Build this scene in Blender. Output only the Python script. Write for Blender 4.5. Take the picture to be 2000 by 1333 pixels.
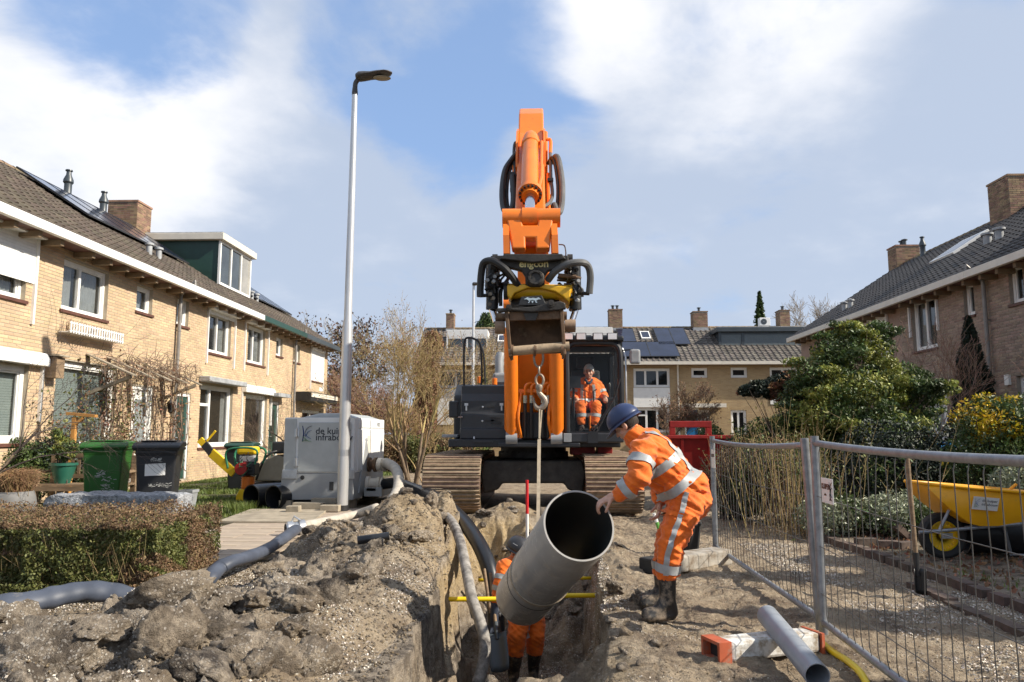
import bpy, bmesh, math, random
import numpy as np
from mathutils import Vector, Matrix
from mathutils.bvhtree import BVHTree
for _o in list(bpy.data.objects):
 bpy.data.objects.remove(_o)
scene = bpy.context.scene
COL = scene.collection
PI = math.pi
# ------------------------------------------------------------------ camera
FPX, CAMZ = 1470.0, 1.27
PITCH = math.atan(179.5 / FPX)
YAW = math.atan(50 / FPX)
cam_d = bpy.data.cameras.new("camera")
cam = bpy.data.objects.new("camera", cam_d)
COL.objects.link(cam)
cam.location = (0, 0, CAMZ)
cam.rotation_euler = (PI / 2 + PITCH, 0, YAW)
cam_d.sensor_width = 36
cam_d.lens = FPX / 2000 * 36
cam_d.clip_end = 3000
scene.camera = cam
_R = Matrix.Rotation(YAW, 3, 'Z') @ Matrix.Rotation(PI / 2 + PITCH, 3, 'X')
CAM = Vector((0, 0, CAMZ))
def ray(px, py):
 return _R @ Vector(((px - 1000) / FPX, -(py - 666.5) / FPX, -1))
def P(px, py, Y):          # the point of that sight line at distance Y down the street
 r = ray(px, py)
 return CAM + r * (Y / r.y)
def PX(px, py, X):         # ... on the plane x = X (a facade)
 r = ray(px, py)
 return CAM + r * (X / r.x)
def PZ(px, py, z=0.0):     # ... on the level z
 r = ray(px, py)
 return CAM + r * ((z - CAMZ) / r.z)
# ------------------------------------------------------------------ light
SUN = Vector((0.80, -0.165, 0.585)).normalized()
SUN_EL = math.asin(SUN.z)
sun_d = bpy.data.lights.new("sun", 'SUN')
sun_d.energy = 5.0
sun_d.angle = math.radians(0.55)
sun_d.color = (1.0, 0.92, 0.79)
sun = bpy.data.objects.new("sun", sun_d)
COL.objects.link(sun)
sun.rotation_euler = SUN.to_track_quat('Z', 'Y').to_euler()
sun.location = (20, -5, 30)
scene.view_settings.view_transform = 'Standard'
scene.view_settings.look = 'None'
scene.view_settings.exposure = 0.58
scene.view_settings.gamma = 1.0
scene.view_settings.use_curve_mapping = False
scene.render.engine = 'CYCLES'
scene.cycles.max_bounces = 5
scene.cycles.use_adaptive_sampling = True
scene.cycles.adaptive_threshold = 0.02
scene.cycles.transparent_max_bounces = 16
scene.cycles.use_denoising = True
scene.cycles.caustics_reflective = False
scene.cycles.caustics_refractive = False
world = bpy.data.worlds.new("World")
scene.world = world
world.use_nodes = True
wt = world.node_tree
wt.nodes.clear()
def wn(t, **kw):
 n = wt.nodes.new(t)
 for k, v in kw.items():
  setattr(n, k, v)
 return n
def wl(a, b):
 wt.links.new(a, b)
def wmath(op, a, b=None, c=None):
 n = wn('ShaderNodeMath', operation=op)
 for i, s in enumerate((a, b, c)):
  if s is None:
   continue
  if isinstance(s, (int, float)):
   n.inputs[i].default_value = s
  else:
   wl(s, n.inputs[i])
 return n.outputs[0]
def wspot(direction, inner, outer):
 d = wn('ShaderNodeVectorMath', operation='DOT_PRODUCT')
 wl(w_dir, d.inputs[0])
 d.inputs[1].default_value = direction.normalized()
 m = wn('ShaderNodeMapRange', interpolation_type='SMOOTHSTEP')
 wl(d.outputs['Value'], m.inputs['Value'])
 m.inputs['From Min'].default_value = math.cos(outer)
 m.inputs['From Max'].default_value = math.cos(inner)
 return m.outputs['Result']
w_tc = wn('ShaderNodeTexCoord')
w_dir = w_tc.outputs['Generated']
w_sky = wn('ShaderNodeTexSky', sky_type='NISHITA', sun_disc=False)
w_sky.sun_elevation = SUN_EL
w_sky.sun_rotation = math.atan2(SUN.x, SUN.y)
w_sky.air_density = 1.0
w_sky.dust_density = 0.6
w_sky.ozone_density = 2.5
w_sep = wn('ShaderNodeSeparateXYZ')
wl(w_dir, w_sep.inputs[0])
_zz = wmath('ADD', wmath('MAXIMUM', w_sep.outputs['Z'], 0.0), 0.28)
w_cmb = wn('ShaderNodeCombineXYZ')
wl(wmath('DIVIDE', w_sep.outputs['X'], _zz), w_cmb.inputs[0])
wl(wmath('DIVIDE', w_sep.outputs['Y'], _zz), w_cmb.inputs[1])
w_n1 = wn('ShaderNodeTexNoise')
w_n1.inputs['Scale'].default_value = 1.75
w_n1.inputs['Detail'].default_value = 7
w_n1.inputs['Roughness'].default_value = 0.58
w_n1.inputs['Distortion'].default_value = 0.35
wl(w_cmb.outputs[0], w_n1.inputs['Vector'])
w_n2 = wn('ShaderNodeTexNoise')
w_n2.inputs['Scale'].default_value = 3.0
w_n2.inputs['Detail'].default_value = 6
w_n2.inputs['Roughness'].default_value = 0.55
wl(w_cmb.outputs[0], w_n2.inputs['Vector'])
# clear blue gaps between the clouds
_gap = wmath('ADD', wmath('MULTIPLY', wspot(ray(860, 90), 0.03, 0.20), 0.75),
    wmath('ADD', wmath('MULTIPLY', wspot(ray(250, -40), 0.02, 0.17), 0.50),
     wmath('ADD', wmath('MULTIPLY', wspot(ray(1110, 265), 0.0, 0.07), 0.42),
       wmath('MULTIPLY', wspot(ray(880, 270), 0.0, 0.10), 0.35))))
_gap = wmath('MULTIPLY', _gap, wmath('ADD', wmath('MULTIPLY', w_n2.outputs['Fac'], 2.4), -0.35))
_cm = wmath('SUBTRACT', wmath('ADD', wmath('MULTIPLY', w_n1.outputs['Fac'], 1.9), 0.08), _gap)
w_cov = wn('ShaderNodeMapRange', interpolation_type='SMOOTHSTEP')
wl(_cm, w_cov.inputs['Value'])
w_cov.inputs['From Min'].default_value = 0.42
w_cov.inputs['From Max'].default_value = 0.95
# bright crowns of the clouds
_br = wmath('ADD', wmath('MULTIPLY', wspot(ray(20, 260), 0.04, 0.27), 0.52),
   wmath('ADD', wmath('MULTIPLY', wspot(ray(1400, -60), 0.04, 0.27), 0.50),
     wmath('ADD', wmath('MULTIPLY', wspot(ray(1080, 60), 0.01, 0.15), 0.22),
      wmath('MULTIPLY', wspot(ray(430, 200), 0.04, 0.2), 0.20))))
_bm = wmath('ADD', wmath('MULTIPLY', w_n2.outputs['Fac'], 0.95), wmath('MULTIPLY', _br, wmath('ADD', wmath('MULTIPLY', w_n1.outputs['Fac'], 1.5), 0.2)))
w_bri = wn('ShaderNodeMapRange', interpolation_type='SMOOTHSTEP')
wl(_bm, w_bri.inputs['Value'])
w_bri.inputs['From Min'].default_value = 0.46
w_bri.inputs['From Max'].default_value = 1.08
w_cc = wn('ShaderNodeMix', data_type='RGBA')
w_cc.inputs['A'].default_value = (0.50, 0.58, 0.725, 1)
w_cc.inputs['B'].default_value = (1.0, 1.0, 1.02, 1)
wl(w_bri.outputs['Result'], w_cc.inputs['Factor'])
w_b1 = wn('ShaderNodeBackground')
w_b1.inputs['Strength'].default_value = 0.15
wl(w_sky.outputs[0], w_b1.inputs['Color'])
w_b2 = wn('ShaderNodeBackground')
w_b2.inputs['Strength'].default_value = 0.72
w_mx = wn('ShaderNodeMixShader')
w_cv = wn('ShaderNodeMix', data_type='RGBA')
w_cv.inputs['A'].default_value = (0.31, 0.46, 0.76, 1)
wl(w_cc.outputs['Result'], w_cv.inputs['B'])
wl(w_cov.outputs['Result'], w_cv.inputs['Factor'])
wl(w_cv.outputs['Result'], w_b2.inputs['Color'])
w_veil = wn('ShaderNodeMapRange')
wl(w_cov.outputs['Result'], w_veil.inputs['Value'])
w_veil.inputs['To Min'].default_value = 0.62
w_veil.inputs['To Max'].default_value = 0.95
wl(w_veil.outputs['Result'], w_mx.inputs[0])
wl(w_b1.outputs[0], w_mx.inputs[1])
wl(w_b2.outputs[0], w_mx.inputs[2])
w_out = wn('ShaderNodeOutputWorld')
wl(w_mx.outputs[0], w_out.inputs[0])
# ------------------------------------------------------------------ helpers
def wmx(o):
 m = Matrix.LocRotScale(o.location, o.rotation_euler, o.scale)
 if o.parent:
  return wmx(o.parent) @ o.matrix_parent_inverse @ m
 return m
def setp(o, parent):
 if parent is not None:
  o.parent = parent
  o.matrix_parent_inverse = wmx(parent).inverted()
 return o
def tag(o, label=None, cat=None, group=None, kind=None):
 if label: o['label'] = label
 if cat: o['category'] = cat
 if group: o['group'] = group
 if kind: o['kind'] = kind
 return o
def thing(name, label, cat, loc=(0, 0, 0), group=None):
 o = bpy.data.objects.new(name, None)
 COL.objects.link(o)
 o.location = loc
 o.empty_display_size = 0.2
 return tag(o, label, cat, group)
def link(name, me, m=None, parent=None):
 o = bpy.data.objects.new(name, me)
 COL.objects.link(o)
 if m is not None and len(me.materials) == 0:
  me.materials.append(m)
 return setp(o, parent)
def place(o, M):           # put a piece by a world matrix (before or after parenting)
 p = o.parent
 if p is not None:
  L = (wmx(p) @ o.matrix_parent_inverse).inverted() @ M
 else:
  L = M
 o.location, q, o.scale = L.decompose()
 o.rotation_euler = q.to_euler()
 return o
def np_mesh(name, V, F, smooth=False):
 """V (n,3) float array, F (m,k) int array (k = 3 or 4)"""
 V = np.asarray(V, dtype=np.float32)
 F = np.asarray(F, dtype=np.int32)
 me = bpy.data.meshes.new(name)
 me.vertices.add(len(V))
 me.vertices.foreach_set('co', V.ravel())
 k = F.shape[1]
 me.loops.add(F.size)
 me.loops.foreach_set('vertex_index', F.ravel())
 me.polygons.add(len(F))
 me.polygons.foreach_set('loop_start', np.arange(0, F.size, k, dtype=np.int32))
 if smooth:
  me.polygons.foreach_set('use_smooth', np.ones(len(F), dtype=bool))
 me.update(calc_edges=True)
 return me
class MB:
 def __init__(s, M=None):
  s.v, s.f, s.M = [], [], M
 def add(s, vs, fs):
  b = len(s.v)
  if s.M is not None:
   vs = [s.M @ Vector(p) for p in vs]
  s.v += [tuple(p) for p in vs]
  s.f += [tuple(b + i for i in q) for q in fs]
  return s
 def box(s, c, d, R=None):
  x, y, z = d[0] / 2, d[1] / 2, d[2] / 2
  vs = [Vector((a * x, b * y, e * z)) for a in (-1, 1) for b in (-1, 1) for e in (-1, 1)]
  if R is not None: vs = [R @ p for p in vs]
  c = Vector(c)
  return s.add([c + p for p in vs], [(0, 1, 3, 2), (4, 6, 7, 5), (0, 4, 5, 1), (2, 3, 7, 6), (0, 2, 6, 4), (1, 5, 7, 3)])
 def bx(s, x0, x1, y0, y1, z0, z1):
  return s.box(((x0 + x1) / 2, (y0 + y1) / 2, (z0 + z1) / 2), (abs(x1 - x0), abs(y1 - y0), abs(z1 - z0)))
 def beam(s, p0, p1, w, h, up=(0, 0, 1)):
  p0, p1 = Vector(p0), Vector(p1)
  d = (p1 - p0)
  L = d.length
  d.normalize()
  u = Vector(up)
  a = d.cross(u)
  if a.length < 1e-4: a = d.cross(Vector((0, 1, 0)))
  a.normalize()
  b = a.cross(d)
  R = Matrix((a, d, b)).transposed()
  return s.box((p0 + p1) / 2, (w, L, h), R)
 def tube(s, pts, r, n=8, caps=True, closed=False, flat=1.0):
  pts = [Vector(p) for p in pts]
  N = len(pts)
  if isinstance(r, (int, float)): r = [r] * N
  vs, fs = [], []
  prev = None
  for i, p in enumerate(pts):
   if closed:
    t = pts[(i + 1) % N] - pts[i - 1]
   else:
    t = pts[min(i + 1, N - 1)] - pts[max(i - 1, 0)]
   if t.length < 1e-9: t = Vector((0, 0, 1))
   t.normalize()
   if prev is None:
    a = t.orthogonal() if abs(t.z) > 0.95 else Vector((0, 0, 1)).cross(t)
   else:
    a = prev - t * prev.dot(t)
    if a.length < 1e-6: a = t.orthogonal()
   a.normalize()
   prev = a
   b = t.cross(a)
   for k in range(n):
    q = 2 * PI * k / n
    vs.append(p + (a * math.cos(q) + b * math.sin(q) * flat) * r[i])
  m = N if closed else N - 1
  for i in range(m):
   j = (i + 1) % N
   for k in range(n):
    l = (k + 1) % n
    fs.append((i * n + k, i * n + l, j * n + l, j * n + k))
  if caps and not closed:
   fs.append(tuple(range(n - 1, -1, -1)))
   fs.append(tuple(range((N - 1) * n, N * n)))
  return s.add(vs, fs)
 def cyl(s, p0, p1, r0, r1=None, n=16, caps=True):
  return s.tube([p0, p1], [r0, r0 if r1 is None else r1], n, caps)
 def lathe(s, prof, o=(0, 0, 0), axis=(0, 0, 1), n=24, ref=None, closed=False):
  o, w = Vector(o), Vector(axis).normalized()
  a = w.orthogonal().normalized() if ref is None else (Vector(ref) - w * Vector(ref).dot(w)).normalized()
  b = w.cross(a)
  vs, fs = [], []
  for r, z in prof:
   for k in range(n):
    q = 2 * PI * k / n
    vs.append(o + w * z + (a * math.cos(q) + b * math.sin(q)) * r)
  m = len(prof)
  for i in range(m if closed else m - 1):
   j = (i + 1) % m
   for k in range(n):
    l = (k + 1) % n
    fs.append((i * n + k, i * n + l, j * n + l, j * n + k))
  return s.add(vs, fs)
 def prism(s, poly, o, u, v, w):
  """polygon (a,b) in plane o + a*u + b*v, extruded by vector w"""
  o, u, v, w = Vector(o), Vector(u), Vector(v), Vector(w)
  n = len(poly)
  vs = [o + u * a + v * b for a, b in poly] + [o + u * a + v * b + w for a, b in poly]
  fs = [tuple(range(n - 1, -1, -1)), tuple(range(n, 2 * n))]
  for i in range(n):
   j = (i + 1) % n
   fs.append((i, j, n + j, n + i))
  return s.add(vs, fs)
 def quad(s, a, b, c, d):
  return s.add([a, b, c, d], [(0, 1, 2, 3)])
 def mesh(s, name, smooth=False):
  me = bpy.data.meshes.new(name)
  me.from_pydata(s.v, [], s.f)
  if smooth:
   me.polygons.foreach_set('use_smooth', [True] * len(me.polygons))
  me.update()
  return me
 def build(s, name, m, parent=None, smooth=False, bevel=0, seg=2, auto=None):
  me = s.mesh(name, smooth)
  o = link(name, me, m, parent)
  if bevel:
   md = o.modifiers.new('bevel', 'BEVEL')
   md.width = bevel
   md.segments = seg
   md.limit_method = 'ANGLE'
   md.angle_limit = 0.6
  if auto is not None:
   me.polygons.foreach_set('use_smooth', [True] * len(me.polygons))
   me.set_sharp_from_angle(angle=auto)
  return o
def spline(pts, n=8):      # Catmull-Rom through pts
 pts = [Vector(p) for p in pts]
 q = [pts[0] * 2 - pts[1]] + pts + [pts[-1] * 2 - pts[-2]]
 out = []
 for i in range(1, len(q) - 2):
  a, b, c, d = q[i - 1], q[i], q[i + 1], q[i + 2]
  for k in range(n):
   t = k / n
   out.append(0.5 * ((2 * b) + (c - a) * t + (2 * a - 5 * b + 4 * c - d) * t * t + (3 * b - a - 3 * c + d) * t ** 3))
 out.append(pts[-1])
 return out
# ------------------------------------------------------------------ materials
MATS = {}
def mat(name, col, rough=0.6, metal=0.0, var=0.15, scale=6.0, bump=0.0, bscale=60.0, col2=None, spec=0.5,
  isl=0.0, dirt=0.0, dirtcol=(0.23, 0.17, 0.11), dscale=5.0, rvar=0.1, coat=0.0, trans=0.0, sheen=0.0, bdist=0.01, stretch=None, ramp=(0.35, 0.65)):
 m = bpy.data.materials.new(name)
 m.use_nodes = True
 nt = m.node_tree
 N, L = nt.nodes, nt.links
 b = N['Principled BSDF']
 tc = N.new('ShaderNodeTexCoord')
 vec = tc.outputs['Object']
 if stretch:
  mp = N.new('ShaderNodeMapping')
  mp.inputs['Scale'].default_value = stretch
  L.new(vec, mp.inputs[0])
  vec = mp.outputs[0]
 nz = N.new('ShaderNodeTexNoise')
 nz.inputs['Scale'].default_value = scale
 nz.inputs['Detail'].default_value = 6
 nz.inputs['Roughness'].default_value = 0.6
 L.new(vec, nz.inputs['Vector'])
 mr = N.new('ShaderNodeMapRange')
 mr.inputs['From Min'].default_value, mr.inputs['From Max'].default_value = ramp
 L.new(nz.outputs['Fac'], mr.inputs['Value'])
 mx = N.new('ShaderNodeMix')
 mx.data_type = 'RGBA'
 c2 = col2 if col2 else tuple(min(1, c * (1 + var)) for c in col)
 c1 = col if col2 else tuple(c * (1 - var) for c in col)
 mx.inputs['A'].default_value = (*c1, 1)
 mx.inputs['B'].default_value = (*c2, 1)
 L.new(mr.outputs[0], mx.inputs['Factor'])
 colout = mx.outputs['Result']
 if isl > 0:
  g = N.new('ShaderNodeNewGeometry')
  oi = N.new('ShaderNodeObjectInfo')
  ad = N.new('ShaderNodeMath'); ad.operation = 'ADD'
  L.new(g.outputs['Random Per Island'], ad.inputs[0])
  L.new(oi.outputs['Random'], ad.inputs[1])
  fr = N.new('ShaderNodeMath'); fr.operation = 'FRACT'
  L.new(ad.outputs[0], fr.inputs[0])
  hv = N.new('ShaderNodeHueSaturation')
  m1 = N.new('ShaderNodeMapRange')
  m1.inputs['To Min'].default_value = 1 - isl
  m1.inputs['To Max'].default_value = 1 + isl
  L.new(fr.outputs[0], m1.inputs['Value'])
  L.new(m1.outputs[0], hv.inputs['Value'])
  f2 = N.new('ShaderNodeMath'); f2.operation = 'MULTIPLY'
  L.new(fr.outputs[0], f2.inputs[0]); f2.inputs[1].default_value = 7.31
  f3 = N.new('ShaderNodeMath'); f3.operation = 'FRACT'
  L.new(f2.outputs[0], f3.inputs[0])
  m2 = N.new('ShaderNodeMapRange')
  m2.inputs['To Min'].default_value = 0.5 - 0.035 * min(1, isl * 3)
  m2.inputs['To Max'].default_value = 0.5 + 0.02 * min(1, isl * 3)
  L.new(f3.outputs[0], m2.inputs['Value'])
  L.new(m2.outputs[0], hv.inputs['Hue'])
  L.new(colout, hv.inputs['Color'])
  colout = hv.outputs[0]
 rout = None
 if dirt > 0:
  nd = N.new('ShaderNodeTexNoise')
  nd.inputs['Scale'].default_value = dscale
  nd.inputs['Detail'].default_value = 9
  nd.inputs['Roughness'].default_value = 0.68
  L.new(tc.outputs['Object'], nd.inputs['Vector'])
  md = N.new('ShaderNodeMapRange')
  md.inputs['From Min'].default_value = 0.78 - 0.5 * dirt
  md.inputs['From Max'].default_value = 0.95 - 0.5 * dirt
  L.new(nd.outputs['Fac'], md.inputs['Value'])
  m3 = N.new('ShaderNodeMix'); m3.data_type = 'RGBA'
  L.new(md.outputs[0], m3.inputs['Factor'])
  L.new(colout, m3.inputs['A'])
  m3.inputs['B'].default_value = (*dirtcol, 1)
  colout = m3.outputs['Result']
  m4 = N.new('ShaderNodeMix'); m4.data_type = 'FLOAT'
  L.new(md.outputs[0], m4.inputs['Factor'])
  m4.inputs['A'].default_value = rough
  m4.inputs['B'].default_value = 0.9
  rout = m4.outputs['Result']
 L.new(colout, b.inputs['Base Color'])
 if rout is None and rvar:
  m5 = N.new('ShaderNodeMapRange')
  m5.inputs['To Min'].default_value = max(0.02, rough - rvar)
  m5.inputs['To Max'].default_value = min(1, rough + rvar)
  L.new(nz.outputs['Fac'], m5.inputs['Value'])
  rout = m5.outputs[0]
 if rout is not None: L.new(rout, b.inputs['Roughness'])
 else: b.inputs['Roughness'].default_value = rough
 b.inputs['Metallic'].default_value = metal
 b.inputs['Specular IOR Level'].default_value = spec
 if coat: b.inputs['Coat Weight'].default_value = coat
 if sheen: b.inputs['Sheen Weight'].default_value = sheen
 if bump:
  nb = N.new('ShaderNodeTexNoise')
  nb.inputs['Scale'].default_value = bscale
  nb.inputs['Detail'].default_value = 5
  L.new(vec, nb.inputs['Vector'])
  bp = N.new('ShaderNodeBump')
  bp.inputs['Strength'].default_value = bump
  bp.inputs['Distance'].default_value = bdist
  L.new(nb.outputs['Fac'], bp.inputs['Height'])
  L.new(bp.outputs[0], b.inputs['Normal'])
 if trans:
  t = N.new('ShaderNodeBsdfTranslucent')
  L.new(colout, t.inputs[0])
  ms = N.new('ShaderNodeMixShader')
  ms.inputs[0].default_value = trans
  L.new(b.outputs[0], ms.inputs[1])
  L.new(t.outputs[0], ms.inputs[2])
  L.new(ms.outputs[0], N['Material Output'].inputs[0])
 MATS[name] = m
 return m
def glass_mat(name, tint=(0.9, 0.93, 0.95), opac=0.25, col=(0.03, 0.04, 0.045), ior=1.5):
 m = bpy.data.materials.new(name)
 m.use_nodes = True
 N, L = m.node_tree.nodes, m.node_tree.links
 N.clear()
 out = N.new('ShaderNodeOutputMaterial')
 tr = N.new('ShaderNodeBsdfTransparent'); tr.inputs[0].default_value = (*tint, 1)
 df = N.new('ShaderNodeBsdfDiffuse'); df.inputs[0].default_value = (*col, 1)
 gl = N.new('ShaderNodeBsdfGlossy'); gl.inputs['Roughness'].default_value = 0.03
 m1 = N.new('ShaderNodeMixShader'); m1.inputs[0].default_value = opac
 L.new(tr.outputs[0], m1.inputs[1]); L.new(df.outputs[0], m1.inputs[2])
 lw = N.new('ShaderNodeLayerWeight'); lw.inputs[0].default_value = 0.5
 pw = N.new('ShaderNodeMath'); pw.operation = 'POWER'; L.new(lw.outputs['Facing'], pw.inputs[0]); pw.inputs[1].default_value = 4.0
 fr = N.new('ShaderNodeMath'); fr.operation = 'MULTIPLY_ADD'; L.new(pw.outputs[0], fr.inputs[0]); fr.inputs[1].default_value = min(.8, (ior - 1) * 1.6); fr.inputs[2].default_value = ((ior - 1) / (ior + 1)) ** 2
 m2 = N.new('ShaderNodeMixShader')
 L.new(fr.outputs[0], m2.inputs[0]); L.new(m1.outputs[0], m2.inputs[1]); L.new(gl.outputs[0], m2.inputs[2])
 L.new(m2.outputs[0], out.inputs[0])
 MATS[name] = m
 return m
# ------------------------------------------------------------------ numpy noise
_rs = np.random.RandomState(7)
_perm = _rs.permutation(4096)
_val = _rs.rand(4096)
def vnoise(x, y, seed=0):
 x = np.asarray(x, dtype=float); y = np.asarray(y, dtype=float)
 xi = np.floor(x).astype(int); yi = np.floor(y).astype(int)
 fx = x - xi; fy = y - yi
 fx = fx * fx * fx * (fx * (fx * 6 - 15) + 10)
 fy = fy * fy * fy * (fy * (fy * 6 - 15) + 10)
 def h(a, b):
  return _val[_perm[(_perm[(a + seed * 131) & 4095] + b) & 4095]]
 return (h(xi, yi) * (1 - fx) + h(xi + 1, yi) * fx) * (1 - fy) + (h(xi, yi + 1) * (1 - fx) + h(xi + 1, yi + 1) * fx) * fy
def fbm(x, y, oct=5, seed=0, gain=0.5, lac=2.03):
 a, s, t = 1.0, 0.0, 0.0
 for i in range(oct):
  s = s + a * (vnoise(x, y, seed + i) - 0.5) * 2
  t += a
  a *= gain
  x, y = x * lac + 3.1, y * lac + 1.7
 return s / t
def billow(x, y, oct=4, seed=0, gain=0.5):
 a, s, t = 1.0, 0.0, 0.0
 for i in range(oct):
  s = s + a * (1 - np.abs(vnoise(x, y, seed + i) - 0.5) * 4).clip(-1, 1)
  t += a
  a *= gain
  x, y = x * 2.03 + 5.1, y * 2.03 + 2.7
 return s / t
def sstep(a, b, x):
 t = np.clip((x - a) / (b - a), 0, 1)
 return t * t * (3 - 2 * t)
def text_mesh(name, body, size, M, m, parent, extrude=0.001, align='LEFT', bold=0.0):
 cu = bpy.data.curves.new(name, 'FONT')
 cu.body = body
 cu.size = size
 cu.extrude = extrude
 cu.align_x = align
 cu.offset = bold
 cu.resolution_u = 3
 t = bpy.data.objects.new(name + '_tmp', cu)
 me = bpy.data.meshes.new_from_object(t)
 bpy.data.objects.remove(t)
 me.transform(M)
 me.materials.clear()
 return link(name, me, m, parent)
def frame(o, u, v):        # matrix with local x = u, y = v, z = u x v, origin o
 u = Vector(u).normalized()
 v = (Vector(v) - u * Vector(v).dot(u)).normalized()
 w = u.cross(v)
 M = Matrix((u, v, w)).transposed().to_4x4()
 M.translation = Vector(o)
 return M
# ================================================================== GROUND
TD = 1.36
def xl(y): return -0.84 - 0.065 * (y - 6.0) + 0.05 * fbm(y * 1.1, y * 0 + 3.3, 3, 11)
def xr(y): return 0.36 + 0.062 * (y - 3.83) + 0.045 * fbm(y * 1.5, y * 0 + 8.1, 4, 21)
def trench_depth(x, y):
 wv = 0.10 * fbm(x * 2.2, y * 2.2, 4, 31)
 tl = (x + wv - xl(y)) / 0.23
 tr = (xr(y) - x + wv * 0.5) / 0.15
 t = np.clip(np.minimum(tl, tr), 0, 1)
 st = t + 0.10 * np.sin(t * 9 + 5 * fbm(y * 1.5, x * 0, 2, 5)) * (t > 0) * (t < 1)
 g = np.clip(st, 0, 1) ** 0.8
 far = 1 - sstep(8.9, 11.3, y + 0.7 * fbm(x * 2.5, y * 2, 4, 8))
 near = sstep(1.2, 2.4, y)
 floor = TD + 0.05 * fbm(x * 3, y * 3, 4, 77)
 lump = (1 - sstep(4.9, 5.4, y + 0.25 * fbm(x * 4, y * 4, 3, 52))) * sstep(-0.48, -0.30, x)
 floor = floor - lump * (1.06 + 0.16 * fbm(x * 5, y * 5, 4, 53))
 lump2 = np.exp(-((x - 0.35) / 0.14) ** 2 - ((y - 6.6) / 0.35) ** 2) * 0.4 + np.exp(-((x - 0.2) / 0.16) ** 2 - ((y - 7.9) / 0.3) ** 2) * 0.12
 floor = floor - lump2 * (1 + 0.5 * fbm(x * 9, y * 9, 3, 54))
 return g * far * near * floor
def ground_z(x, y):
 x = np.asarray(x, float); y = np.asarray(y, float)
 d = trench_depth(x, y)
 near = np.exp(-((np.abs(x) / 7) ** 4)) * (1 - sstep(14, 22, y)) * sstep(-6, 0, y)
 z = near * (0.016 * fbm(x * 1.1, y * 1.1, 4, 1))
 # right road bed: footprints, ruts
 rb = sstep(0.4, 0.9, x) * (1 - sstep(3.2, 3.45, x)) * (1 - sstep(14, 18, y))
 z = z + rb * (0.03 * fbm(x * 3.5, y * 3.5, 5, 14) + 0.016 * billow(x * 6, y * 5, 3, 15) - 0.01
     + 0.02 * billow(x * 11, y * 9, 4, 115))
 rut = np.exp(-((x - 1.45 - 0.1 * np.sin(y * .7)) / 0.16) ** 2)
 z = z - rb * 0.022 * rut * (1 + 0.5 * np.sin(y * 26 + x * 6))
 # crumbling lip at the right trench edge
 e = np.exp(-((x - xr(y) - 0.16) / 0.16) ** 2) * (y > 3) * (1 - sstep(10, 11, y))
 z = z + e * (0.06 * billow(x * 4.5, y * 4.5, 4, 16) + 0.04) * (0.4 + 0.9 * vnoise(y * 0.9, x * 0, 33))
 # garden beds on the right, one kerb higher
 gb = sstep(3.42, 3.5, x)
 z = z + gb * (0.055 + 0.02 * fbm(x * 2, y * 2, 4, 17)) * np.exp(-(y / 30) ** 4)
 # mound at the far end of the trench, in front of the tracks
 z = z + 0.27 * np.exp(-((x + 0.42) / 0.42) ** 2 - ((y - 11.25) / 0.42) ** 2) * (1 + 0.25 * fbm(x * 4, y * 4, 4, 18))
 z = z + 0.16 * np.exp(-((x - 0.45) / 0.35) ** 2 - ((y - 11.2) / 0.3) ** 2) * (1 + 0.3 * fbm(x * 4, y * 4, 4, 18))
 z = z + 0.25 * np.exp(-((x + 1.05) / 0.25) ** 2 - ((y - 10.1) / 0.8) ** 2) * (1 + 0.3 * fbm(x * 5, y * 4, 4, 19))
 wall = (d > 0.03) & (d < TD - 0.06)
 z = z - d + wall * (0.03 * fbm(x * 9, y * 9, 3, 66) + .09 * billow(x * 3, y * 3, 4, 67))
 return z
def heap_h(x, y):
 x = np.asarray(x, float); y = np.asarray(y, float)
 def g(cx, cy, sx, sy, h): return h * np.exp(-((x - cx) / sx) ** 2 - ((y - cy) / sy) ** 2)
 wx = x + 0.12 * fbm(x * 2, y * 2, 3, 40)
 wy = y + 0.12 * fbm(x * 2 + 9, y * 2, 3, 41)
 h = np.maximum.reduce([
  g(-2.2, 4.6, 0.5, 0.45, 0.30), g(-2.85, 3.85, 0.7, 0.55, 0.24), g(-1.55, 4.75, 0.55, 0.8, 0.27), g(-1.85, 3.7, 0.9, 0.7, 0.22),
  g(-1.52, 8.75, 0.52, 0.75, 0.58), g(-2.15, 8.1, 0.42, 0.45, 0.36), g(-1.35, 7.0, 0.45, 1.0, 0.24), g(-1.25, 5.7, 0.42, 0.9, 0.2),
  g(-1.75, 7.75, 0.5, 0.6, 0.30), g(-1.95, 6.3, 0.5, 0.8, 0.17), g(-2.45, 5.0, 0.35, 0.3, 0.14), g(-1.3, 9.9, 0.35, 0.6, 0.35),
  g(-3.6, 4.0, 0.6, 0.5, 0.18)])
 env = sstep(0.03, 0.16, h)
 lum = 0.11 * billow(wx * 1.55, wy * 1.7, 4, 42) + 0.05 * fbm(x * 6, y * 6, 4, 43) + 0.05 * billow(wx * 4.6, wy * 4.6, 4, 44) \
  + 0.045 * fbm(x * 15, y * 15, 5, 45, .65) + 0.018 * billow(x * 13, y * 13, 3, 47)
 crack = (1 - np.abs(fbm(wx * 2.1 + 4, wy * 2.1, 4, 48)) * 2.2).clip(0, 1) ** 7
 lum = lum - 0.13 * crack
 near = 1 - sstep(5.2, 6.4, y)
 smooth_bank = sstep(-1.95, -1.35, x + .25 * fbm(x * 1.5, y * 1.5, 2, 49)) * (1 - sstep(7.0, 7.8, y))
 h = h + env * lum * (0.55 + 0.7 * near) * (1 - 0.8 * smooth_bank)
 cut = sstep(0.0, 0.16, xl(y) + 0.05 - x + 0.07 * fbm(x * 3, y * 3, 3, 46))
 return h * cut - 0.06 * (1 - env * cut) - 0.015
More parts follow.
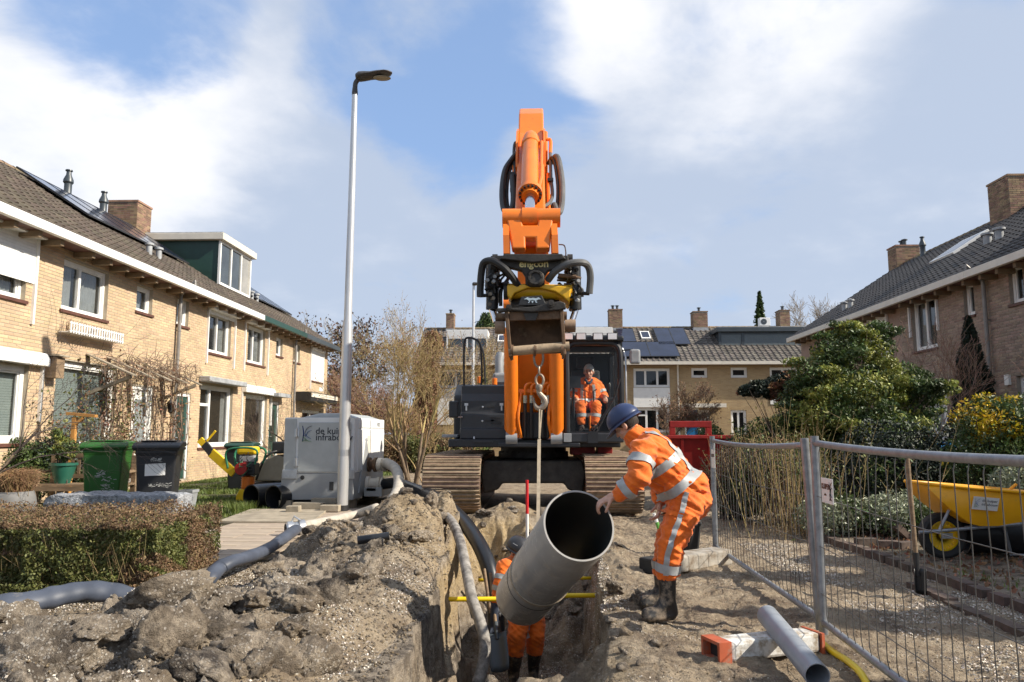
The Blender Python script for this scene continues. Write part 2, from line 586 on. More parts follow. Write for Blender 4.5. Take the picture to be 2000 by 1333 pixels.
def heap_z(x, y): return ground_z(x, y) + heap_h(x, y)
def top_z(x, y): return float(max(ground_z(x, y), heap_z(x, y)))
def axis(dense, coarse):
 a = np.unique(np.round(np.concatenate([np.arange(*d) for d in dense] + [np.array(coarse, float)]), 4))
 keep = [a[0]]
 for q in a[1:]:
  if q - keep[-1] > 0.008: keep.append(q)
 return np.array(keep)
gx = axis([(-6, 5.6, 0.04), (-1.25, -0.4, 0.014), (0.2, 1.0, 0.014), (1.0, 3.6, 0.025)],
   [-400, -200, -100, -60, -40, -30, -24, -20, -17, -14, -12, -10.5, -9, -8, -7.2, -6.5, 6.2, 7, 8, 9, 10, 11, 13, 16, 20, 26, 34, 45, 60, 100, 200, 400])
gy = axis([(2.4, 12.6, 0.03), (12.6, 20, 0.2)], [-60, -30, -15, -8, -4, -2, -.5, .6, 1.2, 1.8, 2.1, 21, 22, 24, 26, 29, 32, 36, 40, 46, 55, 70, 100, 160, 260, 420, 700])
def grid_mesh(name, xs, ys, zf, smooth=True):
 X, Y = np.meshgrid(xs, ys)
 Z = zf(X, Y)
 V = np.stack([X, Y, Z], -1).reshape(-1, 3)
 nx, ny = len(xs), len(ys)
 i = np.arange(ny - 1)[:, None] * nx + np.arange(nx - 1)[None]
 i = i.ravel()
 F = np.stack([i, i + 1, i + nx + 1, i + nx], 1)
 me = np_mesh(name, V, F, smooth)
 return me, X.ravel(), Y.ravel(), Z.ravel()
def zone_attr(me, rgba):
 at = me.attributes.new('zone', 'FLOAT_COLOR', 'POINT')
 at.data.foreach_set('color', np.asarray(rgba, np.float32).ravel())
def dirt_mat(name):
 m = bpy.data.materials.new(name)
 m.use_nodes = True
 N, L = m.node_tree.nodes, m.node_tree.links
 b = N['Principled BSDF']
 b.inputs['Specular IOR Level'].default_value = 0.25
 at = N.new('ShaderNodeAttribute'); at.attribute_name = 'zone'
 sp = N.new('ShaderNodeSeparateColor'); L.new(at.outputs['Color'], sp.inputs[0])
 tc = N.new('ShaderNodeNewGeometry'); vec = tc.outputs['Position']
 def noise(sc, det=6, ro=0.6, dist=0.0):
  n = N.new('ShaderNodeTexNoise')
  n.inputs['Scale'].default_value = sc; n.inputs['Detail'].default_value = det
  n.inputs['Roughness'].default_value = ro; n.inputs['Distortion'].default_value = dist
  L.new(vec, n.inputs['Vector']); return n.outputs['Fac']
 def rng(v, a, c, ta=0.0, tb=1.0):
  n = N.new('ShaderNodeMapRange')
  n.inputs['From Min'].default_value = a; n.inputs['From Max'].default_value = c
  n.inputs['To Min'].default_value = ta; n.inputs['To Max'].default_value = tb
  L.new(v, n.inputs['Value']); return n.outputs[0]
 def mix(f, a, c):
  n = N.new('ShaderNodeMix'); n.data_type = 'RGBA'
  if isinstance(f, float): n.inputs['Factor'].default_value = f
  else: L.new(f, n.inputs['Factor'])
  for k, q in (('A', a), ('B', c)):
   if isinstance(q, tuple): n.inputs[k].default_value = (*q, 1)
   else: L.new(q, n.inputs[k])
  return n.outputs['Result']
 def mul(a, c):
  n = N.new('ShaderNodeMath'); n.operation = 'MULTIPLY'
  for i, q in enumerate((a, c)):
   if isinstance(q, float): n.inputs[i].default_value = q
   else: L.new(q, n.inputs[i])
  return n.outputs[0]
 big, mid, fine = noise(1.7, 5), noise(7, 7, 0.65), noise(42, 6, 0.7)
 grit = noise(130, 4, 0.75)
 earth = mix(rng(mid, 0.40, 0.60), (0.15, 0.122, 0.095), (0.46, 0.385, 0.30))       # grey brown spoil
 earth = mix(rng(noise(3.3, 8, .68), 0.52, 0.60), earth, mix(rng(fine, .35, .65), (0.045, 0.037, 0.032), (0.12, 0.098, 0.08)))                         # peaty lumps
 sand = mix(rng(mid, 0.36, 0.66), (0.30, 0.225, 0.15), (0.54, 0.435, 0.305))            # road-bed sand
 sand = mix(rng(noise(3.1, 8, 0.72), 0.50, 0.62), sand, (0.21, 0.158, 0.112))
 yel = mix(rng(mid, 0.35, 0.65), (0.40, 0.285, 0.145), (0.60, 0.46, 0.27))
 grass = mix(rng(mid, 0.4, 0.6), (0.06, 0.085, 0.02), (0.14, 0.135, 0.055))
 c = mix(sp.outputs[0], earth, sand)
 c = mix(sp.outputs[1], c, yel)
 c = mix(sp.outputs[2], c, grass)
 c = mix(mul(rng(fine, 0.40, 0.62), 0.6), c, mix(0.6, c, (0.08, 0.064, 0.05)))
 # crushed shells: pale flecks
 vo = N.new('ShaderNodeTexVoronoi'); vo.inputs['Scale'].default_value = 66; L.new(vec, vo.inputs['Vector'])
 pick = N.new('ShaderNodeSeparateColor'); L.new(vo.outputs['Color'], pick.inputs[0])
 fl = mul(rng(vo.outputs['Distance'], 0.44, 0.32), rng(pick.outputs[0], 0.42, 0.48))
 patch = rng(noise(2.6, 7, 0.7), 0.46, 0.60)
 c = mix(mul(mul(fl, at.outputs['Alpha']), patch), c, (0.68, 0.63, 0.56))
 vo2 = N.new('ShaderNodeTexVoronoi'); vo2.inputs['Scale'].default_value = 46; L.new(vec, vo2.inputs['Vector'])
 p2 = N.new('ShaderNodeSeparateColor'); L.new(vo2.outputs['Color'], p2.inputs[0])
 f2 = mul(rng(vo2.outputs['Distance'], 0.36, 0.28), rng(p2.outputs[1], 0.86, 0.88))
 c = mix(mul(mul(f2, at.outputs['Alpha']), 0.8), c, (0.50, 0.45, 0.40))
 L.new(c, b.inputs['Base Color'])
 L.new(rng(mid, 0.3, 0.7, 0.95, 0.75), b.inputs['Roughness'])
 def add(a, c_):
  n = N.new('ShaderNodeMath'); n.operation = 'ADD'; L.new(a, n.inputs[0]); L.new(c_, n.inputs[1]); return n.outputs[0]
 h = add(add(mul(mid, 1.0), mul(fine, 0.55)), mul(grit, 0.25))
 h = add(h, mul(mul(fl, patch), 0.15))
 bp = N.new('ShaderNodeBump'); bp.inputs['Strength'].default_value = 1.0; bp.inputs['Distance'].default_value = 0.06
 L.new(h, bp.inputs['Height']); L.new(bp.outputs[0], b.inputs['Normal'])
 MATS[name] = m
 return m
M_dirt = dirt_mat('soil')
me, X, Y, Z = grid_mesh('ground', gx, gy, ground_z)
d = trench_depth(X, Y)
sandz = sstep(0.2, 0.9, X) * (1 - sstep(40, 60, np.abs(X))) * (1 - 0.85 * sstep(3.4, 3.6, X))
pave = sstep(-4.35, -4.2, X) * (1 - sstep(-1.9, -1.5, X))
sandz = np.maximum(sandz, pave * 0.95)
sandz = np.maximum(sandz, (np.abs(X) < 3) * (Y > 11) * 0.9)
wallm = sstep(0.03, 0.15, d) * (1 - sstep(TD - 0.2, TD - 0.03, d))
sandz = np.maximum(sandz * (1 - 0.4 * wallm * (X > 0)), sstep(.02, .2, d) * np.clip(.55 + .6 * np.sin(d * 11 + 3 * fbm(X * 1.5, Y * 1.5, 3, 68)) * wallm, .05, .9))
yelz = wallm * (X < 0) * sstep(6.2, 7.4, Y) * (1 - sstep(0.55, 0.9, d)) * 0.95
yelz = np.maximum(yelz, 0.3 * sstep(10.2, 11, Y) * np.exp(-((X + 0.4) / 0.9) ** 2) * (Y < 12))
yelz = np.maximum(yelz, 0.6 * np.exp(-((X - xr(Y) - 0.05) / 0.12) ** 2) * vnoise(X * 3, Y * 1.2, 61) * (Y > 2) * (Y < 11))
grz = sstep(-4.2, -4.45, X) + sstep(3.6, 4.3, X) * 0.35
grz = np.clip(grz + (fbm(X * 1.4, Y * 1.4, 4, 62)) * (grz > 0) * 0.9 - 0.15 * (grz > 0), 0, 1)
grz = np.where((np.abs(X) > 25) | (Y > 60) | (Y < -10), 1.0, grz)
shell = np.clip(sstep(TD - 0.15, TD - 0.02, d) * 1.0 + sstep(2.3, 3.3, X) * (X < 3.5) * 0.9 + 0.25 * (X > 0.3) + wallm * 0.4, 0, 1)
zone_attr(me, np.stack([sandz, yelz, grz, shell], 1))
ground = link('ground', me, M_dirt)
tag(ground, 'sandy broken-up street with an open trench down its middle', 'ground', kind='structure')
# ---- spoil heap along the left of the trench
hx, hy = np.arange(-4.6, -0.55, 0.018), np.arange(2.6, 10.9, 0.021)
me, X, Y, Z = grid_mesh('spoil_heap', hx, hy, heap_z)
hh = heap_h(X, Y)
ysand = np.clip(sstep(6.6, 7.6, Y) * sstep(-2.1, -1.5, X) + 0.4 * sstep(6.6, 7.4, Y), 0, 1)
bank = sstep(-1.95, -1.35, X + .25 * fbm(X * 1.5, Y * 1.5, 2, 49)) * (1 - sstep(7.0, 7.8, Y))
sd = np.clip(0.65 * sstep(6.4, 7.6, Y) + 0.9 * bank + 0.35 * fbm(X * 1.3, Y * 1.3, 3, 71), 0, 1)
sh = np.clip(1.0 * (1 - sstep(6.6, 7.6, Y)) * (1 - .6 * bank) + 0.35 * (fbm(X * 2, Y * 2, 3, 72) > 0.1), 0, 1)
zone_attr(me, np.stack([sd, ysand * 0.35 * (X > -1.6), hh * 0, sh], 1))
heap = link('spoil_heap', me, M_dirt)
tag(heap, 'long heap of lumpy grey-brown soil dug from the trench', 'soil heap')
from mathutils import noise as mnoise
# clods on the heap and along the trench: shared lump meshes
rng = random.Random(5)
def lump_mesh(name, seed, sub=3, amp=0.35, flat=0.75, zone=(0.2, 0, 0, 0.8)):
 bm = bmesh.new()
 bmesh.ops.create_icosphere(bm, subdivisions=sub, radius=1)
 co = np.array([v.co[:] for v in bm.verts])
 nz = lambda f, k: np.array([mnoise.noise(Vector(c) * f + Vector((seed * 7.3, k, seed))) for c in co])
 r = 1 + amp * 1.2 * nz(1.1, 0) + .30 * nz(2.6, 3) + .17 * (1 - 2.2 * np.abs(nz(5.0, 9))) + (.20 * nz(8, 5) + .17 * nz(15, 2) + .11 * nz(29, 4) if sub > 2 else .2 * nz(8, 5))
 # a few flat break faces
 rs = np.random.RandomState(seed)
 q = co * r[:, None]
 for k in range(5):
  n = rs.normal(size=3); n /= np.linalg.norm(n)
  dd = q @ n - rs.uniform(0.5, 0.8)
  q = q - np.maximum(dd, 0)[:, None] * n[None] * 0.7
 for v, p in zip(bm.verts, q):
  v.co = (p[0], p[1] * 0.85, p[2] * flat)
 me = bpy.data.meshes.new(name)
 bm.to_mesh(me); bm.free()
 me.polygons.foreach_set('use_smooth', [True] * len(me.polygons))
 zone_attr(me, np.tile(np.array(zone, float), (len(me.vertices), 1)))
 me.materials.append(M_dirt)
 return me
big_l = [lump_mesh('clod', s, 4, zone=z) for s, z in ((1, (.1, 0, 0, .9)), (2, (.3, 0, 0, .9)), (3, (0, 0, 0, .35)), (4, (.45, 0, 0, .8)), (5, (.2, 0, 0, 1)))]
sml_l = [lump_mesh('clod', s, 2, zone=z) for s, z in ((11, (.1, 0, 0, .9)), (12, (.4, 0, 0, .6)), (13, (0, 0, 0, .3)), (14, (.6, 0, 0, .4)), (15, (.3, 0, 0, .9)))]
def clod(x, y, r, parent, me=None, sink=0.35, tilt=0.6):
 me = me or rng.choice(sml_l if r < 0.07 else big_l)
 o = link('clod', me, None, parent)
 z = top_z(x, y)
 M = Matrix.Translation((x, y, z + r * (0.6 - sink))) @ Matrix.Rotation(rng.uniform(0, 6.3), 4, 'Z') @ Matrix.Rotation(rng.uniform(-tilt, tilt), 4, 'X') \
  @ Matrix.Diagonal((r * rng.uniform(0.85, 1.35), r, r * rng.uniform(0.7, 1.0), 1))
 return place(o, M)
for px, py, Yd, r, k in ((335, 1190, 4.5, 0.17, 4), (255, 1245, 4.0, 0.15, 2), (590, 1165, 5.4, 0.20, 2), (700, 1155, 5.7, 0.15, 1),
       (555, 1235, 4.7, 0.13, 0), (430, 1180, 4.9, 0.15, 3), (620, 1120, 6.1, 0.22, 2), (720, 1110, 6.4, 0.16, 2), (560, 1095, 6.9, 0.17, 2),
       (60, 1260, 3.8, 0.17, 1), (150, 1290, 3.6, 0.2, 0), (480, 1290, 3.9, 0.16, 4), (600, 1300, 4.0, 0.15, 1), (380, 1210, 4.3, 0.17, 2),
       (820, 1040, 8.0, 0.13, 3), (760, 1030, 7.9, 0.12, 2), (690, 1030, 8.2, 0.13, 3), (640, 1060, 7.6, 0.11, 1), (730, 1075, 7.2, 0.10, 2),
       (500, 1145, 5.4, 0.13, 3), (840, 1000, 9.0, 0.14, 3)):
 p = P(px, py, Yd)
 clod(p.x, p.y, r, heap, big_l[k], 0.5)
for px, py, Yd, r, k in ((300, 1215, 4.35, .2, 4), (395, 1190, 4.55, .19, 0), (215, 1265, 3.95, .2, 1), (330, 1285, 3.85, .19, 4), (450, 1255, 4.15, .18, 0), (110, 1225, 4.1, .19, 3), (20, 1215, 4.05, .2, 4), (530, 1285, 3.95, .15, 1),
       (270, 1180, 4.75, .15, 3), (480, 1195, 4.75, .16, 4), (90, 1300, 3.65, .18, 0), (400, 1320, 3.6, .17, 2), (640, 1215, 4.9, .13, 2), (560, 1180, 5.2, .15, 4)):
 p = P(px, py, Yd)
 clod(p.x, p.y, r, heap, big_l[k], .62, 1.2)
for i in range(85):
 while True:
  x, y = rng.uniform(-3.9, -1.3), rng.uniform(3.0, 5.6)
  if heap_h(x, y) > .04: break
 clod(x, y, rng.uniform(.05, .11), heap, rng.choice(big_l), .3, 1.2)
for i in range(160):
 while True:
  x, y = rng.uniform(-4.2, -0.85), rng.uniform(2.9, 10.2)
  if heap_h(x, y) > 0.05 and not (x > -1.6 and y < 7.2 and rng.random() < .75): break
 clod(x, y, rng.choice((0.025, 0.03, 0.04, 0.05, 0.065, 0.085)) * (1.0 if y > 6 else 1.15), heap)
for i in range(60):        # lip of the trench on the right, trench floor
 y = rng.uniform(3.6, 10.5)
 if rng.random() < 0.6: x = float(xr(y)) + abs(rng.gauss(0.1, 0.12))
 else: x = rng.uniform(float(xl(y)) + .25, float(xr(y)) - 0.15)
 if 0.62 < x < 1.25 and 4.9 < y < 6.3: continue
 clod(x, y, rng.choice((0.02, 0.025, 0.035, 0.05)), ground)
for i in range(45):
 clod(rng.uniform(-1.1, .6), rng.uniform(9.4, 11.3), rng.choice((.04, .05, .07, .09)), ground, rng.choice(big_l), .45, 1.2)
clod(0.78, 5.75, 0.12, ground, big_l[2], 0.4)
clod(0.62, 6.15, 0.10, ground, big_l[0], 0.4)
def crumbs(name, n, sampler, smin, smax, zone, parent, seed):
 rs = np.random.RandomState(seed)
 xy = sampler(rs, n)
 z = np.maximum(ground_z(xy[:, 0], xy[:, 1]), heap_z(xy[:, 0], xy[:, 1]))
 n = len(xy)
 s = rs.uniform(smin, smax, n) ** 1.0
 base = np.array([[1, 0, 0], [-.5, .87, 0], [-.5, -.87, 0], [0.1, 0, 1], [0, 0.1, -.8]])
 ang = rs.uniform(0, 6.28, n)
 V = np.empty((n, 5, 3))
 jit = rs.uniform(0.6, 1.3, (n, 5, 3))
 b = base[None] * jit
 c_, s_ = np.cos(ang)[:, None], np.sin(ang)[:, None]
 V[:, :, 0] = (b[:, :, 0] * c_ - b[:, :, 1] * s_) * s[:, None] + xy[:, 0:1]
 V[:, :, 1] = (b[:, :, 0] * s_ + b[:, :, 1] * c_) * s[:, None] + xy[:, 1:2]
 V[:, :, 2] = b[:, :, 2] * s[:, None] * 0.7 + (z + s * 0.2)[:, None]
 f = np.array([[0, 1, 3], [1, 2, 3], [2, 0, 3], [1, 0, 4], [2, 1, 4], [0, 2, 4]])
 F = (f[None] + (np.arange(n) * 5)[:, None, None]).reshape(-1, 3)
 me = np_mesh(name, V.reshape(-1, 3), F)
 zz = np.repeat(np.where(rs.rand(n, 1) < zone[1], np.array([[0.9, 0.35, 0, 0]]), np.array([[zone[0], 0, 0, 0.5]])), 5, 0)
 zone_attr(me, zz)
 o = link(name, me, M_dirt, parent)
 o['kind'] = 'stuff'
 return o
crumbs('crumbs', 26000, lambda rs, n: np.stack([rs.uniform(-4.3, -0.8, n), rs.uniform(2.9, 10.4, n)], 1), 0.004, 0.017, (0.15, 0.25), heap, 3)
crumbs('crumbs', 16000, lambda rs, n: np.stack([rs.uniform(-0.7, 3.4, n), rs.uniform(3.2, 11.6, n)], 1), 0.002, 0.009, (0.5, 0.4), ground, 4)
# crushed shell and gravel: floor of the trench, kerb side, heap
M_shell = mat('crushed_shell', (0.50, 0.455, 0.39), 0.8, var=0.3, isl=0.45, scale=30)
def flecks(name, n, sampler, smin, smax, parent, seed):
 rs = np.random.RandomState(seed)
 xy = sampler(rs, n)
 n = len(xy)
 z = np.maximum(ground_z(xy[:, 0], xy[:, 1]), heap_z(xy[:, 0], xy[:, 1]))
 s = rs.uniform(smin, smax, n)
 u = rs.normal(size=(n, 3)); u[:, 2] *= 0.5; u /= np.linalg.norm(u, axis=1)[:, None]
 w = np.cross(u, rs.normal(size=(n, 3))); w /= np.linalg.norm(w, axis=1)[:, None]
 c = np.stack([xy[:, 0], xy[:, 1], z + s * 0.35], 1)
 V = np.stack([c + u * s[:, None], c + w * s[:, None] * .7, c - u * s[:, None], c - w * s[:, None] * .7, c + np.cross(u, w) * s[:, None] * .5], 1)
 f = np.array([[0, 1, 4], [1, 2, 4], [2, 3, 4], [3, 0, 4]])
 F = (f[None] + (np.arange(n) * 5)[:, None, None]).reshape(-1, 3)
 o = link(name, np_mesh(name, V.reshape(-1, 3), F), M_shell, parent)
 o['kind'] = 'stuff'
def patchy(x0, x1, y0, y1, thr, seed):
 def f(rs, n):
  q = np.stack([rs.uniform(x0, x1, n * 3), rs.uniform(y0, y1, n * 3)], 1)
  k = fbm(q[:, 0] * 1.6, q[:, 1] * 1.6, 4, seed) > thr
  return q[k][:n]
 return f
flecks('shell_flecks', 19000, patchy(-4.3, -0.9, 2.9, 6.6, 0.0, 81), 0.003, 0.011, heap, 31)
flecks('shell_flecks', 5000, patchy(-3, -1.0, 6.6, 8.4, 0.05, 82), 0.003, 0.009, heap, 32)
flecks('gravel', 16000, lambda rs, n: np.stack([rs.uniform(-0.6, 0.65, n), rs.uniform(5.5, 10.6, n)], 1), 0.004, 0.012, ground, 33)
flecks('gravel', 12000, patchy(2.3, 3.5, 3.0, 9.0, 0.0, 83), 0.003, 0.011, ground, 34)
flecks('gravel', 5000, patchy(0.45, 2.4, 3.3, 9.0, 0.12, 84), 0.002, 0.007, ground, 35)
# ================================================================== HOUSES
M_brickL = mat('brick_tan', (0.53, 0.39, 0.24), 0.85, var=0.10, scale=1.2, isl=0.13, bump=0.25, bscale=90)
M_brickR = mat('brick_brown', (0.31, 0.23, 0.17), 0.85, var=0.14, scale=3, isl=0.22, bump=0.25, bscale=90)
M_brickC = mat('brick_chimney', (0.25, 0.165, 0.10), 0.9, var=0.25, scale=5, isl=0.3, dirt=0.30, dirtcol=(0.30, 0.25, 0.04), dscale=3)
M_mortar = mat('mortar', (0.40, 0.345, 0.265), 0.95, var=0.1, scale=10, bump=0.2)
M_mortarR = mat('mortar_grey', (0.30, 0.26, 0.215), 0.95, var=0.1, scale=10, bump=0.2)
M_white = mat('white_paint', (0.78, 0.77, 0.74), 0.4, var=0.05, scale=4, dirt=0.12, dirtcol=(0.5, 0.47, 0.42), dscale=2)
M_cream = mat('cream_paint', (0.66, 0.61, 0.52), 0.5, var=0.07, scale=3, dirt=0.15, dirtcol=(0.42, 0.37, 0.30), dscale=2)
M_dgreen = mat('dark_green_paint', (0.018, 0.055, 0.042), 0.4, var=0.15, scale=3)
M_dgrey = mat('dark_grey_paint', (0.05, 0.062, 0.072), 0.4, var=0.12, scale=3)
M_sill = mat('brown_sill', (0.11, 0.045, 0.03), 0.6, var=0.2)
M_tileL = mat('roof_tile_brown', (0.085, 0.068, 0.05), 0.85, var=0.25, scale=2.5, isl=0.32, dirt=0.33, dirtcol=(0.23, 0.19, 0.07), dscale=2.2)
M_tileR = mat('roof_tile_dark', (0.045, 0.040, 0.038), 0.6, var=0.25, scale=2.5, isl=0.22)
M_tileB = mat('roof_tile_grey', (0.105, 0.092, 0.078), 0.8, var=0.3, scale=2.5, isl=0.3, dirt=0.25, dirtcol=(0.26, 0.24, 0.17), dscale=2.5)
M_ridge = mat('mossy_ridge_tile', (0.20, 0.15, 0.09), 0.9, var=0.2, isl=0.2, dirt=0.45, dirtcol=(0.38, 0.30, 0.08), dscale=4)
M_under = mat('roof_felt', (0.03, 0.026, 0.022), 0.9)
M_solar = mat('solar_cell', (0.012, 0.017, 0.04), 0.12, var=0.3, scale=1.5, spec=0.6, rvar=0.03)
M_alu = mat('aluminium', (0.55, 0.56, 0.57), 0.38, metal=0.85, var=0.08)
M_zinc = mat('zinc_pipe', (0.24, 0.225, 0.21), 0.55, metal=0.35, var=0.15)
M_shut = mat('roller_shutter', (0.80, 0.79, 0.76), 0.45, var=0.04)
M_pane = glass_mat('window_glass', opac=0.12, col=(0.05, 0.055, 0.055), ior=1.5)
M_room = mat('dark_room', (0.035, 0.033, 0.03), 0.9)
M_curt = mat('curtain', (0.42, 0.40, 0.36), 0.9, var=0.1, scale=8)
M_blind = mat('slatted_blind', (0.62, 0.66, 0.58), 0.7, var=0.04)
M_blue = mat('blue_door_paint', (0.01, 0.13, 0.30), 0.4, var=0.08)
M_dark = mat('black_paint', (0.02, 0.02, 0.021), 0.5, var=0.2)
M_raft = mat('rafter_wood', (0.22, 0.16, 0.10), .8, var=.15)
M_lead = mat('lead_flashing', (0.33, 0.34, 0.35), 0.6, var=0.2)
class House:
 def __init__(s, name, label, side, u0, u1, group, ze=5.2, zr=7.8, depth=8.0, plane=None, brick='tex', tiles='joined',
     fascia=None, brickm=None, tilem=None, mortar=None, ends=(True, True), soffit=True):
  s.side, s.u0, s.u1, s.ze, s.zr, s.depth = side, u0, u1, ze, zr, depth
  f = plane
  s.M = {'L': Matrix(((0, 1, 0, f), (1, 0, 0, 0), (0, 0, 1, 0), (0, 0, 0, 1))),
    'R': Matrix(((0, -1, 0, f), (1, 0, 0, 0), (0, 0, 1, 0), (0, 0, 0, 1))),
    'B': Matrix(((1, 0, 0, 0), (0, -1, 0, f), (0, 0, 1, 0), (0, 0, 0, 1)))}[side]
  s.o = thing(name, label, 'house', s.M @ Vector(((u0 + u1) / 2, 0, 0)), group)
  s.brick, s.tiles = brick, tiles
  s.brickm, s.tilem, s.mortar = brickm, tilem, mortar
  s.fascia = fascia or M_white
  s.open = []
  s.ends = ends
 def mb(s): return MB(s.M)
 def px(s, a, b):       # pixel box -> u0,u1,z0,z1 on the facade
  q = []
  for (x, y) in (a, b):
   if s.side == 'B':
    p = P(x, y, s.M[1][3]); q.append((p.x, p.z))
   else:
    p = PX(x, y, s.M[0][3]); q.append((p.y, p.z))
  return min(q[0][0], q[1][0]), max(q[0][0], q[1][0]), min(q[0][1], q[1][1]), max(q[0][1], q[1][1])
 def window(s, u0, u1, z0, z1, split=(0.5,), bars=(), glass=None, curtain=None, blind=None, frame=None, fw=0.07, sill=True, recess=0.09, name='window',
    panel=None, label=None):
  s.open.append((u0, u1, z0, z1))
  fm = frame or M_white
  m = s.mb()
  r = -recess
  for a, b, c, d in ((u0, u0 + fw, z0, z1), (u1 - fw, u1, z0, z1), (u0 + fw, u1 - fw, z0, z0 + fw), (u0 + fw, u1 - fw, z1 - fw, z1)):
   m.bx(a, b, r - 0.07, r + 0.012, c, d)
  us = [u0 + fw] + [u0 + (u1 - u0) * t for t in split] + [u1 - fw]
  for t in split:
   c = u0 + (u1 - u0) * t
   m.bx(c - fw * 0.55, c + fw * 0.55, r - 0.068, r + 0.009, z0 + fw, z1 - fw)
  for (i, t) in bars:
   c = z0 + (z1 - z0) * t
   m.bx(us[i], us[i + 1], r - 0.066, r + 0.007, c - fw * 0.45, c + fw * 0.45)
  # casement rims
  for i in range(len(us) - 1):
   a, b = us[i], us[i + 1]
   e = 0.035
   for q in ((a, a + e, z0 + fw, z1 - fw), (b - e, b, z0 + fw, z1 - fw), (a + e, b - e, z0 + fw, z0 + fw + e), (a + e, b - e, z1 - fw - e, z1 - fw)):
    m.bx(q[0], q[1], r - 0.06, r - 0.012, q[2], q[3])
  w = m.build(name, fm, s.o, bevel=0.006, seg=1)
  if label: w['label'] = label
  for i in range(len(us) - 1):
   g = s.mb()
   g.bx(us[i], us[i + 1], r - 0.05, r - 0.043, z0 + fw, z1 - fw)
   g.build('pane', glass or M_pane, w)
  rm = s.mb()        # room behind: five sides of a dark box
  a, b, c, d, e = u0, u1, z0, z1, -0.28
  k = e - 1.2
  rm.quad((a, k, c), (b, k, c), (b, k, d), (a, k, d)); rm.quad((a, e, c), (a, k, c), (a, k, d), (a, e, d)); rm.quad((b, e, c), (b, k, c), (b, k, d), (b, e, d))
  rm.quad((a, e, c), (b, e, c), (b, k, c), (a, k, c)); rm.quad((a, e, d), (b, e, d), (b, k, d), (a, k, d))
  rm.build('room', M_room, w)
  if curtain:        # pleated cloth, one side or both
   for (ca, cb) in curtain:
    cm = s.mb()
    n = max(6, int((cb - ca) / 0.05))
    for i in range(n):
     p, q = ca + (cb - ca) * i / n, ca + (cb - ca) * (i + 1) / n
     w0 = -0.22 + (0.025 if i % 2 else 0)
     w1 = -0.22 + (0 if i % 2 else 0.025)
     cm.quad((p, w0, z0 + .03), (q, w1, z0 + .03), (q, w1, z1 - .03), (p, w0, z1 - .03))
    cm.build('curtain', M_curt, w, smooth=True)
  if blind:
   cm = s.mb()
   zz = z0 + (z1 - z0) * (1 - blind)
   n = int((z1 - zz) / 0.045)
   for i in range(n):
    z = zz + (z1 - zz) * i / n
    cm.quad((u0 + fw, -0.20, z), (u1 - fw, -0.20, z), (u1 - fw, -0.185, z + 0.042), (u0 + fw, -0.185, z + 0.042))
   cm.build('blind', M_blind, w)
  if sill:
   sm = s.mb()
   sm.bx(u0 - 0.04, u1 + 0.04, -0.14, 0.045, z0 - 0.06, z0 - 0.003)
   sm.build('sill', M_sill, w)
  return w
 def shutter(s, u0, u1, z1, h=0.26, d=0.2, drop=None):
  m = s.mb()
  m.prism([(0.004, 0), (d, 0), (d, h * .55), (d * .6, h), (0.004, h)], (u0, 0, z1), (0, 1, 0), (0, 0, 1), (u1 - u0, 0, 0))
  b = m.build('shutter_box', M_shut, s.o, bevel=0.012)
  for q in (u0, u1 - 0.05): s.mb().bx(q, q + 0.05, 0.004, 0.06, z1 - (drop[0] if drop else 1.0), z1 - 0.002).build('guide_rail', M_shut, b)
  if drop:
   m = s.mb()
   n = int(drop[1] / 0.055)
   for i in range(n):
    z = z1 - (i + 1) * 0.055
    m.bx(u0 + 0.05, u1 - 0.05, 0.012, 0.03, z + 0.004, z + 0.054)
   m.build('shutter_slats', M_shut, b)
 def door(s, u0, u1, z0, z1, m_, glaz=None, handle=True):
  s.open.append((u0 - 0.08, u1 + 0.08, z0, z1 + 0.08))
  m = s.mb()
  for q in (u0 - 0.08, u1): m.bx(q, q + 0.08, -0.12, -0.02, z0, z1)
  m.bx(u0 - 0.08, u1 + 0.08, -0.12, -0.02, z1, z1 + 0.08)
  f = m.build('door_frame', M_white, s.o, bevel=0.006, seg=1)
  m = s.mb()
  m.bx(u0 + .003, u1 - .003, -0.11, -0.05, z0, z1 - .003)
  dr = m.build('door', m_, s.o, bevel=0.006, seg=1)
  if glaz:
   m = s.mb()
   m.bx(u0 + (u1 - u0) * glaz[0], u0 + (u1 - u0) * glaz[1], -0.049, -0.044, z0 + (z1 - z0) * glaz[2], z0 + (z1 - z0) * glaz[3])
   m.build('pane', M_pane, dr)
  m = s.mb()
  m.cyl((u0 + .1, -.05, z0 + 1.05), (u0 + .1, .0, z0 + 1.05), .012, n=8)
  m.cyl((u0 + .1, .0, z0 + 1.05), (u0 + .22, .0, z0 + 1.05), .012, n=8)
  m.build('handle', M_alu, dr)
  return dr
 def cells(s, u0, u1, z0, z1):
  us = sorted({u0, u1, *[min(max(q, u0), u1) for o in s.open for q in o[:2]]})
  zs = sorted({z0, z1, *[min(max(q, z0), z1) for o in s.open for q in o[2:]]})
  for i in range(len(us) - 1):
   for j in range(len(zs) - 1):
    cu, cz = (us[i] + us[i + 1]) / 2, (zs[j] + zs[j + 1]) / 2
    if us[i + 1] - us[i] < 1e-5 or zs[j + 1] - zs[j] < 1e-5: continue
    if any(a < cu < b and c < cz < d for a, b, c, d in s.open): continue
    yield us[i], us[i + 1], zs[j], zs[j + 1]
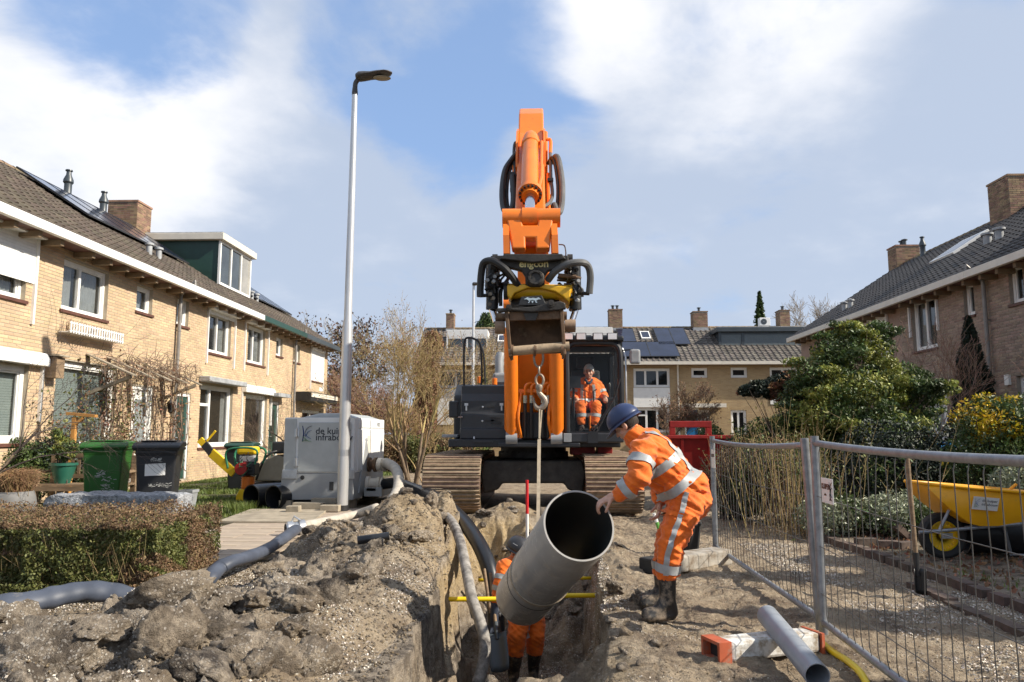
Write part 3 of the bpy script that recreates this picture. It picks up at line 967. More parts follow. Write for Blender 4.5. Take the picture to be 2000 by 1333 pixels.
 def finish(s, zb=-0.1, single=300, near_u=None):
  u0, u1, ze, zr, D = s.u0, s.u1, s.ze, s.zr, s.depth
  m = s.mb()
  for a, b, c, d in s.cells(u0, u1, zb, ze):
   m.bx(a, b, -0.28, -0.0, c, d)
  wm = s.mortar
  if s.brick == 'tex': wm = s.brickm
  wall = m.build('wall', wm, s.o)
  g = s.mb()         # the other walls, with gables
  for k, u in ((0, u0), (1, u1)):
   if s.ends[k]:
    t = 0.25 if k == 0 else -0.25
    g.prism([(-0.285, zb), (-D + .255, zb), (-D + .255, ze), (-D / 2, zr - 0.05), (-0.285, ze)], (u, 0, 0), (0, 1, 0), (0, 0, 1), (t, 0, 0))
  g.bx(u0, u1, -D, -D + 0.25, zb, ze)
  g.build('side_wall', s.brickm, s.o)
  if s.brick == 'real':
   s.bricks(zb, single)
  s.roof()
 def bricks(s, zb, single):
  u0, u1, ze = s.u0, s.u1, s.ze
  L, H, j = 0.215, 0.064, 0.011
  out = []
  row = 0
  z = 0.0
  while z + H - j < ze:
   zt = z + H - j
   segs = [(u0 + 0.002, u1 - 0.002)]
   for a, b, c, d in s.open:
    if c < zt and d > z:
     ns = []
     for p, q in segs:
      if b <= p or a >= q: ns.append((p, q)); continue
      if a - p > 0.03: ns.append((p, a))
      if q - b > 0.03: ns.append((b, q))
     segs = ns
   off = (row % 2) * (L + j) / 2
   for p, q in segs:
    k = math.floor((p - off) / (L + j))
    while True:
     a = off + k * (L + j)
     b = a + L
     k += 1
     if a >= q: break
     a, b = max(a, p), min(b, q)
     if b - a > 0.03: out.append((a, b, z, zt))
   z += H
   row += 1
  # the largest in view become bricks of their own
  if single:
   out.sort(key=lambda r: (r[0] if s.side != 'B' else 0) - 0.0 + (0 if r[1] - r[0] > 0.2 else 100) + (0 if r[2] > 1.2 else 50))
  solo, rest = out[:single], out[single:]
  h, dp = 0.053, 0.007
  def five(m, a, b, c, d):
   w = dp
   m.add([(a, 0.0005, c), (b, 0.0005, c), (b, 0.0005, d), (a, 0.0005, d), (a + .003, w, c + .003), (b - .003, w, c + .003), (b - .003, w, d - .003), (a + .003, w, d - .003)],
     [(4, 5, 6, 7), (0, 1, 5, 4), (1, 2, 6, 5), (2, 3, 7, 6), (3, 0, 4, 7)])
  m = MB()
  five(m, 0, 0.215, 0, h)
  me = m.mesh('brick')
  me.materials.append(s.brickm)
  for a, b, c, d in solo:
   o = link('brick', me, None, s.o)
   place(o, s.M @ Matrix.Translation((a, 0, c)) @ Matrix.Diagonal(((b - a) / 0.215, 1, 1, 1)))
  m = s.mb()
  for r in rest: five(m, *r)
  o = m.build('brick_courses', s.brickm, s.o)
  o['kind'] = 'stuff'
 # slope coordinates: t = 0 at the eave edge .. 1 at the ridge, on top of the tiles by h
 def slope(s, u, t, h=0.0, back=False):
  ov = 0.42
  D = s.depth
  run = D / 2 + ov
  rise = (s.zr - s.ze) * run / (D / 2)
  z0 = s.zr - rise
  n = Vector((0, rise, run)).normalized()
  w = ov - run * t
  p = Vector((u, w, z0 + rise * t))
  if back:
   p.y = -D - p.y; n.y = -n.y
  return p + n * h
 def roof(s):
  u0, u1 = s.u0, s.u1
  e0 = 0.12 if s.ends[0] else 0
  e1 = 0.12 if s.ends[1] else 0
  m = s.mb()
  for bk in (False, True):
   a, b, c, d = s.slope(u0 - e0, 0, 0, bk), s.slope(u1 + e1, 0, 0, bk), s.slope(u1 + e1, 1, 0, bk), s.slope(u0 - e0, 1, 0, bk)
   a2, b2, c2, d2 = [p - Vector((0, 0, 0.1)) for p in (a, b, c, d)]
   m.add([a, b, c, d, a2, b2, c2, d2], [(0, 1, 2, 3), (7, 6, 5, 4), (0, 4, 5, 1), (1, 5, 6, 2), (2, 6, 7, 3), (3, 7, 4, 0)])
  roof = m.build('roof', M_under, s.o)
  s.roofo = roof
  # tiles
  W, Lg = (0.298, 0.335) if s.side == 'B' else (0.245, 0.265)
  p0, p1 = s.slope(0, 0), s.slope(0, 1)
  SL = (p1 - p0).length
  nr = int(SL / Lg)
  Lg = SL / nr
  nu = int(round((u1 + e1 - u0 + e0) / W))
  W = (u1 + e1 - u0 + e0) / nu
  prof = [(0, 0.012), (0.16, 0.045), (0.34, 0.05), (0.5, 0.018), (0.75, 0.004), (1.0, 0.010)]
  vs, fs = [], []
  k = len(prof)
  for (yy, dz) in ((0, 0.028), (Lg * 1.08, 0.002)):
   for a, hh_ in prof: vs.append((a * W * 1.02, yy, hh_ + dz))
  for a, hh_ in prof: vs.append((a * W * 1.02, 0, hh_ + 0.004))
  for i in range(k - 1):
   fs.append((i, i + 1, k + i + 1, k + i))
   fs.append((2 * k + i, 2 * k + i + 1, i + 1, i))
  tm = MB(); tm.add(vs, fs)
  me = tm.mesh('tile')
  me.polygons.foreach_set('use_smooth', [i % 2 == 0 for i in range(len(me.polygons))])
  me.materials.append(s.tilem)
  d = (p1 - p0).normalized()
  rest = MB()
  rr = random.Random(int(u0 * 10))
  for back in (False, True):
   if back: d_ = Vector((0, -d.y, d.z))
   else: d_ = d
   for j in range(nr):
    for i in range(nu):
     o = s.slope(u0 - e0 + i * W, j / nr, 0.0, back)
     u = Vector((1, 0, 0))
     n = u.cross(d_)
     if n.z < 0: n = -n
     M = Matrix((u, d_, n)).transposed().to_4x4()
     M.translation = o
     M = s.M @ M @ Matrix.Rotation(rr.uniform(-.012, .012), 4, 'X')
     if s.tiles == 'single' and not back and j * nu + i < 300:
      place(link('tile', me, None, roof), M)
     elif back:
      continue
     else:
      rest.add([M @ Vector(v) for v in vs], fs)
  if rest.v:
   r = rest.build('tile_courses', s.tilem, roof, auto=0.5)
   r['kind'] = 'stuff'
  # ridge tiles
  rm = MB()
  n = int((u1 + e1 - u0 + e0) / 0.36)
  for i in range(n):
   a = u0 - e0 + (u1 + e1 - u0 + e0) * i / n
   b = u0 - e0 + (u1 + e1 - u0 + e0) * (i + 1.06) / n
   c = s.slope(0, 1)
   vs2, q = [], 6
   for uu, rad in ((a, 0.135), (b, 0.12)):
    for k2 in range(q + 1):
     an = PI * k2 / q
     vs2.append(s.M @ Vector((uu, -s.depth / 2 + math.cos(an) * rad, c.z - 0.015 + math.sin(an) * rad * 0.8)))
   rm.add(vs2, [(k2, k2 + 1, q + 2 + k2, q + 1 + k2) for k2 in range(q)])
  rm.build('ridge_tiles', M_ridge, roof)
  # gutter board, soffit, rafter ends
  e = s.slope(0, 0)
  m = s.mb()
  m.bx(u0 - e0 + .001, u1 + e1 - .001, e.y - 0.005, e.y + 0.10, e.z - 0.14, e.z + 0.03)
  m.build('gutter', s.fascia, s.o, bevel=0.01)
  m = s.mb()
  m.bx(u0 - e0 + .002, u1 + e1 - .002, e.y + .03, e.y + .095, e.z + 0.032, e.z + 0.036)
  m.build('gutter_channel', M_dark, s.o)
  m = s.mb()
  m.bx(u0 + .002, u1 - .002, 0.012, e.y - 0.008, e.z - 0.135, e.z - 0.11)
  m.build('soffit', M_sill, s.o)
  if s.side != 'B':
   q = MB(); q.bx(-0.05, 0.05, 0.01, e.y - 0.03, e.z - s.ze - 0.245, e.z - s.ze - 0.138)
   rme = q.mesh('rafter_end'); rme.materials.append(M_raft)
   for i in range(int((u1 - u0) / 0.62)):
    place(link('rafter_end', rme, None, s.o), s.M @ Matrix.Translation((u0 + 0.3 + i * 0.62, 0, s.ze)))
 def pipe(s, u, z0=0.0, mt=None, crook=True):
  e = s.slope(0, 0)
  m = s.mb()
  pts = [(u, e.y + 0.05, e.z - 0.1), (u, e.y + .04, s.ze - 0.12), (u, 0.11, s.ze - 0.45), (u, 0.1, s.ze - 0.6), (u, 0.1, z0)] if crook else [(u, .1, s.ze - .03), (u, .1, z0)]
  m.tube(pts, 0.045, 8)
  p = m.build('drainpipe', mt or M_zinc, s.o, auto=0.6)
  m = s.mb()
  for z in (1.0, 2.4, 3.8):
   m.lathe([(0.046, z), (0.054, z), (0.054, z + .04), (0.046, z + .04)], (u, 0.1, 0), n=8)
   m.bx(u - .01, u + .01, 0.0, 0.06, z + .005, z + .035)
  m.build('pipe_bracket', mt or M_zinc, p)
 def solar(s, ua, ub, ta, tb, nu, nt):
  for i in range(nu):
   for j in range(nt):
    a, b = ua + (ub - ua) * i / nu + .01, ua + (ub - ua) * (i + 1) / nu - .01
    c, d = ta + (tb - ta) * j / nt + .003, ta + (tb - ta) * (j + 1) / nt - .003
    m = s.mb()
    q = [s.slope(a, c, .13), s.slope(b, c, .13), s.slope(b, d, .13), s.slope(a, d, .13)]
    q2 = [s.slope(a, c, .165), s.slope(b, c, .165), s.slope(b, d, .165), s.slope(a, d, .165)]
    m.add(q + q2, [(3, 2, 1, 0), (4, 5, 6, 7), (0, 1, 5, 4), (1, 2, 6, 5), (2, 3, 7, 6), (3, 0, 4, 7)])
    p = m.build('solar_panel', M_solar, s.o)
    m = s.mb()
    for (x0, y0, x1, y1) in ((a, c, b, c), (b, c, b, d), (b, d, a, d), (a, d, a, c)):
     m.beam(s.slope(x0, y0, .15), s.slope(x1, y1, .15), 0.025, 0.045)
    m.build('panel_frame', M_dark, p)
 def vent(s, u, t, r=0.075, h=0.25):
  b = s.slope(u, t, 0.02)
  m = s.mb()
  m.lathe([(r, -0.1), (r, h), (r * 1.5, h), (r * 1.5, h + .05), (0.001, h + 0.09)], b, n=12)
  m.build('roof_vent', M_lead, s.o, auto=0.6)
 def flue(s, u, t, h=0.75, r=0.1):
  b = s.slope(u, t, 0.0)
  m = s.mb()
  m.lathe([(r * 1.25, -0.2), (r * 1.2, .05), (r, .1), (r, h * .5), (r * 1.35, h * .56), (r * 1.3, h * .64), (r * .7, h * .82), (r * .62, h * .95), (r * .95, h * .96), (r * .9, h), (0.001, h + .01)], b, n=14)
  m.build('flue_pipe', M_dgrey, s.o, auto=0.6)
 def chimney(s, u0, u1, w0, w1, z0, z1, pots=2, name='chimney'):
  m = s.mb()
  m.bx(u0, u1, w0, w1, z0, z1)
  c = m.build(name, M_mortarR, s.o)
  # brick courses on all four faces
  m = s.mb()
  z, row = z0, 0
  while z + .06 <= z1 + .001:
   for (o, d, Ln, nrm) in (((u0, w0), (1, 0), u1 - u0, (0, -1)), ((u1, w0), (0, 1), w1 - w0, (1, 0)), ((u1, w1), (-1, 0), u1 - u0, (0, 1)), ((u0, w1), (0, -1), w1 - w0, (-1, 0))):
    a = -((row % 2) * 0.11)
    while a < Ln:
     b = min(a + 0.21, Ln)
     aa = max(a, 0)
     if b - aa > .03:
      pts = []
      for dd in (0.0005, 0.008):
       for q, zz in ((aa, z), (b, z), (b, z + .052), (aa, z + .052)):
        pts.append((o[0] + d[0] * q + nrm[0] * dd, o[1] + d[1] * q + nrm[1] * dd, zz))
      m.add(pts, [(4, 5, 6, 7), (0, 1, 5, 4), (1, 2, 6, 5), (2, 3, 7, 6), (3, 0, 4, 7)])
     a += 0.22
   z += 0.064; row += 1
  b = m.build('brick_courses', M_brickC, c); b['kind'] = 'stuff'
  m = s.mb(); m.bx(u0 - .03, u1 + .03, w0 - .03, w1 + .03, z1, z1 + .06)
  m.build('chimney_cap', M_brickC, c)
  for k in range(pots):
   uu = u0 + (u1 - u0) * (k + 1) / (pots + 1)
   m = s.mb()
   m.lathe([(.07, 0), (.07, .22), (.12, .23), (.12, .26), (.001, .3)], (uu, (w0 + w1) / 2, z1 + .06), n=10)
   m.build('chimney_pot', M_dgrey, c, auto=.6)
  m = s.mb()
  q = s.slope(0, 1).z
  m.bx(u0 - .02, u1 + .02, w0 - .02, w1 + .02, z0, min(z0 + .5, z1 - .4))
  m.build('flashing', M_lead, c)
 def skylight(s, ua, ub, ta, tb):
  m = s.mb()
  for h, k in ((.05, 0), (.13, 1)):
   pass
  q = [s.slope(ua, ta, .02), s.slope(ub, ta, .02), s.slope(ub, tb, .02), s.slope(ua, tb, .02)]
  q2 = [s.slope(ua, ta, .12), s.slope(ub, ta, .12), s.slope(ub, tb, .12), s.slope(ua, tb, .12)]
  m.add(q + q2, [(4, 5, 6, 7), (0, 1, 5, 4), (1, 2, 6, 5), (2, 3, 7, 6), (3, 0, 4, 7)])
  f = m.build('skylight', M_white, s.o, bevel=.01)
  du, dt = (ub - ua) * .12, (tb - ta) * .12
  m = s.mb()
  m.quad(s.slope(ua + du, ta + dt, .126), s.slope(ub - du, ta + dt, .126), s.slope(ub - du, tb - dt, .126), s.slope(ua + du, tb - dt, .126))
  m.build('pane', M_solar, f)
 def dormer(s, u0, u1, wf, z0, z1, mats, splits, ov=0.18, cap=0.22, blank=False):
  """box dormer: front plane at w = wf, cheeks running back into the roof"""
  wall_m, cap_m, frame_m = mats
  wb = -s.depth / 2 - 0.1
  m = s.mb()
  m.bx(u0, u1, wb, wf - 0.02, z0 - 0.6, z1 - .002)
  d = m.build('dormer', wall_m, s.o)
  m = s.mb()
  m.bx(u0 - ov, u1 + ov, wb, wf + ov, z1, z1 + cap)
  m.build('dormer_roof', cap_m, d, bevel=.015)
  m = s.mb()
  m.bx(u0 - ov + .03, u1 + ov - .03, wb + .03, wf + ov - .03, z1 + cap + .002, z1 + cap + .03)
  m.build('roof_edge', M_lead, d)
  if blank:
   m = s.mb()
   for i in range(len(splits) + 1):
    a = u0 + (u1 - u0) * ([0] + list(splits))[i] + .08
    b = u0 + (u1 - u0) * (list(splits) + [1])[i] - .08
    n = int((z1 - z0 - .2) / .05)
    for k in range(n):
     z = z0 + .08 + k * .05
     m.bx(a, b, wf - .018, wf - .003, z + .003, z + .048)
   m.build('dormer_slats', M_bslat, d)
   m = s.mb()
   for t in [0] + list(splits) + [1]:
    c = u0 + (u1 - u0) * t
    m.bx(c - .07, c + .07, wf - .019, wf + .02, z0, z1 - .003)
   m.build('dormer_frame', frame_m, d)
   return d
  fw = 0.08
  m = s.mb()
  us = [u0] + [u0 + (u1 - u0) * t for t in splits] + [u1]
  for c in us: m.bx(c - fw / 2, c + fw / 2, wf - .019, wf + .05, z0, z1 - .003)
  m.bx(u0 - fw / 2 + .001, u1 + fw / 2 - .001, wf - .018, wf + .046, z0 - .001, z0 + fw)
  m.bx(u0 - fw / 2 + .001, u1 + fw / 2 - .001, wf - .018, wf + .046, z1 - fw, z1 - .004)
  m.build('dormer_frame', frame_m, d)
  for i in range(len(us) - 1):
   m = s.mb(); m.bx(us[i] + fw / 2, us[i + 1] - fw / 2, wf - .017, wf + .01, z0 + fw, z1 - fw)
   m.build('pane', M_solarpane if i == 2 else M_darkpane, d)
  return d
M_bslat = mat('grey_roller_slats', (0.13, 0.155, 0.165), 0.5, var=0.06)
M_darkpane = mat('dark_glass', (0.05, 0.06, 0.065), 0.06, var=0.3, scale=1.2, spec=0.8, rvar=0.02)
M_solarpane = mat('curtained_glass', (0.30, 0.285, 0.25), 0.1, var=0.15, scale=2, spec=0.7, rvar=0.02)
# ------------------------------------------------ left terrace (five dwellings), facade on x = -9.1
XL = -9.1
GL = 'tan brick terrace on the left of the street'
kw = dict(side='L', plane=XL, group=GL, brick='real', brickm=M_brickL, tilem=M_tileL, mortar=M_mortar)
hs = []
h = House('terraced_house', 'tan brick house cut off by the left edge, white half-closed roller shutter upstairs', u0=9.2, u1=13.9, tiles='single', ends=(True, False), **kw)
a = h.px((-60, 455), (48, 588)); h.window(a[0], a[1], a[2], a[3] + .1, split=(.5,), curtain=[(a[0] + .5, a[1] - .1)])
h.shutter(a[0] - .1, a[1] + .22, h.px((0, 430), (48, 462))[2] + .02, drop=(1.55, .85))
a = h.px((-150, 690), (45, 866)); h.window(a[0], a[1], a[2], a[3], split=(), blind=1.0, fw=.1)
h.shutter(a[0] - .1, a[1] + .35, a[3] + .03, h=.24, d=.16)
a = h.slope(0, 0); h.solar(11.2, 14.0, .50, .93, 2, 1)
hs.append(h)
h = House('terraced_house', 'tan brick house with flower box under its upper window and vine over the porch', u0=13.9, u1=18.4, tiles='single', ends=(False, False), **kw)
a = h.px((125, 503), (207, 632)); h.window(a[0], a[1], a[2] + .06, a[3], split=(.44,), curtain=[(a[0] + .08, a[0] + .6), (a[1] - .6, a[1] - .08)])
fa = a
a = h.px((268, 556), (296, 616)); h.window(*a, split=(), curtain=[(a[0] + .05, a[1] - .15)], fw=.06)
a = h.px((103, 700), (219, 875)); h.window(*a, split=(), blind=.97, fw=.11)
u = h.px((262, 760), (288, 900)); h.door(u[0], u[1], 0.1, 2.25, M_white, glaz=(.2, .8, .45, .9))
hs.append(h)
flower_u = fa
h = House('terraced_house', 'tan brick house with yellow-glazed dark green front door, third from the left edge', u0=18.4, u1=23.2, tiles='joined', ends=(False, False), **kw)
a = h.px((347, 582), (367, 640)); h.window(*a, split=(), curtain=[(a[0] + .05, a[1] - .1)], fw=.06)
a = h.px((408, 606), (449, 698)); h.window(*a, split=(.5,), curtain=[(a[0] + .08, a[0] + .45), (a[1] - .4, a[1] - .08)])
h.shutter(a[0] - .1, a[1] + .25, a[3] + .02, h=.25, d=.2, drop=(1.5, .12))
u = h.px((343, 768), (364, 880)); h.door(u[0], u[1], 0.1, 2.2, M_dgreen, glaz=(.2, .8, .35, .93))
a = h.px((392, 750), (450, 872)); h.window(*a, split=(.36,), bars=((0, .68),), curtain=[(a[0] + .08, a[0] + .35), (a[1] - .35, a[1] - .08)], fw=.09)
m = h.mb(); m.bx(a[0] - .15, a[1] + .3, .004, .32, a[3] + .06, a[3] + .2); m.build('awning_box', M_lead, h.o, bevel=.02)
h.solar(17.3, 22.6, .50, .93, 5, 1)
for u_ in (18.9, 19.4): h.vent(u_, .33)
h.flue(19.7, .965, .8); h.flue(21.3, .95, .75)
h.pipe(18.45, 0.0)
hs.append(h)
h = House('terraced_house', 'tan brick house with the boxy green-sided dormer and green gutter', u0=23.2, u1=27.6, tiles='joined', ends=(False, False), fascia=M_dgreen, **kw)
a = h.px((480, 632), (516, 716)); h.window(*a, split=(.5,), curtain=[(a[1] - .5, a[1] - .08)])
h.shutter(a[0] - .1, a[1] + .25, a[3] + .02, h=.25, d=.2, drop=(1.5, .05))
a = h.px((540, 658), (551, 698)); h.window(*a, split=(), fw=.06)
a = h.px((473, 768), (518, 872)); h.window(*a, split=(), blind=.0, fw=.1)
h.shutter(a[0] - .1, a[1] + .35, a[3] + .03, h=.24, d=.18)
u = h.px((528, 788), (540, 880)); h.door(u[0], u[1], 0.1, 2.25, M_dgreen, glaz=(.25, .75, .4, .92))
m = h.mb(); m.bx(u[0] - .2, u[1] + .3, .004, .35, 2.5, 2.62); m.build('porch_slab', M_lead, h.o)
h.dormer(23.45, 26.0, -1.15, 6.02, 7.45, (M_dgreen, M_cream, M_white), (.34, .67))
h.chimney(22.75, 23.6, -4.5, -3.55, 7.0, 8.55, 0)
h.pipe(27.6, 0.0)
for u_ in (27.0, 27.5): h.vent(u_, .42)
hs.append(h)
h = House('terraced_house', 'tan brick end house with closed white shutter upstairs and dark grey gutter', u0=27.6, u1=32.2, tiles='joined', ends=(False, True), fascia=M_dgrey, **kw)
a = h.px((575, 672), (585, 710)); h.window(*a, split=(), fw=.06)
a = h.px((607, 682), (629, 748)); h.window(*a, split=(.5,))
h.shutter(a[0] - .05, a[1] + .05, a[3] + .0, h=.3, d=.12, drop=(1.6, a[3] - a[2] + .05))
u = h.px((577, 765), (632, 795)); m = h.mb(); m.bx(u[0], u[1] - .1, .004, .6, u[3] - .35, u[3]); m.build('canopy', M_dark, h.o, bevel=.02)
m = h.mb(); m.bx(u[0], u[1] - .1, .605, .63, u[3] - .2, u[3] - .04); m.build('canopy_trim', M_cream, h.o)
a = h.px((590, 800), (625, 872)); h.window(*a, split=(.5,), fw=.08)
h.solar(26.6, 31.4, .42, .86, 5, 1)
h.chimney(31.6, 32.25, -4.4, -3.7, 7.0, 8.5, 2)
m = h.mb(); u = h.px((623, 760), (632, 766)); m.bx(u[0], u[0] + .5, .005, .02, u[2], u[2] + .17); m.build('street_sign', M_white, h.o)
hs.append(h)
for i, h in enumerate(hs): h.finish(single=(300, 300, 0, 0, 0)[i])
# flower box below the upper window of the second house
fb = thing('flower_box', 'white railed flower box of dead plants below an upper window', 'flower box', (XL + .2, (flower_u[0] + flower_u[1]) / 2, flower_u[2] - .3))
m = MB(); y0, y1, z = flower_u[0] - .08, flower_u[1] + .25, flower_u[2] - .22
m.bx(XL + .06, XL + .24, y0, y1, z - .18, z - .16)
for q in (z, z - .15):
 m.beam((XL + .26, y0, q), (XL + .26, y1, q), .015, .02)
m.build('rail', M_white, fb)
for i in range(22):
 yy = y0 + (y1 - y0) * (i + .5) / 22
 m = MB(); m.bx(XL + .252, XL + .268, yy - .018, yy + .018, z - .19, z + .03); m.build('slat', M_white, fb)
M_dead = mat('dead_stems', (0.17, 0.10, 0.055), 0.9, var=.3, isl=.3)
m = MB(); r_ = random.Random(3)
for i in range(90):
 p = Vector((XL + r_.uniform(.08, .22), r_.uniform(y0, y1), z - .15))
 m.tube([p, p + Vector((r_.uniform(-.06, .08), r_.uniform(-.08, .08), r_.uniform(.12, .26)))], [.006, .003], 3)
m.build('dead_plants', M_dead, fb)['kind'] = 'stuff'
# ------------------------------------------------ right terrace, facade on x = 10.3 (in shade)
XR = 10.3
GR = 'brown brick terrace on the right of the street'
kw = dict(side='R', plane=XR, group=GR, brickm=M_brickR, tilem=M_tileR, mortar=M_mortarR, fascia=M_cream)
hs = []
h = House('terraced_house', 'brown brick house cut off by the right edge under the large chimney', u0=12.9, u1=17.3, brick='real', tiles='single', ends=(True, False), **kw)
a = h.px((1968, 522), (2002, 588)); h.window(*a, split=(), fw=.07)
a = h.px((1985, 735), (2030, 830)); h.window(*a, split=(), fw=.08)
pass
m = h.mb(); u = h.px((1966, 733), (1976, 752)); m.bx(u[0], u[1], .004, .06, u[2], u[3]); m.build('meter_box', M_white, h.o)
hs.append(h)
h = House('terraced_house', 'brown brick house with drainpipe, small window and white shutter box, right side', u0=17.3, u1=21.5, brick='real', tiles='joined', ends=(False, False), **kw)
a = h.px((1880, 556), (1905, 614)); h.window(*a, split=(), fw=.07)
a = h.px((1779, 590), (1832, 678)); h.window(*a, split=(.5,), curtain=[(a[0] + .7, a[1] - .08)], fw=.08)
h.shutter(a[0] - .15, a[1] + .1, a[3] + .02, h=.24, d=.2)
h.pipe(17.3, 0, M_zinc)
u = h.px((1815, 750), (1850, 840)); h.door(u[0], u[1], .1, 2.2, M_white, glaz=(.25, .75, .5, .9))
for u_ in (18.9, 19.4): h.vent(u_, .4, r=.1)
hs.append(h)
h = House('terraced_house', 'brown brick house with closed roller shutter upstairs behind the conifer', u0=21.5, u1=25.7, brick='tex', tiles='joined', ends=(False, False), **kw)
a = h.px((1690, 625), (1738, 700)); h.window(*a, split=(.5,))
h.shutter(a[0] - .05, a[1] + .1, a[3] + .0, h=.25, d=.2, drop=(1.4, a[3] - a[2] - .02))
h.chimney(21.8, 22.8, -4.5, -3.5, 7.0, 8.75, 0)
h.skylight(21.75, 23.1, .5, .74)
pass
hs.append(h)
h = House('terraced_house', 'brown brick house at the far end of the right terrace', u0=25.7, u1=29.6, brick='tex', tiles='joined', ends=(False, True), **kw)
h.chimney(29.0, 29.7, -4.5, -3.6, 7.0, 8.45, 2)
h.flue(27.2, .93, .75, .09)
for u_ in (25.9, 26.4): h.vent(u_, .2, r=.09)
h.window(26.4, 27.7, 3.3, 4.6, split=(.5,)); h.window(26.2, 27.9, .9, 2.5, split=(.5,))
hs.append(h)
# two more dwellings of that terrace, beyond the right edge of the picture
for u, w_ in (((1.6, 5.9), 'first'), ((-2.8, 1.6), 'second'), ((-7.2, -2.8), 'third')):
 h = House('terraced_house', w_ + ' brown brick house beyond the right edge, counted towards the camera', u0=u[0], u1=u[1], brick='tex', tiles='joined', ends=(True, True), **kw)
 h.window(u[0] + .7, u[0] + 2.2, 3.3, 4.6); h.window(u[0] + .7, u[0] + 2.4, .8, 2.5); h.door(u[1] - 1.3, u[1] - .4, .1, 2.2, M_white)
 hs.append(h)
for i, h in enumerate(hs): h.finish(single=(300, 0, 0, 0, 0, 0, 0)[i])
# ------------------------------------------------ terrace across the end of the street, facade on y = 40
YB = 40.0
def brick_tex(name, c1, c2, mortar):
 m = bpy.data.materials.new(name); m.use_nodes = True
 N, L = m.node_tree.nodes, m.node_tree.links
 b = N['Principled BSDF']; b.inputs['Roughness'].default_value = .9
 tc = N.new('ShaderNodeTexCoord'); mp = N.new('ShaderNodeMapping')
 mp.inputs['Rotation'].default_value = (PI / 2, 0, 0)
 L.new(tc.outputs['Object'], mp.inputs[0])
 br = N.new('ShaderNodeTexBrick')
 br.inputs['Scale'].default_value = 1.0
 br.inputs['Brick Width'].default_value = .22; br.inputs['Row Height'].default_value = .064
 br.inputs['Mortar Size'].default_value = .006
 br.inputs['Color1'].default_value = (*c1, 1); br.inputs['Color2'].default_value = (*c2, 1); br.inputs['Mortar'].default_value = (*mortar, 1)
 L.new(mp.outputs[0], br.inputs['Vector'])
 L.new(br.outputs[0], b.inputs['Base Color'])
 return m
M_brickB = brick_tex('brick_far', (0.40, 0.28, 0.145), (0.32, 0.215, 0.11), (0.34, 0.28, 0.19))
kw = dict(side='B', plane=YB, group='brick terrace across the end of the street', brickm=M_brickB, tilem=M_tileB, mortar=M_brickB, fascia=M_cream, zr=7.35, depth=7.5)
B = [P(q, 700, YB).x for q in (812, 1010, 1206, 1405, 1610)]
hs = []
h = House('end_of_street_house', 'house with the white box dormer behind the bare tree', u0=B[0], u1=B[1], ends=(True, False), **kw)
d_ = h.px((868, 655), (948, 688)); h.dormer(d_[0], d_[1], -1.3, d_[2] + .02, d_[3] + .05, (M_white, M_white, M_white), (.5,), cap=.4, ov=.05)
a = h.px((855, 722), (925, 758)); h.window(*a, split=(.5,), sill=False, fw=.1)
m = h.mb(); u = h.px((855, 760), (925, 830)); m.bx(u[0], u[1], .004, .03, u[2], u[3]); m.build('white_panel', M_white, h.o)
h.skylight(*h.px((968, 655), (988, 670))[:2], .55, .75)
h.chimney(*h.px((857, 600), (873, 600))[:2], -4.1, -3.3, 6.8, 8.15, 1)
hs.append(h)
h = House('end_of_street_house', 'far brick house hidden behind the excavator boom and cab', u0=B[1], u1=B[2], ends=(False, False), **kw)
d_ = h.px((1120, 650), (1200, 690)); h.dormer(d_[0], d_[1], -1.3, d_[2], d_[3] + .1, (M_white, M_white, M_white), (.5,), cap=.35, ov=.05)
a = h.px((1010, 722), (1070, 758)); h.window(*a, split=(.5,), sill=False, fw=.1)
hs.append(h)
h = House('end_of_street_house', 'far brick house with dark solar panels and tall white-panelled window bay', u0=B[2], u1=B[3], ends=(False, False), **kw)
a = h.px((1237, 720), (1309, 757)); h.window(*a, split=(.33, .66), sill=False, fw=.1)
m = h.mb(); u = h.px((1237, 758), (1309, 796)); m.bx(u[0], u[1], .004, .03, u[2], u[3]); m.build('white_panel', M_white, h.o)
a = h.px((1237, 797), (1309, 845)); h.window(*a, split=(.36, .66), bars=((0, .7),), sill=False, fw=.1)
a = h.px((1350, 719), (1382, 738)); h.window(*a, split=(), sill=False, fw=.1)
u = h.px((1340, 801), (1364, 862)); h.door(u[0], u[1], .1, u[3], M_blue, glaz=(.1, .9, .62, .95))
a = h.px((1366, 801), (1388, 862)); h.window(a[0], a[1], .3, a[3], split=(.5,), sill=False, fw=.1)
m = h.mb(); u = h.px((1330, 790), (1470, 797)); m.bx(u[0], u[1] - 1.6, .004, 1.0, u[2], u[3]); m.build('porch_slab', M_cream, h.o)
s1 = h.px((1216, 648), (1252, 697)); s2 = h.px((1294, 648), (1360, 697))
h.solar(s1[0], s1[1], .5, .9, 1, 1); h.solar(s2[0], s2[1], .42, .92, 2, 1)
h.solar(s1[0] - .1, s1[0] + 3.0, .08, .49, 2, 1)
h.skylight(*h.px((1264, 655), (1284, 668))[:2], .62, .84)
h.pipe(h.px((1325, 700), (1325, 800))[0], 0, M_cream)
h.chimney(*h.px((1201, 600), (1229, 600))[:2], -4.1, -3.3, 6.8, 8.35, 2)
hs.append(h)
h = House('end_of_street_house', 'far brick house with the long dark grey dormer', u0=B[3], u1=B[4], ends=(False, True), **kw)
a = h.px((1427, 718), (1460, 738)); h.window(*a, split=(), sill=False, fw=.1)
a = h.px((1503, 718), (1562, 750)); h.window(*a, split=(.45,), sill=False, fw=.1)
m = h.mb(); u = h.px((1503, 751), (1562, 790)); m.bx(u[0], u[1], .004, .03, u[2], u[3]); m.build('white_panel', M_white, h.o)
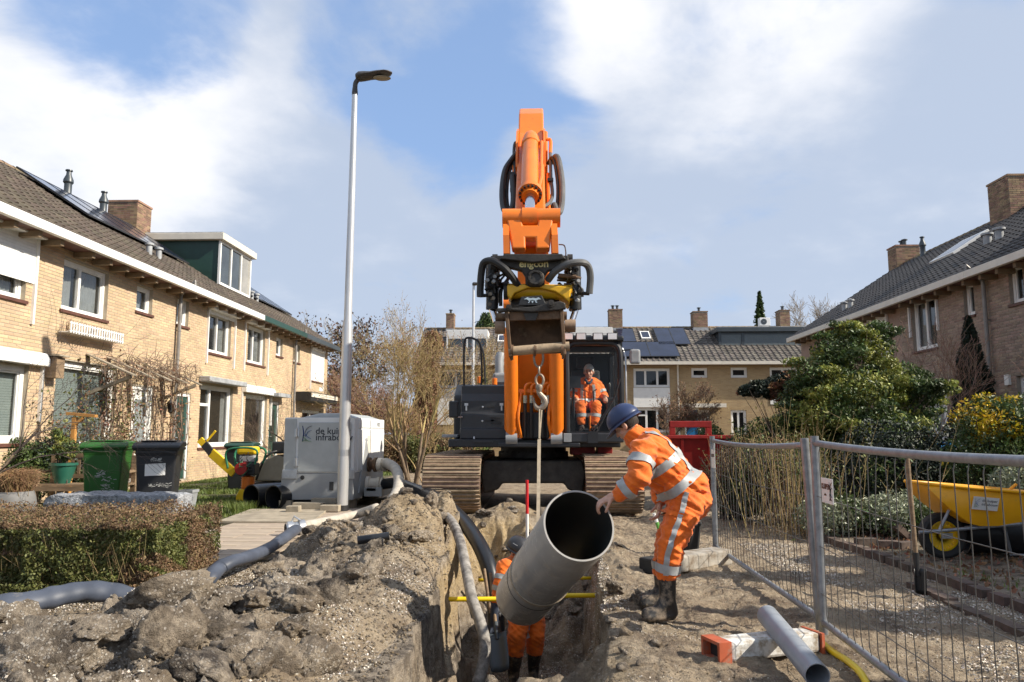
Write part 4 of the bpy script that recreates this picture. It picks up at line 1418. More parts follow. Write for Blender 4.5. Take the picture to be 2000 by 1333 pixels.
a = h.px((1427, 801), (1460, 862)); h.window(a[0], a[1], .3, a[3], split=(.5,), sill=False, fw=.1)
d_ = h.px((1418, 644), (1585, 680)); h.dormer(d_[0], d_[1], -1.4, d_[2] + .03, d_[3] + .05, (M_dgrey, M_dgrey, M_dgrey), (.28,), cap=.25, blank=True)
h.chimney(*h.px((1379, 600), (1409, 600))[:2], -4.1, -3.3, 6.8, 8.2, 1)
h.chimney(*h.px((1562, 600), (1583, 600))[:2], -4.1, -3.3, 6.8, 8.25, 1)
u = h.px((1508, 622), (1530, 632)); m = h.mb(); m.bx(u[0], u[1], -2.6, -2.2, u[2] + .2, u[2] + .65)
ac = m.build('air_conditioner', M_white, h.o, bevel=.02)
m = h.mb(); m.lathe([(.17, 0), (.17, .01), (.02, .012)], (u[0] + .22, -2.2, u[2] + .42), axis=(0, 1, 0), n=14); m.build('fan_grille', M_dgrey, ac)
hs.append(h)
for h in hs: h.finish()
# ================================================================== EXCAVATOR
M_or = mat('orange_paint', (0.78, 0.185, 0.010), 0.4, var=0.10, scale=3, dirt=0.36, dirtcol=(0.40, 0.13, 0.04), dscale=7, coat=0.15, bump=.05, bscale=12)
M_blk = mat('anthracite_paint', (0.015, 0.016, 0.019), 0.42, var=0.2, scale=4, dirt=0.10, dirtcol=(0.10, 0.085, 0.07), dscale=5)
M_blk2 = mat('dark_grey_panel', (0.028, 0.030, 0.035), 0.4, var=0.15, scale=4, dirt=0.10, dirtcol=(0.13, 0.11, 0.09), dscale=6)
M_steel = mat('worn_dark_steel', (0.04, 0.036, 0.032), 0.55, metal=0.35, var=0.35, scale=7, dirt=0.35, dirtcol=(0.17, 0.125, 0.085), dscale=8, bump=0.3, bscale=40)
M_rust = mat('rusty_muddy_steel', (0.14, 0.085, 0.05), 0.75, metal=0.2, var=0.4, scale=6, dirt=0.42, dirtcol=(0.27, 0.20, 0.125), dscale=7, bump=0.35, bscale=30)
M_mudst = mat('mud_caked_steel', (0.30, 0.22, 0.145), 0.85, var=0.35, scale=5, isl=.22, dirt=0.44, dirtcol=(0.09, 0.07, 0.05), dscale=5, bump=0.4, bscale=25)
M_yel = mat('yellow_paint', (0.75, 0.42, 0.015), 0.4, var=0.1, scale=4, dirt=0.2, dirtcol=(0.2, 0.13, 0.05), dscale=7)
M_chrome = mat('chrome_rod', (0.75, 0.75, 0.78), 0.15, metal=1.0, var=0.05, rvar=0.03)
M_hose = mat('hydraulic_hose', (0.014, 0.014, 0.015), 0.5, var=0.2, dirt=0.2, dirtcol=(0.13, 0.11, 0.09), dscale=9)
M_hoseg = mat('spiral_guard', (0.10, 0.10, 0.10), 0.55, var=0.2)
M_lens = mat('lamp_lens', (0.75, 0.77, 0.8), 0.15, var=0.1, rvar=.03)
M_cabg = glass_mat('cab_glass', tint=(.97, .98, .98), opac=0.02, ior=1.2)
M_red = mat('red_paint', (0.30, 0.014, 0.011), 0.5, var=0.15, dirt=.2)
M_seat = mat('seat_cloth', (0.03, 0.03, 0.032), 0.9)
M_letter = mat('cream_lettering', (0.75, 0.66, 0.32), 0.6, var=.15, scale=30)
M_emblem = mat('pale_blue_print', (0.42, 0.52, 0.60), 0.6)
M_greym = mat('grey_paint', (0.28, 0.29, 0.30), 0.5, var=.15, dirt=.15)
X0 = -0.08
ex = thing('excavator', 'orange and black crawler excavator facing down the trench', 'excavator', (X0, 13.6, 0))
# ---- crawler tracks
TZ, TR, TY0, TY1 = 0.47, 0.42, 12.17, 15.5
WID = 0.9
def loop_pt(sv, r):        # point on the stadium in (y,z) with tangent
 st = TY1 - TY0
 arc = PI * r
 sv %= (2 * st + 2 * arc)
 if sv < st: return TY0 + sv, TZ - r, 1, 0
 sv -= st
 if sv < arc:
  a = -PI / 2 + sv / r
  return TY1 + math.cos(a) * r, TZ + math.sin(a) * r, -math.sin(a), math.cos(a)
 sv -= arc
 if sv < st: return TY1 - sv, TZ + r, -1, 0
 sv -= st
 a = PI / 2 + sv / r
 return TY0 + math.cos(a) * r, TZ + math.sin(a) * r, -math.sin(a), math.cos(a)
sm = MB()
pw = 0.186
sm.bx(-WID / 2, WID / 2, -pw / 2, pw / 2, -0.012, 0.012)
for k, q in enumerate((-0.07, -0.005, 0.06)):
 sm.prism([(q - .012, .0125), (q + .012, .0125), (q + .007, .036), (q - .007, .036)], (-WID / 2 + .01, 0, 0), (0, 1, 0), (0, 0, 1), (WID - .02, 0, 0))
for q in (-.14, .14):
 sm.bx(q - .04, q + .04, -0.06, 0.06, -0.06, -0.0125)
shoe = sm.mesh('track_shoe'); shoe.materials.append(M_mudst)
LOOP = 2 * (TY1 - TY0) + 2 * PI * TR
NSH = int(LOOP / 0.19)
for sx in (-1, 1):
 tx = X0 + sx * 1.26
 tr = MB()
 tr.bx(tx - .2, tx + .2, TY0 + .1, TY1 - .1, TZ - .2, TZ + .2)
 t = tr.build('track_frame', M_blk, ex, bevel=.03)
 t['label'] = 'black track frame with muddy shoes'
 for yy, nm in ((TY0, 'idler_wheel'), (TY1, 'drive_sprocket')):
  m = MB(); m.lathe([(.001, -.11), (.12, -.11), (.12, -.06), (.34, -.06), (.36, -.03), (.36, .03), (.34, .06), (.12, .06), (.12, .11), (.001, .11)], (tx, yy, TZ), axis=(1, 0, 0), n=24)
  m.build(nm, M_steel, t, auto=.5)
 for k in range(7):
  m = MB(); m.lathe([(.001, -.13), (.09, -.13), (.09, .13), (.001, .13)], (tx, TY0 + .45 + k * .42, TZ - .29), axis=(1, 0, 0), n=14); m.build('track_roller', M_steel, t, auto=.5)
 r_ = random.Random(4 + sx)
 for k in range(NSH):
  y, z, ty, tz = loop_pt(k * LOOP / NSH + 0.07, TR)
  u = Vector((1, 0, 0)); v = Vector((0, ty, tz)); n = u.cross(v)
  if (Vector((0, y, z)) - Vector((0, min(max(y, TY0), TY1), TZ))).dot(n) < 0: u, n = -u, -n
  M = Matrix((u, v, n)).transposed().to_4x4(); M.translation = (tx, y, z)
  place(link('track_shoe', shoe, None, t), M @ Matrix.Rotation(r_.uniform(-.02, .02), 4, 'X'))
# ---- lower frame between the tracks
m = MB()
m.prism([(-.80, .83), (.80, .83), (.86, .62), (.80, .30), (.56, .36), (.5, .46), (-.5, .46), (-.56, .36), (-.80, .30), (-.86, .62)], (X0, 12.35, 0), (1, 0, 0), (0, 0, 1), (0, 2.2, 0))
cb = m.build('car_body', M_steel, ex, bevel=.03)
m = MB()
m.lathe([(.001, .84), (.62, .84), (.62, .93), (.58, .93), (.58, 1.03), (.001, 1.03)], (X0, 13.55, 0), n=48)
m.build('slewing_ring', M_steel, ex, auto=.5)
bolt = MB(); bolt.lathe([(.018, 0), (.018, .02), (.001, .02)], n=6, axis=(0, 0, 1)); bolt_me = bolt.mesh('bolt'); bolt_me.materials.append(M_steel)
for k in range(28):
 a = 2 * PI * k / 28
 o = link('bolt', bolt_me, None, ex)
 place(o, Matrix.Translation((X0 + math.cos(a) * .60, 13.55 + math.sin(a) * .60, .931)))
# ---- house: deck, tool locker, engine hood, counterweight
m = MB(); m.bx(X0 - 1.36, X0 + 1.40, 12.15, 15.4, 1.04, 1.17); m.bx(X0 - .55, X0 + .75, 11.95, 12.149, 1.04, 1.12)
m.build('deck', M_blk, ex, bevel=.02)
Yf = 12.2
a, b = P(898, 868, Yf), P(990, 752, Yf)
lx0, lx1, lz0, lz1 = a.x, b.x, 1.172, b.z
m = MB()
m.prism([(0, lz0), (0, lz0 + .16), (.03, lz0 + .17), (.03, lz0 + .40), (.12, lz0 + .43), (.12, lz0 + .62), (.2, lz0 + .74), (.2, lz1), (1.2, lz1), (1.2, lz0)], (lx0, Yf, 0), (0, 1, 0), (0, 0, 1), (lx1 - lx0, 0, 0))
tl = m.build('tool_locker', M_blk2, ex, bevel=.015)
m = MB(); m.bx(lx0 - .03, lx1 + .02, Yf - .06, Yf + .4, 1.045, 1.168)
m.build('locker_step', M_blk, tl, bevel=.01)
m = MB(); m.bx(lx0 + .22, lx1 - .22, Yf - .085, Yf - .061, 1.12, 1.15); m.build('grab_bar', M_blk2, tl)
for zq, yq in ((lz0 + .29, Yf + .03), (lz0 + .52, Yf + .12)):
 for t in (.12, .88):
  xx = lx0 + (lx1 - lx0) * t
  m = MB(); m.bx(xx - .03, xx + .03, yq - .02, yq - .002, zq + .02, zq + .06); m.bx(xx - .012, xx + .012, yq - .018, yq - .002, zq - .06, zq + .018)
  if zq > lz0 + .4: m.build('latch', M_alu, tl)
 m = MB(); m.bx(lx0 + .40, lx0 + .55, yq - .01, yq - .001, zq - .012, zq + .02); m.build('lock_slot', M_dark, tl)
 m = MB(); m.lathe([(.016, 0), (.016, .008), (.001, .01)], (lx0 + .36, yq, zq), axis=(0, -1, 0), n=10); m.build('lock', M_alu, tl)
m = MB()
for k in range(3): m.bx(lx1 - .26, lx1 - .08, Yf + .02, Yf + .029, lz0 + .24 + k * .045, lz0 + .265 + k * .045)
m.build('air_vent', M_dark, tl)
m = MB()
m.prism([(12.9, 1.17), (15.2, 1.17), (15.9, 1.3), (16.0, 2.0), (15.8, 2.12), (13.3, 2.12), (12.9, 1.9)], (X0 - 1.36, 0, 0), (0, 1, 0), (0, 0, 1), (1.1, 0, 0))
m.build('engine_hood', M_blk, ex, bevel=.04)
m = MB()
m.prism([(-1.38, 0), (1.38, 0), (1.30, .4), (.8, .75), (-.8, .75), (-1.30, .4)], (X0, 15.25, 1.06), (1, 0, 0), (0, 1, 0), (0, 0, 1.05))
m.build('counterweight', M_or, ex, bevel=.06)
m = MB(); q = P(975, 745, 14.3); m.tube([(q.x, 14.3, 1.9), (q.x, 14.3, q.z + .42), (q.x + .03, 14.36, q.z + .52)], .085, 14)
m.build('exhaust_pipe', M_greym, ex, auto=.6)
m = MB(); q0, q1 = P(962, 752, 13.6), P(992, 728, 13.6); m.bx(q0.x, q1.x, 13.6, 14.1, q0.z, q1.z); m.build('air_filter_box', M_greym, ex, bevel=.05)
for pq in ((937, 742), (966, 745)):
 q = P(*pq, 13.0); m = MB(); m.lathe([(.045, -.06), (.045, .05), (.001, .06)], q, n=10); m.build('orange_cap', M_or, ex)
# hand rails over the locker
for (x_a, x_b) in ((906, 938),):
 m = MB()
 ya = 12.6
 m.tube(spline([P(x_a, 770, ya), P(x_a, 700, ya), P(x_a + 1, 668, ya), P(x_a + 8, 660, ya), P(x_b - 8, 664, ya), P(x_b, 676, ya), P(x_b + 3, 720, ya), P(x_b + 2, 752, ya)], 4), .018, 8)
 m.build('hand_rail', M_blk, ex, auto=.6)
m = MB(); m.tube(spline([P(925, 662, 13.4), P(934, 668, 13.4), P(944, 690, 13.4), P(948, 750, 13.4)], 4), .018, 8); m.build('hand_rail', M_blk, ex, auto=.6)
m = MB(); m.tube([P(926, 752, 12.5), P(926, 858, 12.2)], .015, 8); m.build('grab_pole', M_alu, ex)
# mirror on the far left
m = MB(); m.tube([P(903, 815, 12.2), P(885, 816, 12.1), P(884, 800, 12.1)], .012, 6); ma = m.build('mirror_arm', M_alu, ex)
m = MB(); q = P(886, 800, 12.1); m.box(q, (.15, .06, .27)); m.build('mirror', M_blk, ma, bevel=.02)
m = MB(); q = P(880, 852, 12.4); m.box(q, (.26, .25, .05)); m.build('step_plate', M_greym, ex, bevel=.01)
# ---- cab (right in the picture)
Yc = 12.1
c0, c1 = P(1103, 868, Yc), P(1216, 662, Yc)
cx0, cx1, cz0, cz1 = c0.x, c1.x, 1.175, c1.z
cab = MB()
yb = Yc + 1.65
r = .045
def post(p0, p1, w=.075, d=.09): cab.beam(p0, p1, w, d, up=(1, 0, 0))
cab.tube(spline([(cx0 + .04, Yc, cz0 + .1), (cx0 + .04, Yc, cz0 + .9), (cx0 + .04, Yc + .03, cz1 - .25), (cx0 + .10, Yc + .05, cz1 - .10), (cx0 + .25, Yc + .06, cz1 - .06), (cx1 - .25, Yc + .06, cz1 - .06), (cx1 - .10, Yc + .05, cz1 - .10), (cx1 - .04, Yc + .03, cz1 - .25), (cx1 - .04, Yc, cz0 + .9), (cx1 - .04, Yc, cz0 + .1)], 6), .05, 10)
for xx in (cx0 + .03, cx1 - .03):
 cab.bx(xx - .035, xx + .035, yb - .1, yb, cz0, cz1 - .06)
 cab.bx(xx - .03, xx + .03, Yc + .8, Yc + .87, cz0, cz1 - .06)
 cab.bx(xx - .03, xx + .03, Yc + .05, yb - .1, cz1 - .12, cz1 - .05)
cab.bx(cx0, cx1, Yc - .02, Yc + .1, cz0 + .002, cz0 + .12)
cab.bx(cx0, cx0 + .05, Yc + .1, yb, cz0, cz0 + .45)
cab.bx(cx1 - .05, cx1, Yc + .1, yb, cz0, cz0 + .45)
cab.bx(cx0, cx1, yb + .001, yb + .05, cz0, cz1 - .07)
cabo = cab.build('cab', M_blk, ex, auto=.5)
m = MB(); m.bx(cx0 - .02, cx1 + .02, Yc - .02, yb + .06, cz1 - .049, cz1 + .05); m.build('cab_roof', M_blk, cabo, bevel=.035, seg=3)
m = MB(); m.bx(cx0 + .05, cx1 - .05, Yc + .1, yb - .02, cz0 + .001, cz0 + .1); m.build('cab_floor', M_dark, cabo)
m = MB(); m.bx(cx0 + .09, cx1 - .09, Yc + .022, Yc + .027, cz0 + .12, cz1 - .13); m.build('windscreen', M_cabg, cabo)
for xx in (cx0 + .012, cx1 - .016):
 m = MB(); m.bx(xx, xx + .004, Yc + .1, yb - .1, cz0 + .45, cz1 - .12); m.build('side_window', M_cabg, cabo)
# interior: seat, consoles, joysticks, monitor
scx = (cx0 + cx1) / 2 - .05
seat = MB()
seat.bx(scx - .25, scx + .25, Yc + .62, Yc + 1.1, 1.62, 1.76)
seat.prism([(Yc + 1.06, 1.72), (Yc + 1.2, 1.72), (Yc + 1.34, 2.35), (Yc + 1.22, 2.38)], (scx - .25, 0, 0), (0, 1, 0), (0, 0, 1), (.5, 0, 0))
seat.bx(scx - .16, scx + .16, Yc + 1.2, Yc + 1.3, 2.40, 2.62)
seat.bx(scx - .2, scx + .2, Yc + .7, Yc + 1.1, 1.28, 1.619)
seat.build('driver_seat', M_seat, cabo, bevel=.04)
for sx in (-1, 1):
 m = MB(); m.bx(scx + sx * .36 - .08, scx + sx * .36 + .08, Yc + .5, Yc + 1.15, 1.55, 1.86); cs = m.build('arm_console', M_blk, cabo, bevel=.03)
 m = MB(); m.tube([(scx + sx * .35, Yc + .52, 1.86), (scx + sx * .34, Yc + .49, 2.0)], .015, 8); m.lathe([(.02, 0), (.032, .03), (.034, .09), (.02, .12), (.001, .125)], (scx + sx * .34, Yc + .49, 1.98), n=10); m.build('joystick', M_dark, cs, auto=.6)
m = MB(); m.bx(cx0 + .1, cx0 + .28, Yc + .25, Yc + .29, 2.0, 2.2); m.tube([(cx0 + .16, Yc + .3, 1.5), (cx0 + .16, Yc + .3, 2.05)], .02, 6); m.build('monitor', M_blk, cabo)
for sx in (-1, 1):
 m = MB(); m.tube([(scx + sx * .07, Yc + .35, 1.3), (scx + sx * .07, Yc + .33, 1.95), (scx + sx * .12, Yc + .33, 1.98)], .011, 6); m.box((scx + sx * .08, Yc + .3, 1.33), (.1, .2, .03)); m.build('drive_lever', M_dark, cabo)
m = MB(); m.tube([(scx, Yc + .28, 1.3), (scx, Yc + .26, 1.55)], .018, 6); m.build('orange_lever', M_or, cabo)
# roof lights, wiper, bumper, mirror
for pxl in (1110, 1135, 1168, 1196):
 q = P(pxl, 655, Yc - .05)
 m = MB(); m.box(q + Vector((0, .05, -.02)), (.17, .09, .12)); wl_ = m.build('work_light', M_blk, cabo, bevel=.012)
 m = MB(); m.box(q + Vector((0, -.004, -.02)), (.14, .01, .095)); m.build('lens', M_lens, wl_)
m = MB(); m.bx(cx0 + .0, cx1 - .0, Yc - .03, Yc + .0, cz1 - .02, cz1 + .01); m.build('light_bar', M_blk, cabo)
m = MB(); m.tube([P(1158, 845, Yc - .09), P(1200, 778, Yc - .07)], .016, 6); m.tube([P(1164, 847, Yc - .1), P(1206, 765, Yc - .07)], .016, 6); m.tube([P(1200, 778, Yc - .08), P(1212, 740, Yc - .06)], .012, 6)
m.build('wiper_arm', M_dark, cabo)
m = MB(); q0, q1 = P(1100, 865, 11.95), P(1216, 846, 11.95); m.bx(q0.x, q1.x + .02, 11.95, 12.07, q0.z, q1.z); bp_ = m.build('bumper', M_blk2, cabo, bevel=.02)
m = MB(); q0, q1 = P(1148, 866, 11.93), P(1168, 843, 11.93); m.bx(q0.x, q1.x, 11.93, 11.949, q0.z, q1.z); m.build('bumper_bracket', M_blk, bp_)
m = MB(); q0, q1 = P(1101, 864, 11.93), P(1116, 847, 11.93); m.bx(q0.x, q1.x, 11.935, 11.949, q0.z, q1.z); m.build('bumper_light', M_greym, bp_, bevel=.005)
m = MB(); m.tube([P(1213, 685, Yc + .02), P(1236, 683, Yc), P(1240, 690, Yc)], .012, 6); ma = m.build('mirror_arm', M_blk, cabo)
m = MB(); q = P(1240, 697, Yc); m.box(q, (.175, .07, .24)); m.build('mirror', M_greym, ma, bevel=.04, seg=3)
m = MB(); m.tube([(cx1 + .01, Yc + .05, cz0 + .2), (cx1 + .045, Yc + .02, cz0 + .5), (cx1 + .045, Yc + .02, cz1 - .3), (cx1 + .0, Yc + .06, cz1 - .15)], .016, 8); m.build('grab_pole', M_alu, cabo, auto=.6)
m = MB(); m.bx(cx0 - .075, cx0 - .012, Yc + .1, Yc + .16, cz0 + .3, cz1 - .1); m.build('white_conduit', M_greym, cabo)
# red boxes under the cab
for (q0, q1) in (((1115, 882), (1162, 868)), ((1168, 880), (1196, 869))):
 a, b = P(*q0, 12.9), P(*q1, 12.9); m = MB(); m.bx(a.x, b.x, 12.9, 13.4, a.z - .06, b.z); m.build('red_valve_box', M_red, ex, bevel=.01)
# ---- boom with its two lift cylinders
foot = Vector((X0 + .02, 12.75, 1.55))
knee = Vector((X0 + .02, 12.1, 4.05))
tip = Vector((X0 + .03, 9.75, 5.18))
def box_beam(pts, widths, heights, xoff=0.0):
 """box section along a path in the y-z plane"""
 mb = MB()
 vs, fs = [], []
 n = len(pts)
 for i, p in enumerate(pts):
  t = (Vector(pts[min(i + 1, n - 1)]) - Vector(pts[max(i - 1, 0)])).normalized()
  nn = Vector((0, -t.z, t.y))
  for sx, sh in ((-1, -1), (1, -1), (1, 1), (-1, 1)):
   vs.append(Vector(p) + Vector((sx * widths[i] / 2, 0, 0)) + nn * sh * heights[i] / 2)
 for i in range(n - 1):
  for k in range(4):
   fs.append((i * 4 + k, i * 4 + (k + 1) % 4, i * 4 + 4 + (k + 1) % 4, i * 4 + 4 + k))
 fs += [(3, 2, 1, 0), tuple(range((n - 1) * 4, n * 4))]
 mb.add(vs, fs)
 return mb
mid = foot.lerp(knee, .5) + Vector((0, -.12, 0))
k1 = knee + Vector((0, -.5, .45))
box_beam([foot, mid, knee, k1, tip], [.62, .56, .5, .46, .40], [.42, .62, .66, .6, .36]).build('boom', M_or, ex, bevel=.02)
for sx in (-1, 1):
 xx = X0 + .02 + sx * .355
 a, b = Vector((xx, 12.02, 1.18)), Vector((xx, 11.78, 3.3))
 d_ = (b - a).normalized()
 m = MB(); m.lathe([(.085, 0), (.085, .1), (.115, .16), (.115, 1.62), (.125, 1.63), (.125, 1.75), (.06, 1.76), (.001, 1.76)], a, axis=d_, n=20)
 cyl_ = m.build('lift_cylinder', M_or, ex, auto=.5)
 m = MB(); m.cyl(a + d_ * 1.7, b, .055, n=14); m.build('cylinder_rod', M_chrome, cyl_, auto=.6)
 m = MB(); m.cyl(a + Vector((-.09, 0, 0)), a + Vector((.09, 0, 0)), .11, n=16); m.build('pin_boss', M_greym, cyl_, auto=.6)
 m = MB(); m.cyl(b + Vector((-.12, 0, 0)), b + Vector((.12, 0, 0)), .10, n=16); m.build('pin_boss', M_or, cyl_, auto=.6)
m = MB(); m.beam((X0 - .34, 11.95, 1.93), (X0 + .38, 11.95, 1.93), .05, .06); m.build('hose_bar', M_or, ex, bevel=.008)
for k, xx in enumerate((-.12, -.02, .16, .24)):
 m = MB(); m.tube(spline([(X0 + xx, 12.0, 1.2), (X0 + xx, 11.95, 1.55), (X0 + xx, 11.93, 1.75)], 4), .028, 8); m.build('valve_hose', M_hose, ex, auto=.6)
 m = MB(); m.cyl((X0 + xx, 11.93, 1.74), (X0 + xx, 11.92, 1.86), .034, n=10); m.build('hose_fitting', M_chrome, ex, auto=.6)
 m = MB(); m.tube(spline([(X0 + xx, 11.92, 1.86), (X0 + xx + .01, 11.9, 2.0), (X0 + xx + .09, 11.92, 2.05), (X0 + xx + .15, 12.0, 1.96), (X0 + xx + .16, 12.1, 1.8)], 5), .022, 8); m.build('orange_hose', M_or, ex, auto=.6)
for xx in (-.24, -.18, .3):
 m = MB(); m.tube(spline([(X0 + xx, 12.0, 1.2), (X0 + xx - .05, 11.9, 1.5), (X0 + xx, 11.95, 1.9)], 4), .024, 8); m.build('orange_hose', M_or, ex, auto=.6)
m = MB(); m.bx(X0 - .2, X0 + .26, 12.05, 12.3, 1.172, 1.6); m.build('valve_block', M_dark, ex, bevel=.03)
# ---- stick (dipper arm) leaning towards the trench
SX = X0 + .03
sb = P(1042, 500, 7.42)
st = P(1038, 240, 9.95)
sb.x = st.x = SX - .02
sd_ = (st - sb).normalized()
sn = Vector((0, -sd_.z, sd_.y))      # outward: towards the camera and up
L_ = (st - sb).length
prof = [(0.0, -.14), (0.0, .10), (.35, .17), (.9, .2), (L_ - .9, .22), (L_ - .45, .30), (L_ - .05, .22), (L_, .16), (L_, -.1), (L_ - .5, -.42), (L_ - 1.0, -.32), (.5, -.18)]
m = MB(); m.prism(prof, sb + Vector((-.16, 0, 0)), sd_, sn, Vector((.32, 0, 0)))
stick = m.build('stick', M_or, ex, bevel=.02)
for sx in (-1, 1):           # ribs / side bosses
 m = MB(); m.prism([(1.7, .19), (2.0, .36), (2.35, .36), (2.7, .25), (2.7, .1), (1.7, .1)], sb + Vector((sx * .165 - .012, 0, 0)), sd_, sn, Vector((.024, 0, 0)))
 m.build('lug_plate', M_or, stick)
# bucket cylinder on the outer face
ca = sb + sd_ * 2.15 + sn * .33
cb_ = sb + sd_ * .12 + sn * .36
cd = (cb_ - ca).normalized()
CL = (cb_ - ca).length
m = MB(); m.lathe([(.001, -.12), (.075, -.12), (.09, -.05), (.10, 0), (.10, .1), (.112, .11), (.112, .2), (.10, .21), (.10, CL * .70), (.128, CL * .705), (.128, CL * .74), (.09, CL * .745), (.085, CL * .77), (.045, CL * .772)], ca, axis=cd, n=24)
bc = m.build('bucket_cylinder', M_or, stick, auto=.5)
m = MB(); m.cyl(ca + cd * CL * .76, cb_, .052, n=16); m.build('cylinder_rod', M_chrome, bc, auto=.6)
m = MB()
for k in range(16):
 a_ = 2 * PI * k / 16
 u_ = cd.orthogonal().normalized(); v_ = cd.cross(u_)
 q = ca + cd * (CL * .745) + (u_ * math.cos(a_) + v_ * math.sin(a_)) * .108
 m.lathe([(.014, 0), (.014, .02), (.001, .02)], q, axis=cd, n=6)
m.build('flange_bolts', M_blk, bc)
m = MB(); m.tube([ca + cd * .15 + Vector((.09, -.04, 0)), ca + cd * .15 + Vector((.13, -.08, 0)), ca + cd * (CL * .55) + Vector((.12, -.06, 0)), ca + cd * (CL * .68) + Vector((.09, -.06, 0))], .02, 8); m.build('oil_pipe', M_or, bc, auto=.6)
m = MB(); m.cyl(cb_ + Vector((-.075, 0, 0)), cb_ + Vector((.075, 0, 0)), .105, n=20); m.build('rod_eye', M_or, bc, auto=.6)
# bucket linkage: H-link and side plates
lk0 = cb_
lk1 = P(1043, 492, 7.15); lk1.x = SX - .01
ld = (lk1 - lk0); LL = ld.length; ld.normalize()
ln = Vector((0, -ld.z, ld.y))
if ln.y > 0: ln = -ln
m = MB()
m.cyl(lk0 + Vector((-.27, 0, 0)), lk0 + Vector((.30, 0, 0)), .095, n=18)
m.build('link_pin', M_or, stick, auto=.6)
m = MB(); pl = [(-.24, -.02), (-.10, -.02), (-.07, .12), (.07, .12), (.10, -.02), (.24, -.02), (.21, .16), (.18, LL), (.05, LL), (.05, .26), (-.05, .26), (-.05, LL), (-.18, LL), (-.21, .16)]
m.prism(pl, lk0 - ln * .03, (1, 0, 0), ld, ln * .10)
m.build('h_link', M_or, stick, bevel=.015)
for sx in (-1, 1):
 m = MB(); m.prism([(.02, -.12), (.10, .06), (.25, .10), (LL + .05, .06), (LL + .05, -.26), (.12, -.26)], lk0 + Vector((sx * .235 - .03, 0, 0)), ld, ln, Vector((.06, 0, 0)))
 m.build('side_link', M_or, stick)
# hose loops and pipes on both flanks of the stick
for sx, mm in ((-1, M_hose), (1, M_hoseg)):
 pts = [P(1010, 300, 9.0), P(1000, 312, 8.95), P(986, 335, 8.8), P(981, 375, 8.5), P(984, 408, 8.3), P(994, 416, 8.2), P(1003, 395, 8.3), P(1001, 345, 8.6)] if sx < 0 else \
   [P(1078, 318, 9.0), P(1086, 306, 8.9), P(1092, 318, 8.8), P(1098, 360, 8.5), P(1097, 400, 8.3), P(1090, 417, 8.2), P(1082, 400, 8.3)]
 m = MB(); m.tube(spline(pts, 7), .036, 10); m.build('hose_loop', mm, stick, auto=.6)
 m = MB(); m.tube(spline([q + Vector((-sx * .05, .04, .0)) for q in pts], 7), .022, 8); m.build('hose_loop', M_hose, stick, auto=.6)
m = MB(); m.tube(spline([P(1032, 277, 9.35), P(1012, 278, 9.3), P(1005, 283, 9.25), P(1004, 310, 9.0), P(1007, 345, 8.7), P(1008, 420, 8.1)], 5), .02, 8); m.build('steel_pipe', M_hose, stick, auto=.6)
m = MB(); m.tube(spline([P(1045, 272, 9.3), P(1066, 273, 9.3), P(1075, 275, 9.3), P(1075, 300, 9.1)], 5), .022, 8); m.build('oil_pipe', M_or, stick, auto=.6)
m = MB(); m.tube(spline([P(1075, 300, 9.1), P(1076, 345, 8.7), P(1079, 380, 8.5), P(1072, 398, 8.2), P(1050, 408, 8.0)], 5), .02, 8); m.build('hose', M_hoseg, stick, auto=.6)
for q in (1003, 1006.5):
 m = MB(); m.tube([P(q, 325, 8.9), P(q + 1, 425, 8.1)], .018 if q < 1005 else .012, 8); m.build('steel_pipe', M_or if q < 1005 else M_hose, stick)
m = MB(); m.tube([P(1070, 340, 8.8), P(1073, 425, 8.1)], .02, 8); m.build('steel_pipe', M_or, stick)
for pq in ((1001, 340), (1002, 372), (1075, 352), (1074, 384)):
 q = P(*pq, 8.62); m = MB(); m.box(q, (.07, .05, .035)); m.build('pipe_clamp', M_blk, stick)
m = MB(); m.tube(spline([P(1092, 478, 7.5), P(1102, 480, 7.4), P(1105, 492, 7.35), P(1105, 500, 7.3)], 4), .007, 6); m.build('thin_hose', M_hose, stick)
# ---- tilt rotator
TY = 7.15
tilt = MB()
pl = [(967, 499), (1110, 499), (1112, 514), (1098, 523), (1070, 529), (1064, 540), (1064, 556), (1054, 561), (1036, 561), (1026, 556), (1026, 540), (1019, 529), (992, 522), (966, 514)]
def plate(pl, Y, th):
 w = [P(a, b, Y) for a, b in pl]
 o = w[0]
 mb = MB()
 return mb.prism([((q - o).x, (q - o).z) for q in w], o, (1, 0, 0), (0, 0, 1), (0, th, 0))
tr_ = plate(pl, TY - .12, .09).build('tilt_rotator_frame', M_steel, ex, bevel=.012)
plate([(985, 496), (1098, 496), (1106, 506), (1060, 511), (1042, 513), (1024, 511), (976, 506)], TY - .19, .065).build('upper_plate', M_steel, tr_, bevel=.01)
for pxs in (962, 1108):
 a = P(pxs, 507, TY); m = MB(); m.cyl(a + Vector((0, -.02, 0)), a + Vector((.05, -.02, 0)), .045, n=14); m.build('frame_pin', M_steel, tr_, auto=.6)
 plate([(pxs - 4, 500), (pxs + 8, 500), (pxs + 8, 528), (pxs - 4, 524)], TY - .02, .3).build('ear_plate', M_steel, tr_, bevel=.008)
a = P(1046, 545, TY - .125); m = MB(); m.lathe([(.085, 0), (.085, .03), (.07, .05), (.05, .05), (.045, .035), (.001, .035)], a, axis=(0, -1, .15), n=24); cp = m.build('pivot_cap', M_steel, tr_, auto=.5)
m = MB()
for k in range(7):
 an = 2 * PI * k / 7; m.lathe([(.009, .05), (.009, .06), (.001, .06)], a + Vector((math.cos(an) * .06, 0, math.sin(an) * .06)), axis=(0, -1, .15), n=6)
m.build('cap_bolts', M_steel, cp)
a = P(1014, 522, TY - .124)
text_mesh('lettering', 'engcon', 0.097, frame(a, (1, 0, 0), (0, 0, 1)), M_letter, tr_, .001, bold=.0028)
